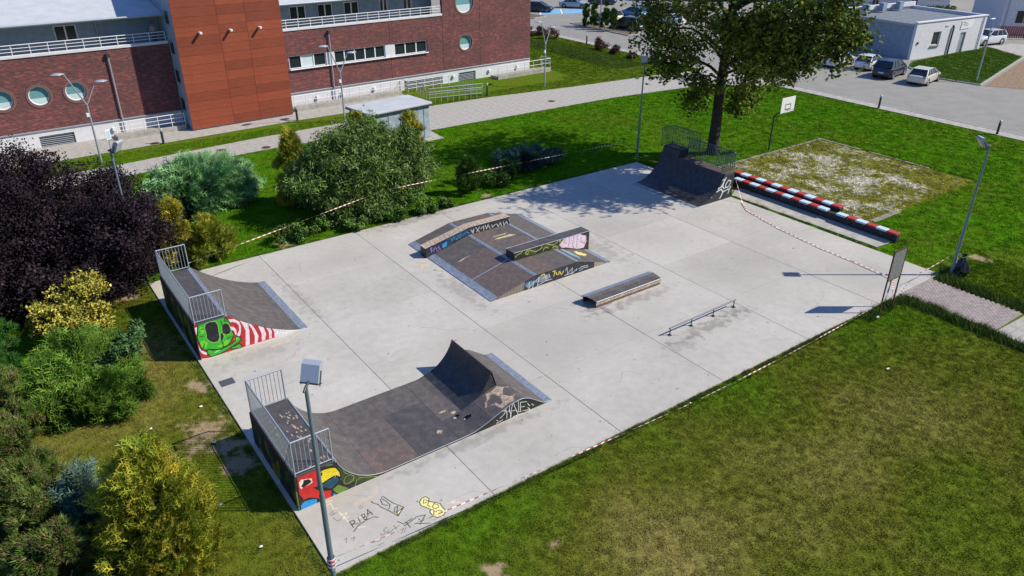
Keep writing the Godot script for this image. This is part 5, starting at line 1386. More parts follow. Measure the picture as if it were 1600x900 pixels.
func make_far_houses() -> void:
	var red := mat(lin(0.28, 0.08, 0.06), 0.8)
	var h := plain_house("pale grey house with wide white window behind the white car", P(103.5, 31.2), deg_to_rad(-40), 12.0, 5.2, 8.0, M.plinth, red, [[1.6, 3.6, 1.3, 2.9], [5.5, 7.0, 1.3, 2.9]], true)
	part(h, "downpipe", rodm(5.0, 0.06, 8), M.galv, at(B(0.4, -0.08, 0)))
	plain_house("cream terraced house far behind the dark hedge", P(112, 58), deg_to_rad(-38), 16.0, 6.0, 8.0, M.plinth, red, [[1, 2.6, 0.9, 2.6], [4, 5.0, 0, 2.2, 1], [6.5, 8.2, 0.9, 2.6], [10, 11, 0, 2.2, 1], [12.6, 14.4, 0.9, 2.6]], true)
	plain_house("long pale terrace at the end of the car park", P(94, 78), deg_to_rad(-38), 24.0, 6.0, 9.0, M.bluewall, red, [[1, 2.6, 0.9, 2.6], [5, 6.0, 0, 2.2, 1], [8.5, 10.2, 0.9, 2.6], [13, 14, 0, 2.2, 1], [16.6, 18.4, 0.9, 2.6]], true)
	var g := thing("garden_gate", "dark red slatted gate beside the pale grey house", "gate", P(99.8, 29.6), "", deg_to_rad(-40))
	part(g, "post", boxm(Vector3(0.2, 1.7, 0.2), 0.02), M.concrete, at(Vector3(-0.1, 0.85, 0)))
	part(g, "post", boxm(Vector3(0.2, 1.7, 0.2), 0.02), M.concrete, at(Vector3(3.3, 0.85, 0)))
	for k in 12: part(g, "slat", boxm(Vector3(0.2, 1.4, 0.03), 0.005), red, at(Vector3(0.2 + k * 0.26, 0.8, 0)))

# ---------- vegetation ----------
func leaf_clump(sd: int, count: int, L: float, W: float, spread: float, droop := 0.0) -> ArrayMesh:
	var q := RandomNumberGenerator.new()
	q.seed = sd
	var m := MB.new()
	for k in count:
		var o := Vector3(q.randf_range(-1, 1), q.randf_range(-1, 1), q.randf_range(-1, 1)) * spread
		var d := Vector3(q.randf_range(-1, 1), q.randf_range(-0.6, 0.9) - droop, q.randf_range(-1, 1)).normalized()
		var s := d.cross(Vector3(q.randf_range(-0.5, 0.5), 1, q.randf_range(-0.5, 0.5))).normalized()
		var up := s.cross(d)
		var l := L * q.randf_range(0.7, 1.25); var w := W * q.randf_range(0.7, 1.2)
		var g := q.randf_range(0.7, 1.25)
		m.col = Color(g, g * q.randf_range(0.94, 1.05), g * q.randf_range(0.85, 1.1))
		var a := o; var b := o + d * l * 0.5 + s * w * 0.5 - up * w * 0.12; var c := o + d * l - up * l * 0.08; var e := o + d * l * 0.5 - s * w * 0.5 - up * w * 0.12
		m.tri(a, b, c); m.tri(a, c, e)
	return m.mesh()
func spray_clump(sd: int, count: int, L: float, W: float, open: float, twigs := 3) -> ArrayMesh:   # conifer sprays, pointing along +y
	var q := RandomNumberGenerator.new()
	q.seed = sd
	var m := MB.new()
	for k in count:
		var g := q.randf() * TAU
		var d := Vector3(cos(g) * open * q.randf(), 1.0, sin(g) * open * q.randf()).normalized()
		var s := d.cross(Vector3(q.randf_range(-1, 1), 0.2, q.randf_range(-1, 1))).normalized()
		var o := Vector3(q.randf_range(-1, 1), q.randf_range(-0.6, 0.6), q.randf_range(-1, 1)) * L * 0.35
		var f := q.randf_range(0.65, 1.3)
		m.col = Color(f, f, f * 0.95)
		var l := L * q.randf_range(0.6, 1.2)
		m.tri(o - s * W * 0.5, o + s * W * 0.5, o + d * l)
		for j in twigs:
			var t := 0.15 + 0.7 * j / twigs
			var sg := 1.0 if j % 2 else -1.0
			var p := o + d * l * t
			var e := (d * 0.75 + s * sg).normalized()
			m.tri(p, p + e * l * 0.38 + d * 0.03, p + d * W * 0.9)
	return m.mesh()
func foliage(parent: Node3D, called: String, mesh: Mesh, mt: Material, xfs: Array, cols: Array) -> MultiMeshInstance3D:
	var mm := MultiMesh.new()
	mm.transform_format = MultiMesh.TRANSFORM_3D; mm.use_colors = true; mm.mesh = mesh
	mm.instance_count = xfs.size()
	for k in xfs.size():
		mm.set_instance_transform(k, xfs[k]); mm.set_instance_color(k, cols[k])
	var o := MultiMeshInstance3D.new()
	o.name = called; o.multimesh = mm; o.material_override = mt; o.set_meta("kind", "stuff")
	parent.add_child(o, true)
	return o
func rand_basis(q: RandomNumberGenerator, sc: float) -> Basis:
	return (Basis(Vector3.UP, q.randf() * TAU) * Basis(Vector3.RIGHT, q.randf_range(-0.9, 0.9)) * Basis(Vector3.BACK, q.randf_range(-0.9, 0.9))).scaled(Vector3.ONE * sc)
func along(dir: Vector3, sc: float, twist: float) -> Basis:
	var y := dir.normalized()
	var x := y.cross(Vector3.FORWARD if absf(y.z) < 0.9 else Vector3.RIGHT).normalized().rotated(y, twist)
	return Basis(x, y, x.cross(y)).scaled_local(Vector3.ONE * sc)
func tint(q: RandomNumberGenerator, cols: Array, jitter := 0.25) -> Color:   # linear colours
	var a: Color = cols[q.randi() % cols.size()]
	var b: Color = cols[q.randi() % cols.size()]
	var c := a.lerp(b, q.randf()) * q.randf_range(1.0 - jitter, 1.0 + jitter)
	c.a = 1.0
	return c
# lobes: [x, y, z, rx, ry, rz, count] in the plant's own axes
func lobed(t: Node3D, called: String, mesh: Mesh, mt: Material, lobes: Array, cols: Array, sd: int, scl: Vector2, gapf: float, gap: float, mode := 0) -> void:
	var q := RandomNumberGenerator.new()
	q.seed = sd
	var f := FastNoiseLite.new()
	f.seed = sd; f.frequency = gapf; f.noise_type = FastNoiseLite.TYPE_SIMPLEX_SMOOTH
	var g2 := FastNoiseLite.new()
	g2.seed = sd + 5; g2.frequency = gapf * 0.6
	var xfs := []; var cl := []
	for L in lobes:
		var c := Vector3(L[0], L[1], L[2]); var rr := Vector3(L[3], L[4], L[5])
		var mean := (rr.x + rr.y + rr.z) / 3.0
		var nc := maxi(5, int(L[6] / 26.0))
		for ci in nc:   # leafy tufts, each of them a handful of clumps
			var d := Vector3(q.randfn(), q.randfn() + (0.25 if mode == 2 else 0.0), q.randfn()).normalized()
			var lump := 1.0 + 0.45 * g2.get_noise_3dv(d * 6.0 + c)
			var tip := c + d * rr * lump * (q.randf_range(0.62, 1.06) if q.randf() < 0.8 else q.randf_range(0.2, 0.6))
			if tip.y < 0.05: tip.y = q.randf_range(0.05, 0.25)
			if f.get_noise_3dv(tip * 10.0) < gap: continue
			var root := Vector3(c.x * 0.5, minf(c.y, tip.y) * 0.45, c.z * 0.5)
			var out := (tip - root).normalized()
			var shade := q.randf_range(0.75, 1.25) * (1.35 if mode == 2 else 1.0)
			for k in 26:
				var p := tip
				var s := q.randf_range(scl.x, scl.y)
				var b: Basis
				if mode == 2:
					var back := pow(q.randf(), 1.3) * mean * 0.55
					p = tip - out * back + Vector3(q.randfn(), q.randfn() * 0.35, q.randfn()) * mean * 0.055 * (0.5 + back / mean * 2.0)
					b = along(out * Vector3(1, 0.55, 1) + Vector3(q.randf_range(-0.45, 0.45), q.randf_range(-0.25, 0.2), q.randf_range(-0.45, 0.45)), s, q.randf() * TAU)
				elif mode == 1:
					p = tip + Vector3(q.randfn(), q.randfn(), q.randfn()) * mean * 0.17
					b = along(d * Vector3(1, 0.5, 1) + Vector3.UP * 0.8 + Vector3(q.randf_range(-0.4, 0.4), 0, q.randf_range(-0.4, 0.4)), s, q.randf() * TAU)
				else:
					p = tip + Vector3(q.randfn(), q.randfn() * 0.85, q.randfn()) * mean * 0.13
					b = rand_basis(q, s)
				if p.y < 0.02: p.y = q.randf_range(0.02, 0.12)
				var col := tint(q, cols, 0.2) * shade
				col.a = 1.0
				xfs.push_back(Transform3D(b, p)); cl.push_back(col)
	foliage(t, called, mesh, mt, xfs, cl)
func cone_plant(called: String, label: String, cat: String, pos: Vector3, hgt: float, rad: float, count: int, cols: Array, sd: int, mesh: Mesh, scl: Vector2, group := "", lumps := 0.35, profile := 0) -> Node3D:
	var t := thing(called, label, cat, pos, group)
	var q := RandomNumberGenerator.new()
	q.seed = sd
	var f := FastNoiseLite.new()
	f.seed = sd; f.frequency = 0.09
	var xfs := []; var cl := []
	for ci in int(count / 22.0):
		var y := pow(q.randf(), 1.15 if profile == 0 else 1.0)
		var w := (1.0 - y * y) * (0.75 + 0.25 * minf(1.0, y * 5.0)) if profile == 0 else pow(1.0 - y, 0.75) * (0.7 + 0.3 * minf(1.0, y * 6.0))
		var g := q.randf() * TAU
		var lump := 1.0 + lumps * f.get_noise_3d(cos(g) * 12.0, y * hgt * 9.0, sin(g) * 12.0) * 2.0
		var r := rad * w * lump * (q.randf_range(0.72, 1.05) if q.randf() < 0.85 else q.randf_range(0.2, 0.7))
		var tip := Vector3(cos(g) * r, 0.1 + y * hgt * 0.95, sin(g) * r)
		var shade := q.randf_range(0.75, 1.5)
		var warm: Color = cols[q.randi() % cols.size()]
		for k in 22:
			var p := tip + Vector3(q.randfn(), q.randfn() * 1.2, q.randfn()) * rad * 0.115
			if p.y < 0.03: p.y = 0.05
			xfs.push_back(Transform3D(along(Vector3(cos(g), 1.5, sin(g)) + Vector3(q.randf_range(-0.5, 0.5), q.randf_range(-0.4, 0.4), q.randf_range(-0.5, 0.5)), q.randf_range(scl.x, scl.y), q.randf() * TAU), p))
			var col := tint(q, cols, 0.2).lerp(warm, 0.5) * shade
			col.a = 1.0
			cl.push_back(col)
	part(t, "trunk", rodm(hgt * 0.8, minf(0.09, rad * 0.08), 6), M.bark)
	foliage(t, "crown", mesh, M.needle, xfs, cl)
	return t
func stems(t: Node3D, n: int, h: float, spread: float, r: float, sd: int) -> void:
	var q := RandomNumberGenerator.new()
	q.seed = sd
	for k in n:
		var g := TAU * k / n + q.randf_range(-0.3, 0.3)
		var m := MB.new()
		var e := Vector3(cos(g) * spread, h * q.randf_range(0.8, 1.0), sin(g) * spread)
		m.tube([Vector3(cos(g) * 0.06, 0, sin(g) * 0.06), e * Vector3(0.35, 0.5, 0.35), e], [r, r * 0.7, r * 0.25], 6)
		part(t, "stem", m.mesh(), M.bark)

func make_big_tree() -> void:
	var t := thing("deciduous_tree", "tall broadleaf tree with dark trunk behind the black quarter pipe", "tree", P(35.6, 18.5))
	var q := RandomNumberGenerator.new()
	q.seed = 404
	var loc := func(u: float, v: float, h: float) -> Vector3: return P(u, v, h) - P(35.6, 18.5)
	var tr := MB.new()
	tr.tube([Vector3(0.05, -0.1, 0), Vector3(0, 0.35, 0), Vector3(-0.02, 2.0, 0.02), Vector3(-0.1, 4.5, 0.05), Vector3(0.0, 7.0, 0.1), Vector3(0.15, 9.5, 0.0), Vector3(0.0, 12.5, 0.0), Vector3(0.1, 15.5, 0.1)], [0.55, 0.40, 0.35, 0.33, 0.31, 0.27, 0.18, 0.05], 14)
	part(t, "trunk", tr.mesh(), M.bark)
	# limb ends: [u, v, h, crown radius, leaves, start height on the trunk]
	var L := [[33.2, 19.0, 3.7, 0.9, 300, 4.2], [31.6, 20.2, 6.0, 1.15, 420, 5.0], [31.9, 21.2, 8.2, 1.5, 620, 6.5], [31.9, 18.8, 7.4, 1.3, 480, 6.0], [32.9, 18.1, 5.4, 1.0, 340, 4.6], [32.2, 22.2, 9.4, 1.6, 520, 7.5],
		[35.8, 17.0, 4.3, 0.8, 240, 4.6], [36.8, 16.4, 3.6, 0.75, 220, 4.4], [36.5, 17.7, 2.9, 0.6, 160, 3.6], [35.5, 14.9, 5.7, 1.15, 420, 5.2], [34.4, 15.7, 6.7, 1.2, 420, 5.5], [32.0, 11.4, 8.7, 1.5, 720, 7.0], [32.4, 9.7, 9.4, 1.6, 820, 7.2], [33.7, 8.9, 9.1, 1.1, 440, 7.2], [32.9, 9.4, 8.0, 1.1, 480, 6.8], [34.2, 8.5, 9.8, 0.9, 300, 7.4], [32.7, 10.8, 7.4, 1.1, 460, 6.4], [33.8, 12.3, 6.6, 1.0, 380, 5.8],
		[32.8, 14.4, 9.1, 1.5, 620, 7.0], [31.8, 11.4, 10.3, 1.6, 620, 7.6], [32.1, 8.9, 10.7, 1.6, 620, 7.8], [32.8, 13.1, 7.9, 1.3, 520, 6.6], [32.7, 15.8, 8.7, 1.3, 480, 7.0], [37.8, 18.2, 8.4, 1.6, 520, 7.0], [31.2, 17.0, 9.7, 1.5, 480, 7.5],
		[35.0, 10.8, 12.4, 1.8, 440, 9.0], [30.8, 9.4, 12.4, 1.5, 380, 9.0], [37.4, 11.6, 13.0, 1.8, 420, 9.5], [31.0, 14.4, 12.0, 1.7, 420, 9.0], [34.5, 14.0, 14.0, 2.0, 460, 10.0], [38.6, 14.6, 13.2, 2.0, 460, 10.0], [40.0, 17.6, 12.2, 2.0, 460, 9.5], [36.2, 18.0, 15.6, 2.2, 520, 12.0], [33.0, 19.6, 13.4, 2.0, 460, 10.0], [36.6, 22.0, 12.6, 2.0, 460, 9.5], [31.2, 19.0, 11.2, 1.6, 420, 8.5], [39.4, 21.4, 11.4, 1.9, 440, 9.0], [33.6, 7.4, 12.0, 1.4, 360, 9.2]]
	var f := FastNoiseLite.new()
	f.seed = 9; f.frequency = 0.08
	var xfs := []; var cl := []
	var cols := [Color(0.10, 0.155, 0.022), Color(0.145, 0.21, 0.028), Color(0.20, 0.26, 0.036), Color(0.07, 0.11, 0.018), Color(0.27, 0.28, 0.05)]
	for k in L.size():
		var e: Vector3 = loc.call(L[k][0], L[k][1], L[k][2])
		var s := Vector3(0, L[k][5], 0)
		var md := s.lerp(e, 0.5) + Vector3(0, 0.5 + q.randf_range(-0.2, 0.4), 0)
		var r0 := clampf(0.05 + 0.012 * s.distance_to(e) + 0.012 * L[k][3], 0.06, 0.2)
		var m := MB.new()
		m.tube([s, s.lerp(md, 0.5) + Vector3(q.randf_range(-0.15, 0.15), 0.1, q.randf_range(-0.15, 0.15)), md, md.lerp(e, 0.55) + Vector3(q.randf_range(-0.2, 0.2), q.randf_range(-0.1, 0.2), q.randf_range(-0.2, 0.2)), e], [r0, r0 * 0.8, r0 * 0.6, r0 * 0.38, 0.02], 7)
		var limb := part(t, "limb", m.mesh(), M.bark)
		var tw := MB.new()
		var R: float = L[k][3]
		for j in 9:   # twigs carry the leaf clusters
			var d := Vector3(q.randfn(), q.randfn() * 0.75 - 0.15, q.randfn()).normalized() * R * q.randf_range(0.7, 1.25)
			var o := md.lerp(e, q.randf_range(0.45, 1.0))
			tw.tube([o, o + d * 0.5 + Vector3(0, 0.1, 0), o + d], [0.03, 0.02, 0.008], 4, false)
			var n := int(L[k][4] / 9.0 * 0.62)
			for i in n:
				var a := pow(q.randf(), 0.7)
				var p := o + d * (0.15 + 0.95 * a) + Vector3(q.randfn(), q.randfn() * 0.9 - 0.25, q.randfn()) * R * 0.30
				if f.get_noise_3dv(p * 10.0) < -0.22: continue
				xfs.push_back(Transform3D(rand_basis(q, q.randf_range(0.75, 1.25)), p)); cl.push_back(tint(q, cols, 0.3))
		part(limb, "twigs", tw.mesh(), M.bark)
	foliage(t, "crown", leaf_clump(1, 5, 0.24, 0.17, 0.20, 0.25), M.leaf, xfs, cl)

func make_vegetation() -> void:
	make_big_tree()
	var thuja := spray_clump(21, 9, 0.26, 0.035, 0.9, 4)
	var juni := spray_clump(22, 7, 0.50, 0.05, 0.5, 5)
	var pine := spray_clump(23, 20, 0.15, 0.022, 1.2, 0)
	var small := leaf_clump(24, 6, 0.11, 0.075, 0.12)
	var plum := leaf_clump(25, 8, 0.11, 0.065, 0.15)
	var willow := leaf_clump(26, 7, 0.25, 0.055, 0.15, 0.2)
	# purple plum, a broad multi-stemmed mass
	var t := thing("purple_plum_tree", "huge dark purple leaved plum tree filling the left edge", "tree", P(-3.2, 23.0))
	stems(t, 9, 3.6, 2.2, 0.12, 51)
	var pc := [Color(0.021, 0.013, 0.018), Color(0.035, 0.024, 0.031), Color(0.052, 0.039, 0.048), Color(0.013, 0.009, 0.012)]
	lobed(t, "crown", plum, M.leaf, [[0.2, 2.6, 0.0, 3.6, 2.3, 3.4, 5200], [-2.8, 2.8, 0.8, 3.2, 2.4, 3.0, 4200], [2.6, 1.9, 1.6, 2.3, 1.7, 2.3, 2800], [-0.6, 4.3, -0.4, 2.3, 1.6, 2.2, 2400], [-3.8, 4.0, -0.8, 2.6, 1.9, 2.6, 2600], [0.6, 1.3, 3.4, 2.2, 1.4, 1.6, 2200], [-3.4, 1.8, 3.2, 2.6, 1.8, 2.0, 2600], [2.9, 2.8, -1.4, 1.5, 1.3, 1.5, 1100], [-6.6, 3.0, 1.0, 2.6, 2.6, 3.0, 2600], [2.3, 2.5, 3.2, 1.6, 2.0, 1.5, 2000]], pc, 61, Vector2(0.9, 1.5), 0.05, -0.42)
	# spreading blue-green juniper
	t = thing("spreading_juniper", "broad blue green juniper with feathery arching sprays near the path", "shrub", P(4.6, 28.6))
	stems(t, 7, 1.3, 1.6, 0.06, 52)
	lobed(t, "crown", juni, M.needle, [[0, 0.9, 0, 3.1, 1.3, 2.7, 4200], [0.4, 1.6, 0.2, 2.1, 0.9, 1.9, 2000], [-1.6, 1.0, 1.2, 1.8, 0.9, 1.4, 1200]], [Color(0.11, 0.23, 0.085), Color(0.16, 0.31, 0.125), Color(0.21, 0.37, 0.16), Color(0.07, 0.16, 0.06)], 62, Vector2(0.8, 1.4), 0.06, -0.30, 2)
	# willow over the pad edge
	t = thing("willow_shrub", "big bushy grey green willow spilling over the concrete edge", "shrub", P(12.0, 22.9))
	stems(t, 9, 3.2, 1.9, 0.09, 53)
	lobed(t, "crown", willow, M.leaf, [[0, 2.2, 0, 3.0, 2.1, 2.2, 6800], [1.9, 2.0, 0.4, 2.2, 1.8, 1.6, 3800], [-1.9, 2.0, 0.2, 2.0, 1.7, 1.8, 3200], [0.4, 3.6, 0.0, 1.9, 1.3, 1.6, 2600], [0.3, 0.8, 1.5, 2.6, 0.8, 1.0, 2200], [2.6, 3.0, 0.2, 1.2, 1.0, 1.2, 1200]], [Color(0.085, 0.165, 0.028), Color(0.13, 0.225, 0.045), Color(0.18, 0.28, 0.075), Color(0.055, 0.11, 0.020), Color(0.24, 0.32, 0.12)], 63, Vector2(0.8, 1.3), 0.07, -0.18)
	var gold := [Color(0.34, 0.27, 0.03), Color(0.20, 0.18, 0.03), Color(0.09, 0.10, 0.025), Color(0.38, 0.29, 0.045), Color(0.045, 0.06, 0.018)]
	var olive := [Color(0.25, 0.29, 0.03), Color(0.35, 0.35, 0.04), Color(0.15, 0.21, 0.024), Color(0.21, 0.26, 0.03), Color(0.44, 0.33, 0.04)]
	var lime := [Color(0.42, 0.36, 0.04), Color(0.30, 0.29, 0.035), Color(0.17, 0.19, 0.03), Color(0.52, 0.43, 0.06)]
	var green := [Color(0.04, 0.095, 0.018), Color(0.07, 0.15, 0.024), Color(0.028, 0.06, 0.013), Color(0.10, 0.19, 0.028)]
	# conifers
	cone_plant("golden_thuja", "rounded golden thuja with bronze tips in front of the mini ramp", "shrub", P(-3.3, 3.0), 3.5, 1.22, 3400, olive, 71, thuja, Vector2(0.8, 1.35), "", 0.45)
	cone_plant("golden_thuja", "tall golden thuja between the willow and the juniper", "shrub", P(9.2, 25.6), 3.9, 0.95, 1900, olive, 72, thuja, Vector2(0.8, 1.25))
	cone_plant("golden_thuja", "golden thuja rising behind the willow beside the kiosk door", "shrub", P(13.4, 26.0), 4.3, 0.95, 1300, olive, 73, thuja, Vector2(0.8, 1.25))
	cone_plant("golden_thuja", "golden thuja rising behind the willow at the kiosk corner", "shrub", P(16.2, 25.0), 4.2, 1.0, 1300, olive, 74, thuja, Vector2(0.8, 1.25))
	cone_plant("golden_thuja", "slim yellow thuja behind the skull ramp railing against the purple tree", "shrub", P(1.7, 21.2), 3.0, 0.75, 1600, lime, 75, thuja, Vector2(0.8, 1.2))
	cone_plant("golden_thuja", "stout yellow green thuja at the pad corner behind the skull ramp", "shrub", P(3.1, 21.1), 1.9, 0.95, 1500, [Color(0.24, 0.28, 0.03), Color(0.15, 0.21, 0.028), Color(0.09, 0.14, 0.02), Color(0.40, 0.36, 0.05)], 76, thuja, Vector2(0.8, 1.2))
	cone_plant("green_thuja", "small dark green thuja cone on the shaded lawn edge", "shrub", P(17.9, 21.4), 2.0, 0.62, 900, green, 77, thuja, Vector2(0.7, 1.0))
	for k in 4:
		cone_plant("columnar_cypress", ["slim cypress at the kerb tip of the parking island", "slim cypress beside the lamp post on the parking island", "slim cypress just past the lamp post on the parking island", "slim cypress next to the black people carrier"][k], "tree", P([64.6, 64.7, 64.8, 64.7][k], [65.4, 63.9, 61.9, 60.2][k], 0.03), [2.9, 2.9, 3.1, 2.6][k], 0.5, 520, green, 80 + k, thuja, Vector2(0.9, 1.3), "row of cypresses in the car park", 0.15, 1)
	# yellow spindle bush and neighbours left of the skull ramp
	t = thing("yellow_spindle_bush", "bright yellow leaved bush below the purple plum tree", "shrub", P(-3.3, 17.0))
	stems(t, 6, 1.4, 0.8, 0.04, 54)
	lobed(t, "crown", small, M.leaf, [[0, 1.2, 0, 1.3, 0.95, 1.2, 1900], [0.7, 1.5, -0.2, 0.8, 0.7, 0.8, 800], [-0.8, 1.0, 0.5, 0.9, 0.7, 0.8, 800], [0.5, 0.9, 0.8, 0.9, 0.6, 0.7, 700]], [Color(0.44, 0.38, 0.06), Color(0.56, 0.50, 0.11), Color(0.28, 0.27, 0.04), Color(0.17, 0.18, 0.03)], 64, Vector2(0.8, 1.3), 0.10, -0.08)
	t = thing("low_juniper", "low dark green juniper spreading between yellow bush and bare grass", "shrub", P(-3.9, 12.2))
	stems(t, 5, 0.7, 1.0, 0.04, 55)
	lobed(t, "crown", juni, M.needle, [[0, 0.5, 0, 1.9, 0.75, 1.7, 1900], [0.3, 0.8, -1.4, 1.4, 0.7, 1.1, 1000], [0.6, 0.45, 1.2, 1.2, 0.55, 0.9, 700]], [Color(0.055, 0.12, 0.015), Color(0.09, 0.175, 0.022), Color(0.13, 0.21, 0.028), Color(0.035, 0.075, 0.012)], 65, Vector2(0.7, 1.2), 0.08, -0.3, 2)
	t = thing("lilac_bush", "young fresh green lilac bush beside the low juniper", "shrub", P(-2.2, 12.9))
	stems(t, 5, 1.1, 0.5, 0.025, 56)
	lobed(t, "crown", leaf_clump(27, 6, 0.13, 0.07, 0.13), M.leaf, [[0, 0.9, 0, 0.85, 0.75, 0.8, 560], [0.3, 1.3, -0.2, 0.5, 0.4, 0.5, 200]], [Color(0.07, 0.15, 0.05), Color(0.11, 0.20, 0.075), Color(0.05, 0.10, 0.035)], 66, Vector2(0.8, 1.3), 0.1, -0.3)
	# mugo pines along the left edge
	var pinec := [Color(0.085, 0.16, 0.03), Color(0.14, 0.22, 0.045), Color(0.055, 0.105, 0.02), Color(0.19, 0.25, 0.06), Color(0.19, 0.14, 0.07)]
	var pg := [Color(0.06, 0.18, 0.035), Color(0.095, 0.24, 0.045), Color(0.04, 0.12, 0.022)]
	var labels := ["fresh green mugo pine at the head of the pine row", "shaggy olive mugo pine next to the wood chip strip", "browning mugo pine with dead inner needles beside the dry grass", "dense mugo pine beside the pale juniper sprig", "dark mugo pine next to the golden thuja"]
	var spots := [[-6.1, 14.0, 3.2, 1.1], [-6.2, 10.2, 3.0, 1.15], [-6.1, 7.6, 2.6, 1.2], [-6.0, 5.2, 2.6, 1.2], [-5.6, 3.2, 1.9, 1.1]]
	for k in 5:
		var s: Array = spots[k]
		t = thing("mugo_pine", labels[k], "shrub", P(s[0], s[1]), "mugo pines along the lawn edge")
		stems(t, 6, s[2] * 0.7, s[3] * 0.6, 0.05, 57 + k)
		var lb := []
		var q := RandomNumberGenerator.new()
		q.seed = 300 + k
		for j in 17:
			var g := q.randf() * TAU; var y := q.randf_range(0.12, 0.95)
			var r: float = q.randf_range(0.45, 0.95) * s[3] * pow(1.0 - y, 0.55)
			lb.push_back([cos(g) * r, s[2] * y, sin(g) * r, 0.36, 0.40, 0.36, 420])
		lobed(t, "crown", pine, M.needle, lb, pg if k == 0 else pinec, 310 + k, Vector2(0.8, 1.4), 0.1, -0.4, 1)
	t = thing("blue_juniper", "pale blue green juniper sprig poking out of the pines", "shrub", P(-4.9, 4.6))
	stems(t, 3, 1.0, 0.3, 0.03, 58)
	lobed(t, "crown", juni, M.needle, [[0, 1.1, 0, 0.5, 0.7, 0.5, 260], [0.2, 1.6, -0.2, 0.3, 0.4, 0.3, 90]], [Color(0.16, 0.26, 0.19), Color(0.22, 0.33, 0.25), Color(0.10, 0.18, 0.13)], 68, Vector2(0.6, 1.0), 0.1, -0.5, 1)
	# shaded plants behind the pad
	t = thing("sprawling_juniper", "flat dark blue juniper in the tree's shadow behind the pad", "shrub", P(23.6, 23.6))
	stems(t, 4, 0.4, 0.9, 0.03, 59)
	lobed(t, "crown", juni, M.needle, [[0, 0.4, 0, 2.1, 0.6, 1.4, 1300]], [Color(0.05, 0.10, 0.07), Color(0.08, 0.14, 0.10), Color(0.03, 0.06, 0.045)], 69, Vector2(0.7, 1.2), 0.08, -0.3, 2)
	for k in 4:
		var s: Array = [[20.0, 21.6, 0.75, 0.8], [19.0, 22.8, 0.8, 1.1], [21.5, 22.4, 0.7, 0.9], [7.2, 20.9, 0.9, 0.6]][k]
		t = thing("small_shrub", ["low leafy shrub touching the pad beside the thuja cone", "loose pale green shrub behind the thuja cone", "small green shrub beside the flat dark juniper", "low weedy shrub at the foot of the willow"][k], "shrub", P(s[0], s[1]))
		stems(t, 4, s[3] * 0.7, s[2] * 0.4, 0.02, 150 + k)
		lobed(t, "crown", small, M.leaf, [[0, s[3] * 0.55, 0, s[2], s[3] * 0.55, s[2] * 0.85, 620]], green + [Color(0.12, 0.18, 0.05)], 160 + k, Vector2(0.8, 1.3), 0.1, -0.25)
	for k in 5:
		var s: Array = [[10.2, 20.35, 0.7, 0.45], [12.6, 20.2, 0.9, 0.6], [14.4, 20.25, 0.6, 0.5], [8.6, 21.2, 0.8, 0.55], [15.6, 20.5, 0.5, 0.4]][k]
		t = thing("weed_clump", ["fresh weeds under the willow nearest its middle stems", "broadest clump of fresh weeds at the willow's foot", "weeds under the willow facing the funbox", "weeds behind the pad joint, left foot of the willow", "smallest weeds at the willow's end toward the thuja cone"][k], "weeds", P(s[0], s[1]), "weeds along the willow's foot")
		lobed(t, "leaves", small, M.leaf, [[0, s[3] * 0.5, 0, s[2], s[3] * 0.6, 0.45, 380]], [Color(0.09, 0.17, 0.03), Color(0.13, 0.23, 0.045), Color(0.06, 0.12, 0.025)], 170 + k, Vector2(0.8, 1.3), 0.1, -0.4)
	# barberry bushes by the road, shrubs on the island
	for k in 6:
		var s: Array = [[54.9, 63.4, 0.9], [54.8, 60.4, 1.2], [54.8, 51.5, 0.95], [54.6, 48.8, 0.75], [54.5, 46.0, 0.4], [54.8, 42.7, 0.8]][k]
		t = thing("barberry_bush", ["reddish barberry bush half hidden by the brick corner", "large reddish barberry bush behind the forked lamp", "round reddish barberry bush midway along the road verge", "ragged reddish barberry bush after the round one on the verge", "tiny barberry bush behind the sign post", "low greenish barberry bush beside the dark bollard"][k], "shrub", P(s[0], s[1]), "barberry bushes on the road verge")
		stems(t, 4, s[2] * 0.6, s[2] * 0.4, 0.02, 180 + k)
		lobed(t, "crown", small, M.leaf, [[0, s[2] * 0.5, 0, s[2], s[2] * 0.55, s[2], 420]], [Color(0.13, 0.06, 0.05), Color(0.08, 0.05, 0.035), Color(0.18, 0.09, 0.07), Color(0.06, 0.07, 0.03)], 190 + k, Vector2(1.0, 1.7), 0.1, -0.3)
	for k in 4:
		var s: Array = [[66.2, 41.6, 1.2, 1.7], [68.2, 41.0, 1.1, 1.5], [67.0, 38.2, 0.9, 0.9], [70.8, 43.6, 1.5, 2.6]][k]
		t = thing("garden_shrub", ["rounded green shrub on the mulched parking island", "yellow green shrub on the mulched parking island", "low rusty shrub at the tip of the mulched island", "tall green bush behind the mulched parking island"][k], "shrub", P(s[0], s[1], 0.03))
		stems(t, 4, s[3] * 0.6, s[2] * 0.4, 0.03, 200 + k)
		lobed(t, "crown", small, M.leaf, [[0, s[3] * 0.5, 0, s[2], s[3] * 0.5, s[2], 560]], [green, lime, [Color(0.16, 0.09, 0.05), Color(0.1, 0.08, 0.03)], green][k], 210 + k, Vector2(1.2, 2.0), 0.1, -0.3)
	var hd := thing("hedge", "clipped dark green hedge behind the white hall", "hedge", P(101.5, 44.0), "", deg_to_rad(-30))
	part(hd, "branches", boxm(Vector3(16.0, 1.4, 0.5)), M.bark, at(Vector3(0, 0.8, 0)))
	var q2 := RandomNumberGenerator.new()
	q2.seed = 99
	var xs := []; var cc := []
	for k in 3600:
		var p := Vector3(q2.randf_range(-8.4, 8.4), q2.randf_range(0.05, 2.0), q2.randf_range(-0.8, 0.8))
		if absf(p.z) < 0.6 and p.y < 1.6: p.z = 0.75 * signf(p.z)
		xs.push_back(Transform3D(rand_basis(q2, q2.randf_range(1.2, 2.0)), p)); cc.push_back(tint(q2, green))
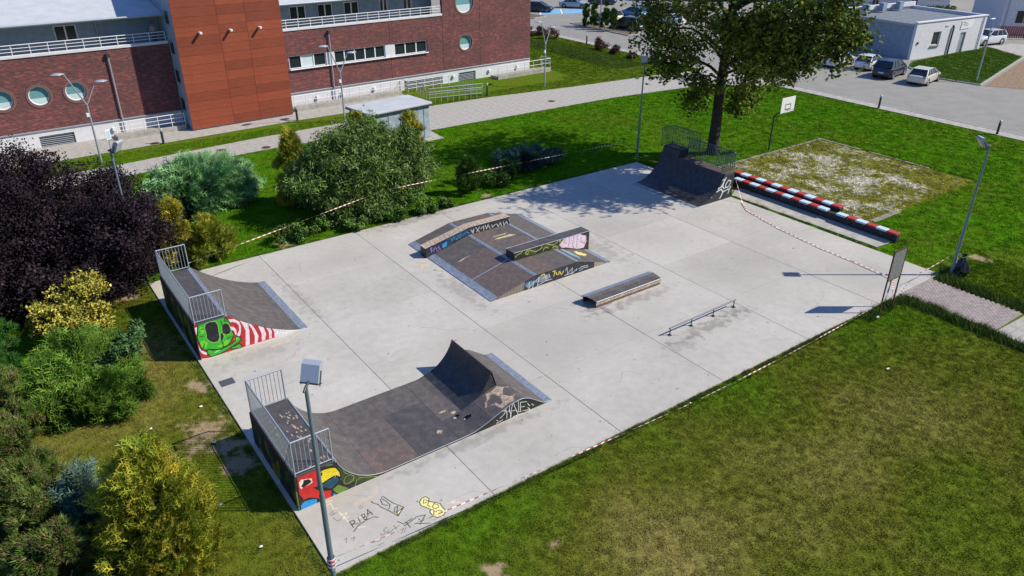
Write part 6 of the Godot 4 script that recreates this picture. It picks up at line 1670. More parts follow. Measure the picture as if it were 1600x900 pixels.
	foliage(hd, "leaves", small, M.leaf, xs, cc)

# ---------- cars ----------
# local axes: +x forward, y up. p: L, W, H, belt height, hood length, boot length, rear slope, front slope
func car(called: String, label: String, pos: Vector3, turn: float, paint: Color, p: Dictionary, group: String) -> Node3D:
	var t := thing(called, label, "car", pos, group, turn)
	var L: float = p.L; var W: float = p.W; var H: float = p.H; var belt: float = p.belt
	var pm := mat(paint, 0.32, 0.15)
	pm.clearcoat_enabled = true; pm.clearcoat = 0.7; pm.clearcoat_roughness = 0.08
	var xr := -L * 0.5; var xf := L * 0.5
	var wb: float = xf - p.hood     # windscreen base
	var rb: float = xr + p.boot     # rear window base
	# lower body: stations along x: [x, bottom, top, half width factor]
	var st := [[xr, 0.42, 0.70, 0.80], [xr + 0.05, 0.30, belt * 0.86, 0.90], [xr + 0.16, 0.24, belt * 0.96, 0.955], [xr + 0.5, 0.20, belt, 0.99], [rb + 0.1, 0.20, belt + 0.01, 1.0], [0.0, 0.19, belt, 1.0], [wb - 0.05, 0.19, belt + 0.01, 0.995], [wb + 0.25, 0.20, belt - 0.02, 0.985], [xf - 0.45, 0.20, belt - 0.13, 0.96], [xf - 0.15, 0.22, belt - 0.22, 0.89], [xf - 0.03, 0.28, belt - 0.32, 0.78], [xf, 0.40, belt - 0.42, 0.70]]
	var b := MB.new()
	var ring := []
	for s in st:
		var w: float = W * 0.5 * s[3]; var y0: float = s[1]; var y1: float = s[2]
		var r := []
		for q in [[0.0, y0], [0.86, y0], [0.97, y0 + 0.07], [1.0, lerpf(y0, y1, 0.42)], [0.985, lerpf(y0, y1, 0.72)], [0.945, y1 - 0.03], [0.88, y1 + 0.005], [0.45, y1 + 0.03], [0.0, y1 + 0.038]]: r.push_back(Vector3(s[0], q[1], w * q[0]))
		for k in range(7, 0, -1): r.push_back(Vector3(r[k].x, r[k].y, -r[k].z))
		ring.push_back(r)
	var nr: int = ring[0].size()
	var base := b.v.size()
	for i in ring.size():
		for k in nr:
			var tx: Vector3 = ring[mini(i + 1, ring.size() - 1)][k] - ring[maxi(i - 1, 0)][k]
			var tz: Vector3 = ring[i][(k + 1) % nr] - ring[i][(k + nr - 1) % nr]
			var nm := tz.cross(tx)
			if nm.length() < 1e-6: nm = Vector3.UP
			nm = nm.normalized()
			if nm.dot(ring[i][k] - Vector3(ring[i][k].x, 0.55, 0)) < 0: nm = -nm
			b.put(ring[i][k], nm, Vector2(ring[i][k].x, ring[i][k].y))
	for i in ring.size() - 1:
		for k in nr:
			var a := base + i * nr + k; var c := base + i * nr + (k + 1) % nr
			b.ix.append_array([a, c, a + nr, c, c + nr, a + nr])
	for e in [0, ring.size() - 1]:
		for k in range(1, nr - 1):
			if e == 0: b.tri(ring[e][0], ring[e][k], ring[e][k + 1])
			else: b.tri(ring[e][0], ring[e][k + 1], ring[e][k])
	part(t, "body", b.mesh(), pm)
	# greenhouse
	var wl := W * 0.5 * 0.93; var wt := W * 0.5 * 0.76
	var yt := H - 0.05; var yb := belt + 0.015
	var xr2: float = rb + p.rs; var xf2: float = wb - p.fs
	var A := [Vector3(rb - 0.06, yb, wl), Vector3(wb + 0.05, yb, wl), Vector3(xf2, yt, wt), Vector3(xr2, yt, wt)]
	var mir := func(v: Vector3) -> Vector3: return Vector3(v.x, v.y, -v.z)
	for sg in [1, -1]:
		var g := MB.new()
		var q := A.duplicate()
		if sg < 0: q = [mir.call(A[1]), mir.call(A[0]), mir.call(A[3]), mir.call(A[2])]
		g.quad(q[0], q[1], q[2], q[3]); part(t, "side_window", g.mesh(), M.glass)
	var ws := MB.new()
	ws.quad(A[1], mir.call(A[1]), mir.call(A[2]), A[2]); part(t, "windscreen", ws.mesh(), M.glass)
	var rw := MB.new()
	rw.quad(mir.call(A[0]), A[0], A[3], mir.call(A[3])); part(t, "rear_window", rw.mesh(), M.glass)
	var pl := MB.new()
	for sg in [1.0, -1.0]:
		var f := func(v: Vector3) -> Vector3: return Vector3(v.x, v.y, v.z * sg)
		pl.tube([f.call(A[0]), f.call(A[3])], 0.06, 6); pl.tube([f.call(A[1]), f.call(A[2])], 0.045, 6)
		for x in ([0.45, 0.75] if p.L > 4.3 else [0.52]):
			pl.tube([f.call(A[0].lerp(A[1], 1.0 - x)), f.call(A[3].lerp(A[2], 1.0 - x))], 0.035, 5)
	part(t, "pillars", pl.mesh(), pm)
	var rf := MB.new()
	var N := 5
	for i in N:
		for k in N:
			var c := []
			for e in [[0, 0], [1, 0], [1, 1], [0, 1]]:
				var a: float = (i + e[0]) / float(N); var d: float = (k + e[1]) / float(N)
				c.push_back(Vector3(lerpf(xr2 - 0.06, xf2 + 0.05, a), yt + 0.055 * (1.0 - pow(2 * a - 1, 4)) * (1.0 - pow(2 * d - 1, 2) * 0.8), lerpf(wt + 0.02, -wt - 0.02, d)))
			rf.quad(c[0], c[1], c[2], c[3])
	part(t, "roof", rf.mesh(), pm)
	# wheels
	var wr: float = p.get("wr", 0.31)
	for sx in [xr + L * 0.19, xf - L * 0.185]:
		for sg in [1.0, -1.0]:
			var w := Node3D.new()
			w.name = "wheel"
			t.add_child(w, true)
			w.position = Vector3(sx, wr, sg * (W * 0.5 - 0.09)); w.rotation.x = PI / 2 * sg
			part(w, "tyre", wheel_mesh(wr, 0), M.rubber); part(w, "rim", wheel_mesh(wr, 1), M.galv)
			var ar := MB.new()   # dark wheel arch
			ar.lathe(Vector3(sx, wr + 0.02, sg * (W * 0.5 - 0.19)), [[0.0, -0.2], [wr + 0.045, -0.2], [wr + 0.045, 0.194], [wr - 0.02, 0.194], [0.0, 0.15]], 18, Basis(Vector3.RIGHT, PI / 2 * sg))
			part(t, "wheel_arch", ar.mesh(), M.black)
	for sg in [1.0, -1.0]:
		part(t, "tail_light", boxm(Vector3(0.12, 0.30 if p.H > 1.5 else 0.2, 0.22), 0.03), M.tail, at(Vector3(xr + 0.10, belt * 0.80, sg * W * 0.385)))
		part(t, "headlight", boxm(Vector3(0.34, 0.14, 0.30), 0.04), M.lens, at(Vector3(xf - 0.24, belt - 0.30, sg * W * 0.355)))
		part(t, "mirror", boxm(Vector3(0.12, 0.13, 0.2), 0.03), pm, at(Vector3(wb - 0.25, belt + 0.07, sg * (W * 0.5 + 0.05))))
		part(t, "door_handle", boxm(Vector3(0.16, 0.03, 0.03), 0.008), M.galv, at(Vector3(-0.1, belt - 0.15, sg * W * 0.5)))
	part(t, "rear_plate", boxm(Vector3(0.02, 0.11, 0.5), 0.004), M.white, at(Vector3(xr - 0.005, 0.62, 0)))
	part(t, "rear_bumper", boxm(Vector3(0.14, 0.16, W * 0.74), 0.04), M.black if p.get("clad", false) else pm, at(Vector3(xr + 0.05, 0.40, 0)))
	part(t, "grille", boxm(Vector3(0.05, 0.16, W * 0.42), 0.02), M.black, at(Vector3(xf - 0.015, 0.44, 0)))
	return t
func wheel_mesh(r: float, what: int) -> ArrayMesh:
	var key := ["wheel", r, what]
	if not box_cache.has(key):
		var m := MB.new()
		if what == 0: m.lathe(Vector3.ZERO, [[r * 0.62, -0.09], [r * 0.94, -0.1], [r, -0.07], [r, 0.07], [r * 0.94, 0.1], [r * 0.62, 0.09]], 20)
		else:
			m.lathe(Vector3.ZERO, [[r * 0.62, 0.05], [r * 0.62, 0.085], [r * 0.55, 0.085], [r * 0.5, 0.04], [r * 0.16, 0.06], [0.001, 0.07]], 20)
			for k in 5: m.box(Basis(Vector3.UP, TAU * k / 5) * Vector3(r * 0.33, 0.065, 0), Vector3(r * 0.48, 0.02, 0.055), 0.0, Basis(Vector3.UP, TAU * k / 5))
		box_cache[key] = m.mesh()
	return box_cache[key]
func make_vehicles() -> void:
	M.tail = mat(lin(0.30, 0.012, 0.012), 0.25)
	M.lens = mat(lin(0.55, 0.58, 0.6), 0.12, 0.3)
	var wagon := {L = 4.5, W = 1.76, H = 1.47, belt = 0.92, hood = 1.35, boot = 0.25, rs = 0.45, fs = 0.85}
	var suv := {L = 4.6, W = 1.86, H = 1.68, belt = 1.06, hood = 1.25, boot = 0.22, rs = 0.42, fs = 0.8, wr = 0.36, clad = true}
	var hatch := {L = 4.0, W = 1.70, H = 1.46, belt = 0.92, hood = 1.1, boot = 0.2, rs = 0.42, fs = 0.85}
	var van := {L = 4.3, W = 1.74, H = 1.66, belt = 0.99, hood = 0.95, boot = 0.15, rs = 0.3, fs = 0.95}
	var sedan := {L = 4.5, W = 1.74, H = 1.44, belt = 0.92, hood = 1.3, boot = 0.75, rs = 0.65, fs = 0.85}
	var g := "cars in the car park"
	car("parked_car", "cream estate car at the end of the row by the grass plot", P(68.9, 22.0, -0.04), deg_to_rad(10), lin(0.62, 0.60, 0.50), wagon, g)
	car("parked_car", "dark navy off-roader parked beside the cream estate car", P(68.9, 25.4, -0.04), deg_to_rad(10), lin(0.012, 0.02, 0.05), suv, g)
	car("parked_car", "white hatchback parked beside the dark navy off-roader", P(70.6, 28.6, -0.04), deg_to_rad(10), lin(0.68, 0.69, 0.70), hatch, g)
	car("parked_car", "white estate car second from the dark navy off-roader", P(69.3, 31.2, -0.04), deg_to_rad(10), lin(0.66, 0.67, 0.68), wagon, g)
	car("parked_car", "white van-like car third from the dark navy off-roader", P(70.0, 34.2, -0.04), deg_to_rad(10), lin(0.66, 0.68, 0.70), van, g)
	car("parked_car", "dark red car beside the mulched island and the white cars", P(71.4, 37.0, -0.04), deg_to_rad(10), lin(0.16, 0.02, 0.02), hatch, g)
	car("parked_car", "black people carrier next to the row of cypresses", P(67.4, 60.4, -0.04), deg_to_rad(98), lin(0.012, 0.013, 0.016), van, g)
	car("parked_car", "dark red saloon beside the black people carrier", P(70.6, 61.2, -0.04), deg_to_rad(98), lin(0.22, 0.018, 0.02), sedan, g)
	car("parked_car", "beige car nose-on behind the cypresses", P(70.4, 67.3, -0.04), deg_to_rad(98), lin(0.50, 0.44, 0.28), hatch, g)
	car("parked_car", "bright blue hatchback behind the dark red saloon", P(75.8, 68.2, -0.04), deg_to_rad(100), lin(0.03, 0.16, 0.32), hatch, g)
	car("parked_car", "white saloon seen through the tree leaves", P(75.2, 60.6, -0.04), deg_to_rad(98), lin(0.66, 0.68, 0.70), sedan, g)
	car("parked_car", "bright red hatchback seen through the tree leaves", P(79.6, 61.6, -0.04), deg_to_rad(98), lin(0.42, 0.02, 0.03), hatch, g)
	car("parked_car", "dark car next to the bright blue hatchback", P(79.4, 68.0, -0.04), deg_to_rad(98), lin(0.03, 0.035, 0.045), sedan, g)
	car("parked_car", "pale blue saloon behind the bright red hatchback", P(83.6, 66.0, -0.04), deg_to_rad(98), lin(0.30, 0.40, 0.48), sedan, g)
	car("parked_car", "white car beyond the bright red hatchback", P(84.0, 57.6, -0.04), deg_to_rad(98), lin(0.66, 0.68, 0.70), hatch, g)
	car("parked_car", "black car parked against the blue disabled bay", P(68.0, 79.8, -0.04), deg_to_rad(-52), lin(0.014, 0.015, 0.018), hatch, g)
	car("parked_car", "silver car parked past the blue disabled bay", P(75.0, 80.3, -0.04), deg_to_rad(-52), lin(0.36, 0.42, 0.45), sedan, g)
	car("parked_car", "dark blue car beyond the silver one", P(81.6, 81.2, -0.04), deg_to_rad(-52), lin(0.015, 0.03, 0.07), sedan, g)
	car("parked_car", "white off-roader on the street behind the white hall", P(95.0, 28.6, -0.04), deg_to_rad(168), lin(0.68, 0.69, 0.70), suv, "cars on the far street")

# ---------- lamps, bollards, boards, benches, people ----------
func floodlight_pole(label: String, base: Vector3, hgt: float, face: float, tilt: float, big := true) -> void:   # face: heading of the head
	var t := thing("floodlight_pole", label, "lamp post", base, "floodlight poles at the corners of the pad")
	var m := MB.new()
	m.tube([Vector3(0, -0.1, 0), Vector3(0, hgt * 0.5, 0), Vector3(0, hgt * 0.502, 0), Vector3(0, hgt, 0)], [0.07, 0.066, 0.05, 0.045], 12); part(t, "pole", m.mesh(), M.galv_blue)
	var f := MB.new()
	f.lathe(Vector3(0, -0.06, 0), [[0.16, 0.0], [0.16, 0.05], [0.10, 0.07]], 12); part(t, "base_flange", f.mesh(), M.galv)
	part(t, "service_hatch", boxm(Vector3(0.09, 0.3, 0.02), 0.004), M.galv, at(Vector3(0, 0.8, 0.088)))
	var arm := MB.new()
	var d := Basis(Vector3.UP, face) * Vector3.RIGHT
	arm.tube([Vector3(0, hgt - 0.05, 0) - d * 0.12, Vector3(0, hgt + 0.02, 0), Vector3(0, hgt + 0.05, 0) + d * 0.28], 0.03, 8); part(t, "bracket", arm.mesh(), M.dark_metal)
	var h := Node3D.new()
	h.name = "lamp_head"
	t.add_child(h, true)
	h.transform = Transform3D((Basis(Vector3.UP, face) * Basis(Vector3.BACK, tilt)).scaled(Vector3.ONE * 0.70), Vector3(0, hgt + 0.15, 0) + d * 0.32)
	var b := MB.new()
	b.prism(PackedVector2Array([Vector2(-0.13, -0.26), Vector2(-0.06, -0.3), Vector2(0.13, -0.28), Vector2(0.14, 0.40), Vector2(0.02, 0.44), Vector2(-0.12, 0.30)]), -0.30, 0.30); part(h, "housing", b.mesh(), M.lamp_grey)
	var l := MB.new()
	l.box(Vector3(0.147, 0.06, 0), Vector3(0.012, 0.58, 0.54)); part(h, "lens", l.mesh(), M.lens)
	for k in [-1.0, 1.0]: part(h, "side_bracket", boxm(Vector3(0.05, 0.5, 0.02), 0.005), M.dark_metal, at(Vector3(0.0, -0.12, 0.315 * k)))
	part(h, "bottom_trim", boxm(Vector3(0.3, 0.05, 0.62), 0.01), M.dark_metal, at(Vector3(0.0, -0.29, 0)))
func fork_lamp(label: String, base: Vector3, turn: float) -> void:
	var t := thing("forked_street_lamp", label, "street lamp", base, "forked street lamps by the building", turn)
	var m := MB.new()
	m.tube([Vector3(0, -0.1, 0), Vector3(0, 3.6, 0)], [0.07, 0.055], 10); part(t, "pole", m.mesh(), M.galv)
	for q in [[-0.9, 5.7, 0.14], [0.8, 5.0, -0.1]]:
		var a := MB.new()
		a.tube([Vector3(0, 3.4, 0), Vector3(0, 3.7, 0), Vector3(q[0] * 0.95, q[1], 0), Vector3(q[0] * 1.05, q[1] + 0.05, 0)], [0.05, 0.045, 0.032, 0.03], 8); part(t, "arm", a.mesh(), M.galv)
		var h := MB.new()
		h.lathe(Vector3(q[0] + signf(q[0]) * 0.3, q[1] + 0.02, 0), [[0.05, -0.04], [0.30, -0.02], [0.33, 0.02], [0.2, 0.07], [0.001, 0.09]], 16, Basis.IDENTITY.scaled(Vector3(1.25, 1, 0.75))); part(t, "lamp_head", h.mesh(), M.lamp_grey)
	part(t, "control_box", boxm(Vector3(0.16, 0.24, 0.12), 0.01), M.white, at(Vector3(-0.1, 3.1, 0)))
func bollard(label: String, base: Vector3) -> void:
	var t := thing("bollard_light", label, "bollard", base, "dark bollards along the paths")
	var m := MB.new()
	m.lathe(Vector3.ZERO, [[0.085, -0.08], [0.085, 0.88], [0.001, 0.881]], 14); part(t, "post", m.mesh(), M.dark_metal)
	var g := MB.new()
	g.lathe(Vector3(0, 0.88, 0), [[0.07, 0.0], [0.07, 0.14]], 14); part(t, "lens", g.mesh(), M.lens)
	var c := MB.new()
	c.lathe(Vector3(0, 1.0, 0), [[0.09, 0.0], [0.09, 0.06], [0.001, 0.075]], 14); part(t, "cap", c.mesh(), M.lamp_grey)
func make_furniture() -> void:
	M.lamp_grey = mat(lin(0.42, 0.46, 0.50), 0.4, 0.3)
	M.galv_blue = mat(lin(0.17, 0.24, 0.29), 0.45, 0.4)
	floodlight_pole("grey floodlight pole at the pad corner by the toucan mural", P(-0.12, -0.36, -0.05), 6.1, 0.75, -0.45)
	floodlight_pole("grey floodlight pole with a black bag at its foot beside the walk", P(30.3, -0.33, -0.05), 6.15, 2.45, -0.6)
	floodlight_pole("slim floodlight pole at the pad corner beside the black quarter pipe", P(31.0, 21.0, -0.05), 6.2, -2.45, -0.5)
	floodlight_pole("floodlight pole rising out of the purple plum tree", P(-0.1, 20.75, -0.05), 6.0, -0.75, -0.45)
	fork_lamp("forked street lamp in front of the round windows", P(1.6, 39.9, -0.05), 0.1)
	fork_lamp("forked street lamp beside the utility kiosk", P(18.6, 39.9, -0.05), 0.15)
	fork_lamp("forked street lamp on the grass by the brick corner", P(38.5, 40.7, -0.05), 0.35)
	for q in [["dark bollard by the pavement left of the clad tower", 5.9, 41.9], ["dark bollard at the right foot of the clad tower", 15.8, 42.4], ["dark bollard beside the zigzag handrails", 32.3, 40.8], ["dark bollard on the verge behind the round barberry", 55.98, 55.2], ["dark bollard on the verge behind the sign post", 55.85, 44.5], ["dark bollard on the verge seen through the tree", 55.96, 39.8], ["dark bollard where the path meets the road", 56.2, 29.3], ["dark bollard beyond the basketball backboard", 56.35, 18.9], ["dark bollard at the far end of the lawn by the road", 56.4, 9.6]]: bollard(q[0], P(q[1], q[2], -0.05))
	for q in [["parking lot lamp post among the cypresses", 64.5, 62.5, 6.4], ["leaning lamp post on the grass plot by the white hall", 73.2, 19.2, 5.6]]:
		var t := thing("street_lamp", q[0], "street lamp", P(q[1], q[2], 0.0))
		var m := MB.new()
		var hh: float = q[3]
		m.tube([Vector3(0, -0.1, 0), Vector3(0, hh, 0)], [0.08, 0.05], 10); part(t, "pole", m.mesh(), M.galv)
		part(t, "lamp_head", boxm(Vector3(0.8, 0.1, 0.26), 0.04), M.lamp_grey, at(Vector3(-0.3, hh + 0.03, 0)))
	# small signs
	var pole: Node3D = get_node("floodlight_pole_002")
	var loop := MB.new()
	loop.tube([Vector3(0, 6.1, 0), Vector3(0.10, 6.6, 0), Vector3(0.12, 7.1, 0), Vector3(0.02, 7.5, 0), Vector3(-0.10, 7.1, 0), Vector3(-0.14, 6.6, 0), Vector3(-0.16, 5.9, 0)], 0.022, 6); part(pole, "antenna_loop", loop.mesh(), M.dark_metal)
	var s2 := thing("notice_post", "small white notice on a post by the forked lamp", "sign", P(2.2, 38.9, -0.04), "", 0.7)
	part(s2, "post", rodm(1.9, 0.03, 8), M.galv)
	part(s2, "plate", boxm(Vector3(0.42, 0.62, 0.03), 0.01), M.white, at(Vector3(0, 1.95, 0.04)))
	part(s2, "notice", boxm(Vector3(0.32, 0.5, 0.008)), mat(lin(0.35, 0.5, 0.58), 0.5), at(Vector3(0, 1.95, 0.06)))
	# information board
	var ib := thing("information_board", "blank grey notice board in a rusty frame on two leaning posts", "board", P(24.72, -0.44, -0.05))
	for u in [24.25, 25.2]: wpart(ib, "post", boxm(Vector3(0.05, 2.85, 0.05), 0.004), M.rust, at(P(u, -0.44, 1.38)))
	for h in [1.47, 2.78]: wpart(ib, "frame_bar", boxm(Vector3(0.98, 0.05, 0.05), 0.004), M.rust, at(P(24.725, -0.44, h)))
	wpart(ib, "panel", boxm(Vector3(0.9, 1.27, 0.02), 0.002), mat(Color.WHITE, 0.6, 0.1, noise_tex(256, [[231, 0.03, 4, 1.0], [232, 0.2, 3, 0.6]], [[0.0, Color(0.34, 0.36, 0.37)], [0.5, Color(0.45, 0.47, 0.47)], [1.0, Color(0.56, 0.57, 0.56)]]), 1.0), at(P(24.725, -0.445, 2.125)))
	# rubbish sack tied to the pole
	var bag := thing("bin_bag", "shiny black rubbish sack hanging against the floodlight pole", "bag", P(30.75, -0.5, -0.05))
	var bm := MB.new()
	var q := RandomNumberGenerator.new()
	q.seed = 8
	var rows := [[0.02, 0.26], [0.10, 0.36], [0.28, 0.38], [0.48, 0.31], [0.68, 0.20], [0.84, 0.10], [0.93, 0.06], [1.02, 0.13]]
	var rg := []
	for r in rows:
		var line := []
		for k in 17:
			var f := 1.0 + 0.13 * sin(k * 2.3 + r[0] * 9.0) + q.randf_range(-0.06, 0.06)
			if k == 16: line.push_back(line[0])
			else: line.push_back(Vector3(cos(TAU * k / 16) * r[1] * f, r[0], -sin(TAU * k / 16) * r[1] * f))
		rg.push_back(line)
	for i in rg.size() - 1:
		for k in 16: bm.quad(rg[i][k], rg[i][k + 1], rg[i + 1][k + 1], rg[i + 1][k])
	var bagm := mat(lin(0.012, 0.013, 0.015), 0.22)
	part(bag, "sack", bm.mesh(), bagm)
	var ring := MB.new()
	ring.tube([Vector3(-0.45, 1.0, 0.1), Vector3(-0.1, 1.02, 0.16), Vector3(0.2, 1.02, 0.0), Vector3(-0.1, 1.02, -0.16), Vector3(-0.45, 1.0, 0.02)], 0.012, 6); part(bag, "holder_ring", ring.mesh(), M.dark_metal)
	# basketball hoop
	var bb := thing("basketball_hoop", "white basketball backboard on a bent dark post beside the old court", "basketball hoop", P(39.4, 16.8, -0.05), "", deg_to_rad(-90))
	var pm := MB.new()
	pm.tube([Vector3(0, -0.1, 0), Vector3(0, 2.3, 0), Vector3(0.15, 2.5, 0), Vector3(0.85, 3.0, 0)], 0.055, 10); part(bb, "post", pm.mesh(), M.dark_metal)
	var bd := part(bb, "backboard", boxm(Vector3(0.04, 1.0, 1.4), 0.005), M.white, at(Vector3(0.9, 3.3, 0)))
	for sd in [-1.0, 1.0]:
		for e in [[0.45, 0.34, 0.05, 0], [0.0, 0.0, 0.05, 1]]: pass
		part(bd, "target_line", boxm(Vector3(0.006, 0.36, 0.05)), M.black, at(Vector3(0.023 * sd, -0.12, 0.28))); part(bd, "target_line", boxm(Vector3(0.006, 0.36, 0.05)), M.black, at(Vector3(0.023 * sd, -0.12, -0.28)))
		part(bd, "target_line", boxm(Vector3(0.006, 0.05, 0.51)), M.black, at(Vector3(0.023 * sd, 0.035, 0))); part(bd, "target_line", boxm(Vector3(0.006, 0.05, 0.51)), M.black, at(Vector3(0.023 * sd, -0.275, 0)))
	var hp := MB.new()
	var pts := []
	for k in 21: pts.push_back(Vector3(1.18 + cos(TAU * k / 20) * 0.225, 3.0, sin(TAU * k / 20) * 0.225))
	hp.tube(pts, 0.012, 6, false); part(bb, "rim", hp.mesh(), M.rust)
	# painted concrete seat walls
	M.red_paint = mat(lin(0.36, 0.035, 0.03), 0.7)
	M.sky_paint = mat(lin(0.46, 0.60, 0.70), 0.7)
	for w in [[31.62, 32.0, 3.15, 13.45, 0.46, 0.57, "long low seat wall with red and pale blue blocks along the pad"], [32.18, 32.6, 6.75, 14.0, 0.62, 0.55, "raised second row of red and pale blue seat blocks by the court"]]:
		var t := thing("seat_wall", w[6], "bench", P((w[0] + w[1]) * 0.5, (w[2] + w[3]) * 0.5))
		var b := MB.new()
		b.box(P((w[0] + w[1]) * 0.5 + 0.03, (w[2] + w[3]) * 0.5, (w[4] - 0.1) * 0.5), Vector3(w[1] - w[0] - 0.1, w[4] - 0.1, w[3] - w[2]), 0.01); wpart(t, "base_wall", b.mesh(), M.side_black)
		var n := int((w[3] - w[2]) / w[5])
		for k in n:
			if w[4] < 0.5 and (k == 6): continue
			part(t, "seat_block", boxm(Vector3(w[1] - w[0], 0.1, (w[3] - w[2]) / n - 0.012), 0.012), M.red_paint if k % 2 == 0 else M.sky_paint, at(P((w[0] + w[1]) * 0.5, w[2] + (k + 0.5) * (w[3] - w[2]) / n, w[4] - 0.05 + rng.randf_range(-0.004, 0.004)) - t.position))
	# litter on the grass
	var spots := [[-0.9, 7.1, "crumpled white paper scrap on the worn grass by the ramp"], [-1.6, 4.2, "yellowish paper scrap lying in the railing shadow"], [-2.4, 9.0, "white litter scrap on bare soil beside the low juniper"], [-0.7, 9.3, "flat white litter on bare patch between the two ramps"], [-1.9, 17.6, "white litter scrap beside the yellow bush"], [-1.2, 2.0, "white scrap on the grass beside the golden thuja"], [-4.6, 8.0, "blue and white wrapper beside the mugo pines"], [23.9, -0.6, "white scrap at the foot of the notice board"], [20.6, -3.0, "tiny white scrap out on the dry lawn"]]
	for s in spots:
		var p := MB.new()
		var r := RandomNumberGenerator.new()
		r.seed = int(s[1] * 100) + 3000
		var pr := []
		for k in 7: pr.push_back(Vector3(cos(TAU * k / 7) * r.randf_range(0.03, 0.10), r.randf_range(0.0, 0.04), sin(TAU * k / 7) * r.randf_range(0.03, 0.07)))
		for k in 7: p.tri(Vector3(0, 0.04, 0), pr[(k + 1) % 7], pr[k])
		var o := part(self, "litter_scrap", p.mesh(), M.white, at(P(s[0], s[1], -0.02)))
		meta(o, s[2], "litter", "scraps of litter on the grass")
	make_person()
# barrier tape: a thin striped ribbon
func tape(label: String, pts: Array, sag: Array, twist := 3.0) -> void:
	var m := MB.new()
	var dist := 0.0
	var prev := []
	for k in pts.size() - 1:
		var a: Vector3 = pts[k]; var b: Vector3 = pts[k + 1]
		var n := maxi(4, int(a.distance_to(b) / 0.14))
		for j in n + 1:
			var t := float(j) / n
			var p: Vector3 = a.lerp(b, t) - Vector3.UP * sag[k] * 4.0 * t * (1.0 - t)
			var d := (b - a).normalized()
			var side := d.cross(Vector3.UP).normalized()
			var g := sin(dist * 0.45 * twist) * 0.9 + 0.4
			var e := (Vector3.UP * cos(g) + side * sin(g)) * 0.019
			if p.y < 0.15:   # lying flat on the concrete
				p.y += 0.02; e = side * 0.03 + Vector3.UP * 0.006 * sin(dist * 5.0)
			var cur := [p - e, p + e]
			if prev.size() and j > 0:
				m.col = Color(0.40, 0.09, 0.07) if int(dist / 0.14) % 2 else Color(0.74, 0.72, 0.68)
				m.quad(prev[0], cur[0], cur[1], prev[1])
			prev = cur
			dist += 0.14 if j > 0 else 0.0
	var o := part(self, "barrier_tape", m.mesh(), M.tape)
	meta(o, label, "barrier tape", "red and white barrier tapes round the pad")
func make_tapes() -> void:
	M.tape = mat(Color.WHITE, 0.5)
	M.tape.vertex_color_use_as_albedo = true
	M.tape.cull_mode = BaseMaterial3D.CULL_DISABLED
	tape("striped barrier tape strung from the skull ramp railing past the willow to the far pole", [P(1.28, 17.2, 1.72), P(11.9, 20.1, 1.84), P(30.95, 21.0, 1.1)], [0.02, 0.0])
	tape("striped barrier tape fallen across the concrete from the black quarter pipe to the board", [P(29.98, 12.15, 1.3), P(29.7, 11.15, 0.04), P(28.95, 10.25, 0.02), P(28.3, 7.7, 0.02), P(27.9, 4.95, 0.02), P(27.8, 2.8, 0.02), P(27.6, 0.9, 0.05), P(25.2, -0.4, 0.35)], [0.0, 0.0, 0.0, 0.0, 0.0, 0.0, 0.05])
	tape("striped barrier tape tied between the notice board and the pole with the sack", [P(25.2, -0.42, 0.30), P(27.9, 0.15, 0.45), P(30.25, -0.3, 1.15)], [0.05, 0.05])
	tape("striped barrier tape along the lawn edge from the short stake to the notice board", [P(12.33, -0.76, 0.58), P(24.2, -0.44, 0.5)], [0.12])
	tape("striped barrier tape along the lawn edge from the front pole to the short stake", [P(-0.05, -0.3, 0.86), P(12.33, -0.76, 0.58)], [0.06])
	var st := thing("tape_stake", "short thin stake holding the tape at the lawn edge", "stake", P(12.33, -0.76, -0.06))
	part(st, "rod", rodm(0.68, 0.014, 6), M.rust)
	part(st, "cap", boxm(Vector3(0.05, 0.04, 0.05), 0.01), M.white, at(Vector3(0, 0.68, 0)))
	var kn := MB.new()
	kn.col = Color(0.50, 0.03, 0.06)
	for k in 5:
		kn.col = Color(0.50, 0.03, 0.06) if k % 2 else Color(0.72, 0.70, 0.70)
		kn.lathe(Vector3(0, 0.06 * k, 0), [[0.10, -0.03], [0.108, 0.0], [0.10, 0.03]], 12)
	var ko := part(self, "tape_knot", kn.mesh(), M.tape, at(P(-0.12, -0.36, 0.72)))
	meta(ko, "red and white tape wound round the front floodlight pole", "barrier tape")

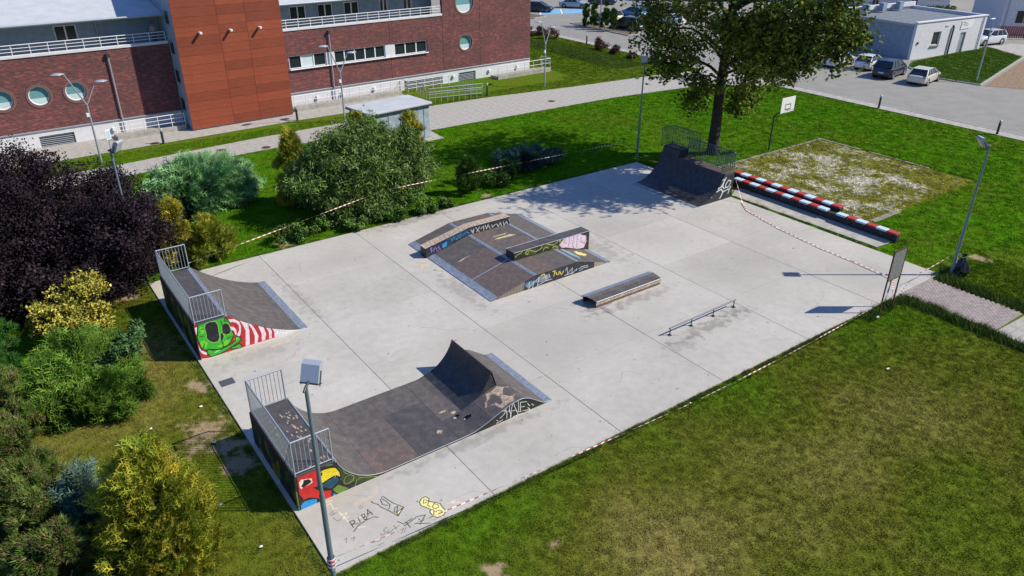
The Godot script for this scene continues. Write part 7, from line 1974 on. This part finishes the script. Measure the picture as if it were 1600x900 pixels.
# a person on the balcony, meshed as one surface from tapered capsules
func sdf_mesh(m: MB, caps: Array, cell: float, smooth: float) -> void:   # caps: [a, b, ra, rb, colour]
	var lo := Vector3.ONE * 1e9; var hi := -lo
	for c in caps:
		var r: float = maxf(c[2], c[3]) + cell * 2.5
		lo = lo.min(c[0] - Vector3.ONE * r).min(c[1] - Vector3.ONE * r); hi = hi.max(c[0] + Vector3.ONE * r).max(c[1] + Vector3.ONE * r)
	var n := Vector3i(((hi - lo) / cell).ceil()) + Vector3i.ONE
	var val := PackedFloat32Array(); val.resize(n.x * n.y * n.z); val.fill(1.0)
	var near := PackedInt32Array(); near.resize(val.size())
	var best := PackedFloat32Array(); best.resize(val.size()); best.fill(9.0)
	for ci in caps.size():
		var c: Array = caps[ci]
		var a: Vector3 = c[0]; var ab: Vector3 = c[1] - c[0]; var l2 := maxf(ab.length_squared(), 1e-9)
		var r: float = maxf(c[2], c[3]) + smooth + cell * 2.0
		var g0 := Vector3i(((a.min(c[1]) - Vector3.ONE * r - lo) / cell).floor()).clamp(Vector3i.ZERO, n - Vector3i.ONE)
		var g1 := Vector3i(((a.max(c[1]) + Vector3.ONE * r - lo) / cell).ceil()).clamp(Vector3i.ZERO, n - Vector3i.ONE)
		for z in range(g0.z, g1.z + 1):
			for y in range(g0.y, g1.y + 1):
				for x in range(g0.x, g1.x + 1):
					var p := lo + Vector3(x, y, z) * cell
					var h := clampf((p - a).dot(ab) / l2, 0.0, 1.0)
					var d: float = (p - a - ab * h).length() - lerpf(c[2], c[3], h)
					var i := (z * n.y + y) * n.x + x
					if d < best[i]: best[i] = d; near[i] = ci
					var k := clampf(0.5 + 0.5 * (val[i] - d) / smooth, 0.0, 1.0)
					val[i] = lerpf(val[i], d, k) - smooth * k * (1.0 - k)
	var vid := {}
	for z in n.z - 1:
		for y in n.y - 1:
			for x in n.x - 1:
				var i := (z * n.y + y) * n.x + x
				var cs := [i, i + 1, i + n.x, i + n.x + 1, i + n.x * n.y, i + n.x * n.y + 1, i + n.x * n.y + n.x, i + n.x * n.y + n.x + 1]
				var neg := 0
				for q in cs: neg += 1 if val[q] < 0 else 0
				if neg == 0 or neg == 8: continue
				var s := Vector3.ZERO; var cnt := 0
				for e in [[0, 1], [2, 3], [4, 5], [6, 7], [0, 2], [1, 3], [4, 6], [5, 7], [0, 4], [1, 5], [2, 6], [3, 7]]:
					var f0 := val[cs[e[0]]]; var f1 := val[cs[e[1]]]
					if (f0 < 0) == (f1 < 0): continue
					var p0 := Vector3(e[0] & 1, (e[0] >> 1) & 1, e[0] >> 2); var p1 := Vector3(e[1] & 1, (e[1] >> 1) & 1, e[1] >> 2)
					s += p0.lerp(p1, f0 / (f0 - f1)); cnt += 1
				var nm := Vector3(val[cs[1]] - val[cs[0]] + val[cs[7]] - val[cs[6]], val[cs[2]] - val[cs[0]] + val[cs[7]] - val[cs[5]], val[cs[4]] - val[cs[0]] + val[cs[7]] - val[cs[3]])
				var mb := i; 
				for q in cs:
					if best[q] < best[mb]: mb = q
				m.col = caps[near[mb]][4]
				vid[i] = m.put(lo + (Vector3(x, y, z) + s / cnt) * cell, nm, Vector2.ZERO)
	var st := [1, n.x, n.x * n.y]
	for i in vid:
		for ax in 3:
			var j: int = i + st[ax]
			if (val[i] < 0) == (val[j] < 0): continue
			var b: int = st[(ax + 1) % 3]; var c: int = st[(ax + 2) % 3]
			if not (vid.has(i - b) and vid.has(i - c) and vid.has(i - b - c)): continue
			var q := [vid[i], vid[i - b], vid[i - b - c], vid[i - c]]
			if val[i] < 0: m.ix.append_array([q[0], q[2], q[1], q[0], q[3], q[2]])
			else: m.ix.append_array([q[0], q[1], q[2], q[0], q[2], q[3]])
func make_person() -> void:
	var bld: Node3D = get_node("brick_building")
	var t := thing("person", "person in a pale patterned top and blue jeans leaning at the balcony rail", "person", bld.to_global(B(-8.45, 2.75, 5.65)), "", deg_to_rad(10))
	var skin := Color(0.42, 0.26, 0.19); var top := Color(0.42, 0.33, 0.36); var jean := Color(0.05, 0.09, 0.18); var shoe := Color(0.05, 0.05, 0.05); var hair := Color(0.035, 0.022, 0.016)
	var m := MB.new()
	var V := func(x: float, y: float, z: float) -> Vector3: return Vector3(x, y, z)   # +z towards the camera
	var caps := [[V.call(0, 0.86, 0), V.call(0, 1.0, 0.01), 0.135, 0.12, jean], [V.call(0, 1.02, 0.01), V.call(0, 1.28, 0.02), 0.12, 0.135, top], [V.call(-0.12, 1.33, 0.02), V.call(0.12, 1.33, 0.02), 0.075, 0.075, top], [V.call(0, 1.34, 0.02), V.call(0, 1.45, 0.03), 0.05, 0.045, skin]]
	for s in [-1.0, 1.0]:
		caps.append_array([[V.call(0.08 * s, 0.84, 0), V.call(0.095 * s, 0.46, 0.03), 0.088, 0.06, jean], [V.call(0.095 * s, 0.46, 0.03), V.call(0.10 * s, 0.08, 0), 0.058, 0.042, jean], [V.call(0.10 * s, 0.04, -0.02), V.call(0.11 * s, 0.035, 0.14), 0.042, 0.035, shoe],
			[V.call(0.17 * s, 1.33, 0.02), V.call(0.22 * s, 1.10, 0.06), 0.05, 0.042, top], [V.call(0.22 * s, 1.10, 0.06), V.call(0.13 * s, 1.08, 0.27), 0.038, 0.028, skin]])
	sdf_mesh(m, caps, 0.02, 0.025)
	for s in [-1.0, 1.0]:   # hands folded round the rail in front
		var w: Vector3 = V.call(0.12 * s, 1.08, 0.28)
		var hc := [[w, w + V.call(-0.01 * s, 0.0, 0.07), 0.024, 0.028, skin], [w + V.call(-0.02 * s, 0.0, 0.02), w + V.call(-0.055 * s, 0.01, 0.06), 0.011, 0.009, skin]]
		for k in 4:
			var o: Vector3 = w + V.call(-0.01 * s + (k - 1.5) * 0.016, 0.006, 0.08)
			var l: float = [0.030, 0.036, 0.034, 0.027][k]
			hc.append_array([[o, o + V.call(0, 0.0, l), 0.009, 0.0085, skin], [o + V.call(0, 0, l), o + V.call(0, -0.028, l + 0.012), 0.0085, 0.007, skin]])
		sdf_mesh(m, hc, 0.006, 0.006)
	var hd: Vector3 = V.call(0, 1.54, 0.05)
	sdf_mesh(m, [[hd + V.call(0, -0.03, 0.012), hd + V.call(0, 0.03, -0.012), 0.072, 0.085, skin], [hd + V.call(0, -0.085, 0.035), hd + V.call(0, -0.07, 0.03), 0.035, 0.04, skin], [hd + V.call(0, 0.0, 0.085), hd + V.call(0, -0.025, 0.098), 0.010, 0.013, skin], [hd + V.call(-0.02, -0.058, 0.076), hd + V.call(0.02, -0.058, 0.076), 0.008, 0.008, Color(0.32, 0.12, 0.11)],
		[hd + V.call(-0.032, 0.005, 0.074), hd + V.call(-0.026, 0.005, 0.075), 0.010, 0.010, hair], [hd + V.call(0.032, 0.005, 0.074), hd + V.call(0.026, 0.005, 0.075), 0.010, 0.010, hair], [hd + V.call(-0.085, -0.01, 0.0), hd + V.call(-0.086, 0.015, -0.005), 0.014, 0.014, skin], [hd + V.call(0.085, -0.01, 0.0), hd + V.call(0.086, 0.015, -0.005), 0.014, 0.014, skin]], 0.008, 0.012)
	part(t, "body", m.mesh(), M.paint)
	var hm := MB.new()
	sdf_mesh(hm, [[hd + V.call(0, 0.05, -0.02), hd + V.call(0, 0.02, -0.045), 0.088, 0.088, hair], [hd + V.call(0, -0.02, -0.06), hd + V.call(0, -0.16, -0.06), 0.07, 0.045, hair]], 0.012, 0.02)
	part(t, "hair", hm.mesh(), M.paint)

# ---------- grass ----------
func in_poly(p: Vector2, poly: PackedVector2Array) -> bool: return Geometry2D.is_point_in_polygon(p, poly)
func tuft(sd: int, n: int, h: float, w: float, spread: float) -> ArrayMesh:
	var q := RandomNumberGenerator.new()
	q.seed = sd
	var m := MB.new()
	for k in n:
		var g := q.randf() * TAU
		var o := Vector3(cos(g), 0, sin(g)) * spread * sqrt(q.randf())
		var d := Vector3(q.randf_range(-0.8, 0.8), 1.0, q.randf_range(-0.8, 0.8)).normalized()
		var s := Vector3(cos(g * 3.1), 0, sin(g * 3.1)) * w * 0.5
		var l := h * q.randf_range(0.5, 1.3)
		var f := q.randf_range(0.75, 1.35)
		m.col = Color(f, f, f)
		m.tri(o - s, o + s, o + d * l)
	return m.mesh()
func make_grass() -> void:
	var q := RandomNumberGenerator.new()
	q.seed = 5150
	var fine := tuft(1, 14, 0.042, 0.013, 0.10)
	var coarse := tuft(2, 14, 0.05, 0.026, 0.20)
	var long := tuft(3, 14, 0.22, 0.02, 0.13)
	var gm := mat(Color.WHITE, 0.8)
	gm.metallic_specular = 0.05
	gm.vertex_color_use_as_albedo = true; gm.cull_mode = BaseMaterial3D.CULL_DISABLED
	gm.backlight_enabled = true; gm.backlight = Color(0.10, 0.13, 0.01)
	var holder := func(called: String, label: String, mesh: Mesh, xfs: Array, cols: Array) -> void:
		var mm := MultiMesh.new()
		mm.transform_format = MultiMesh.TRANSFORM_3D; mm.use_colors = true; mm.mesh = mesh; mm.instance_count = xfs.size()
		for k in xfs.size():
			mm.set_instance_transform(k, xfs[k]); mm.set_instance_color(k, cols[k])
		var o := MultiMeshInstance3D.new()
		o.name = numbered(called); o.multimesh = mm; o.material_override = gm
		add_child(o, true)
		meta(o, label, "grass"); o.set_meta("kind", "stuff")
	var f := FastNoiseLite.new()
	f.seed = 3; f.frequency = 0.5
	var walk := PackedVector2Array([Vector2(26.5, 0), Vector2(29.3, 0), Vector2(29.4, -8), Vector2(26.5, -8)])
	var xs := []; var cs := []
	var put := func(u: float, v: float, sc: float, vary: float) -> void:
		var c := lawn_color(u, v).srgb_to_linear() * 1.18 * q.randf_range(1.0 - vary, 1.0 + vary)
		if c.r > c.g * 1.04 and c.b > c.g * 0.5 and q.randf() < 0.8: return    # bare soil and gravel
		c.r *= q.randf_range(0.9, 1.15); c.a = 1.0
		xs.push_back(Transform3D(Basis(Vector3.UP, q.randf() * TAU).scaled(Vector3(sc, sc * q.randf_range(0.7, 1.3), sc)), P(u, v, -0.058))); cs.push_back(c)
	# foreground lawn and left strip
	for k in 92000:
		var u := q.randf_range(-1.0, 34.0); var v := q.randf_range(-14.0, -0.05)
		if v < -0.9 - (u + 4.0) * 0.9: continue
		if in_poly(Vector2(u, v), walk): continue
		put.call(u, v, q.randf_range(0.5, 1.4), 0.30)
	for k in 22000: put.call(q.randf_range(-7.5, -0.05), q.randf_range(-3.0, 20.0), q.randf_range(0.8, 1.4), 0.38)
	holder.call("grass", "short dry mottled lawn grass in front of the pad", fine, xs, cs)
	xs.clear(); cs.clear()
	var pathp := PackedVector2Array([Vector2(-40, 33.6), Vector2(4.7, 36.2), Vector2(12.4, 36.5), Vector2(16.3, 36.2), Vector2(16.3, 31.6), Vector2(22.6, 31.9), Vector2(22.75, 34.2), Vector2(40.9, 34.0), Vector2(48.8, 33.1), Vector2(56.3, 29.0), Vector2(57.4, 29.0), Vector2(57.4, 37.2), Vector2(53.2, 38.2), Vector2(40.9, 39.14), Vector2(32, 40.2), Vector2(26.4, 40.4), Vector2(18.6, 39.8), Vector2(11.6, 39.5), Vector2(1.8, 38.6), Vector2(-40, 36.2)])
	for k in 115000:
		var u := q.randf_range(-8.0, 56.1); var v := q.randf_range(-12.0, 43.0)
		if u < 30.05 and v < 20.05: continue
		if v < 20.0 and u < 30.2: continue
		if u > 30.2 and u < 31.8 and v > 3.2 and v < 13.0: continue
		if u < 42.0 and v > 42.0 - (0.0 if u > 20.0 else 0.6): continue
		if in_poly(Vector2(u, v), walk) or in_poly(Vector2(u, v), pathp): continue
		put.call(u, v, q.randf_range(0.7, 1.3), 0.18)
	for k in 9000: put.call(q.randf_range(43.5, 56.0), q.randf_range(43.0, 66.0), q.randf_range(0.9, 1.6), 0.3)
	for k in 7000:   # ground cover on the bank
		var t := q.randf(); var w := q.randf()
		var c := Color(0.07, 0.14, 0.014).lerp(Color(0.12, 0.16, 0.03), q.randf()) * q.randf_range(0.8, 1.4)
		c.a = 1.0
		xs.push_back(Transform3D(Basis(Vector3.UP, q.randf() * TAU).scaled(Vector3.ONE * q.randf_range(1.0, 2.0)), P(lerpf(49.0, 53.2, w) + sin(t * 3.0) * 0.4, lerpf(42.6, 62.0, t), -0.1 + 0.5 * sin(w * PI) * minf(1.0, minf(t, 1.0 - t) * 5.0)))); cs.push_back(c)
	var plot := PackedVector2Array([Vector2(71.5, 22.4), Vector2(72, 18.4), Vector2(89.6, 22.3), Vector2(93.0, 27.5), Vector2(77.6, 27.7), Vector2(74.3, 26.3)])
	for k in 14000:
		var p := Vector2(q.randf_range(71, 93), q.randf_range(18, 28))
		if not in_poly(p, plot): continue
		var c := Color(0.075, 0.16, 0.010).lerp(Color(0.13, 0.20, 0.02), q.randf()) * q.randf_range(0.8, 1.3)
		c.a = 1.0
		xs.push_back(Transform3D(Basis(Vector3.UP, q.randf() * TAU).scaled(Vector3.ONE * q.randf_range(0.8, 1.4)), P(p.x, p.y, 0.03))); cs.push_back(c)
	holder.call("grass", "green lawn grass behind and beside the pad", coarse, xs, cs)
	xs.clear(); cs.clear()
	# long uncut grass along edges, posts and the walk
	var edge := func(a: Vector2, b: Vector2, n: int, w: float, s0: float, s1: float) -> void:
		for k in n:
			var p := a.lerp(b, q.randf()) + Vector2(q.randfn(), q.randfn()) * w
			if f.get_noise_2dv(p * 2.0) < -0.25: continue
			var c := Color(0.055, 0.11, 0.018).lerp(Color(0.13, 0.17, 0.04), q.randf()) * q.randf_range(0.7, 1.3)
			c.a = 1.0
			xs.push_back(Transform3D(Basis(Vector3.UP, q.randf() * TAU).scaled(Vector3.ONE * q.randf_range(s0, s1)), P(p.x, p.y, -0.06))); cs.push_back(c)
	edge.call(Vector2(26.4, -0.5), Vector2(26.3, -6.5), 700, 0.14, 0.8, 1.7)
	edge.call(Vector2(29.6, -0.3), Vector2(29.75, -5.0), 620, 0.16, 0.8, 1.7)
	edge.call(Vector2(23.5, -0.35), Vector2(26.3, -0.4), 260, 0.12, 0.6, 1.4)
	edge.call(Vector2(0.0, -0.1), Vector2(26.0, -0.1), 1700, 0.05, 0.25, 0.65)
	edge.call(Vector2(30.2, 3.0), Vector2(30.2, 12.2), 420, 0.07, 0.3, 0.8)
	edge.call(Vector2(-0.14, 0.0), Vector2(-0.14, 20.0), 420, 0.06, 0.3, 0.8)
	edge.call(Vector2(0.5, 20.15), Vector2(30.0, 20.15), 700, 0.07, 0.3, 0.8)
	edge.call(Vector2(30.2, 14.0), Vector2(30.3, 20.0), 260, 0.15, 0.4, 1.0)
	edge.call(Vector2(33.0, 16.3), Vector2(44.7, 16.3), 260, 0.12, 0.3, 0.8)
	edge.call(Vector2(44.8, 5.5), Vector2(44.8, 16.3), 300, 0.12, 0.3, 0.8)
	edge.call(Vector2(30.2, -0.5), Vector2(30.9, 0.1), 160, 0.25, 0.6, 1.4)
	edge.call(Vector2(32.1, 2.9), Vector2(32.1, 14.0), 360, 0.15, 0.4, 0.9)
	holder.call("long_grass", "long uncut grass fringes along the walk, pad edges and kerbs", long, xs, cs)
	# loose pale gravel on the old court
	var gx := []; var gc := []
	for k in 16000:
		var u := q.randf_range(32.8, 44.4); var v := q.randf_range(5.6, 16.1)
		var lc := lawn_color(u, v)
		if lc.b < 0.42 and q.randf() < 0.93: continue
		var g := q.randf_range(0.28, 0.62)
		gx.push_back(Transform3D(Basis(Vector3(q.randfn(), q.randfn(), q.randfn()).normalized(), q.randf() * TAU).scaled(Vector3.ONE * q.randf_range(0.5, 1.7)), P(u, v, -0.052))); gc.push_back(Color(g, g * 0.97, g * 0.9))
	var stone := MB.new()
	stone.lathe(Vector3.ZERO, [[0.001, -0.018], [0.022, -0.012], [0.03, 0.004], [0.012, 0.02], [0.001, 0.022]], 5)
	holder.call("gravel", "pale loose gravel scattered over the old court", stone.mesh(), gx, gc)
	get_node("gravel").set_meta("category", "gravel")
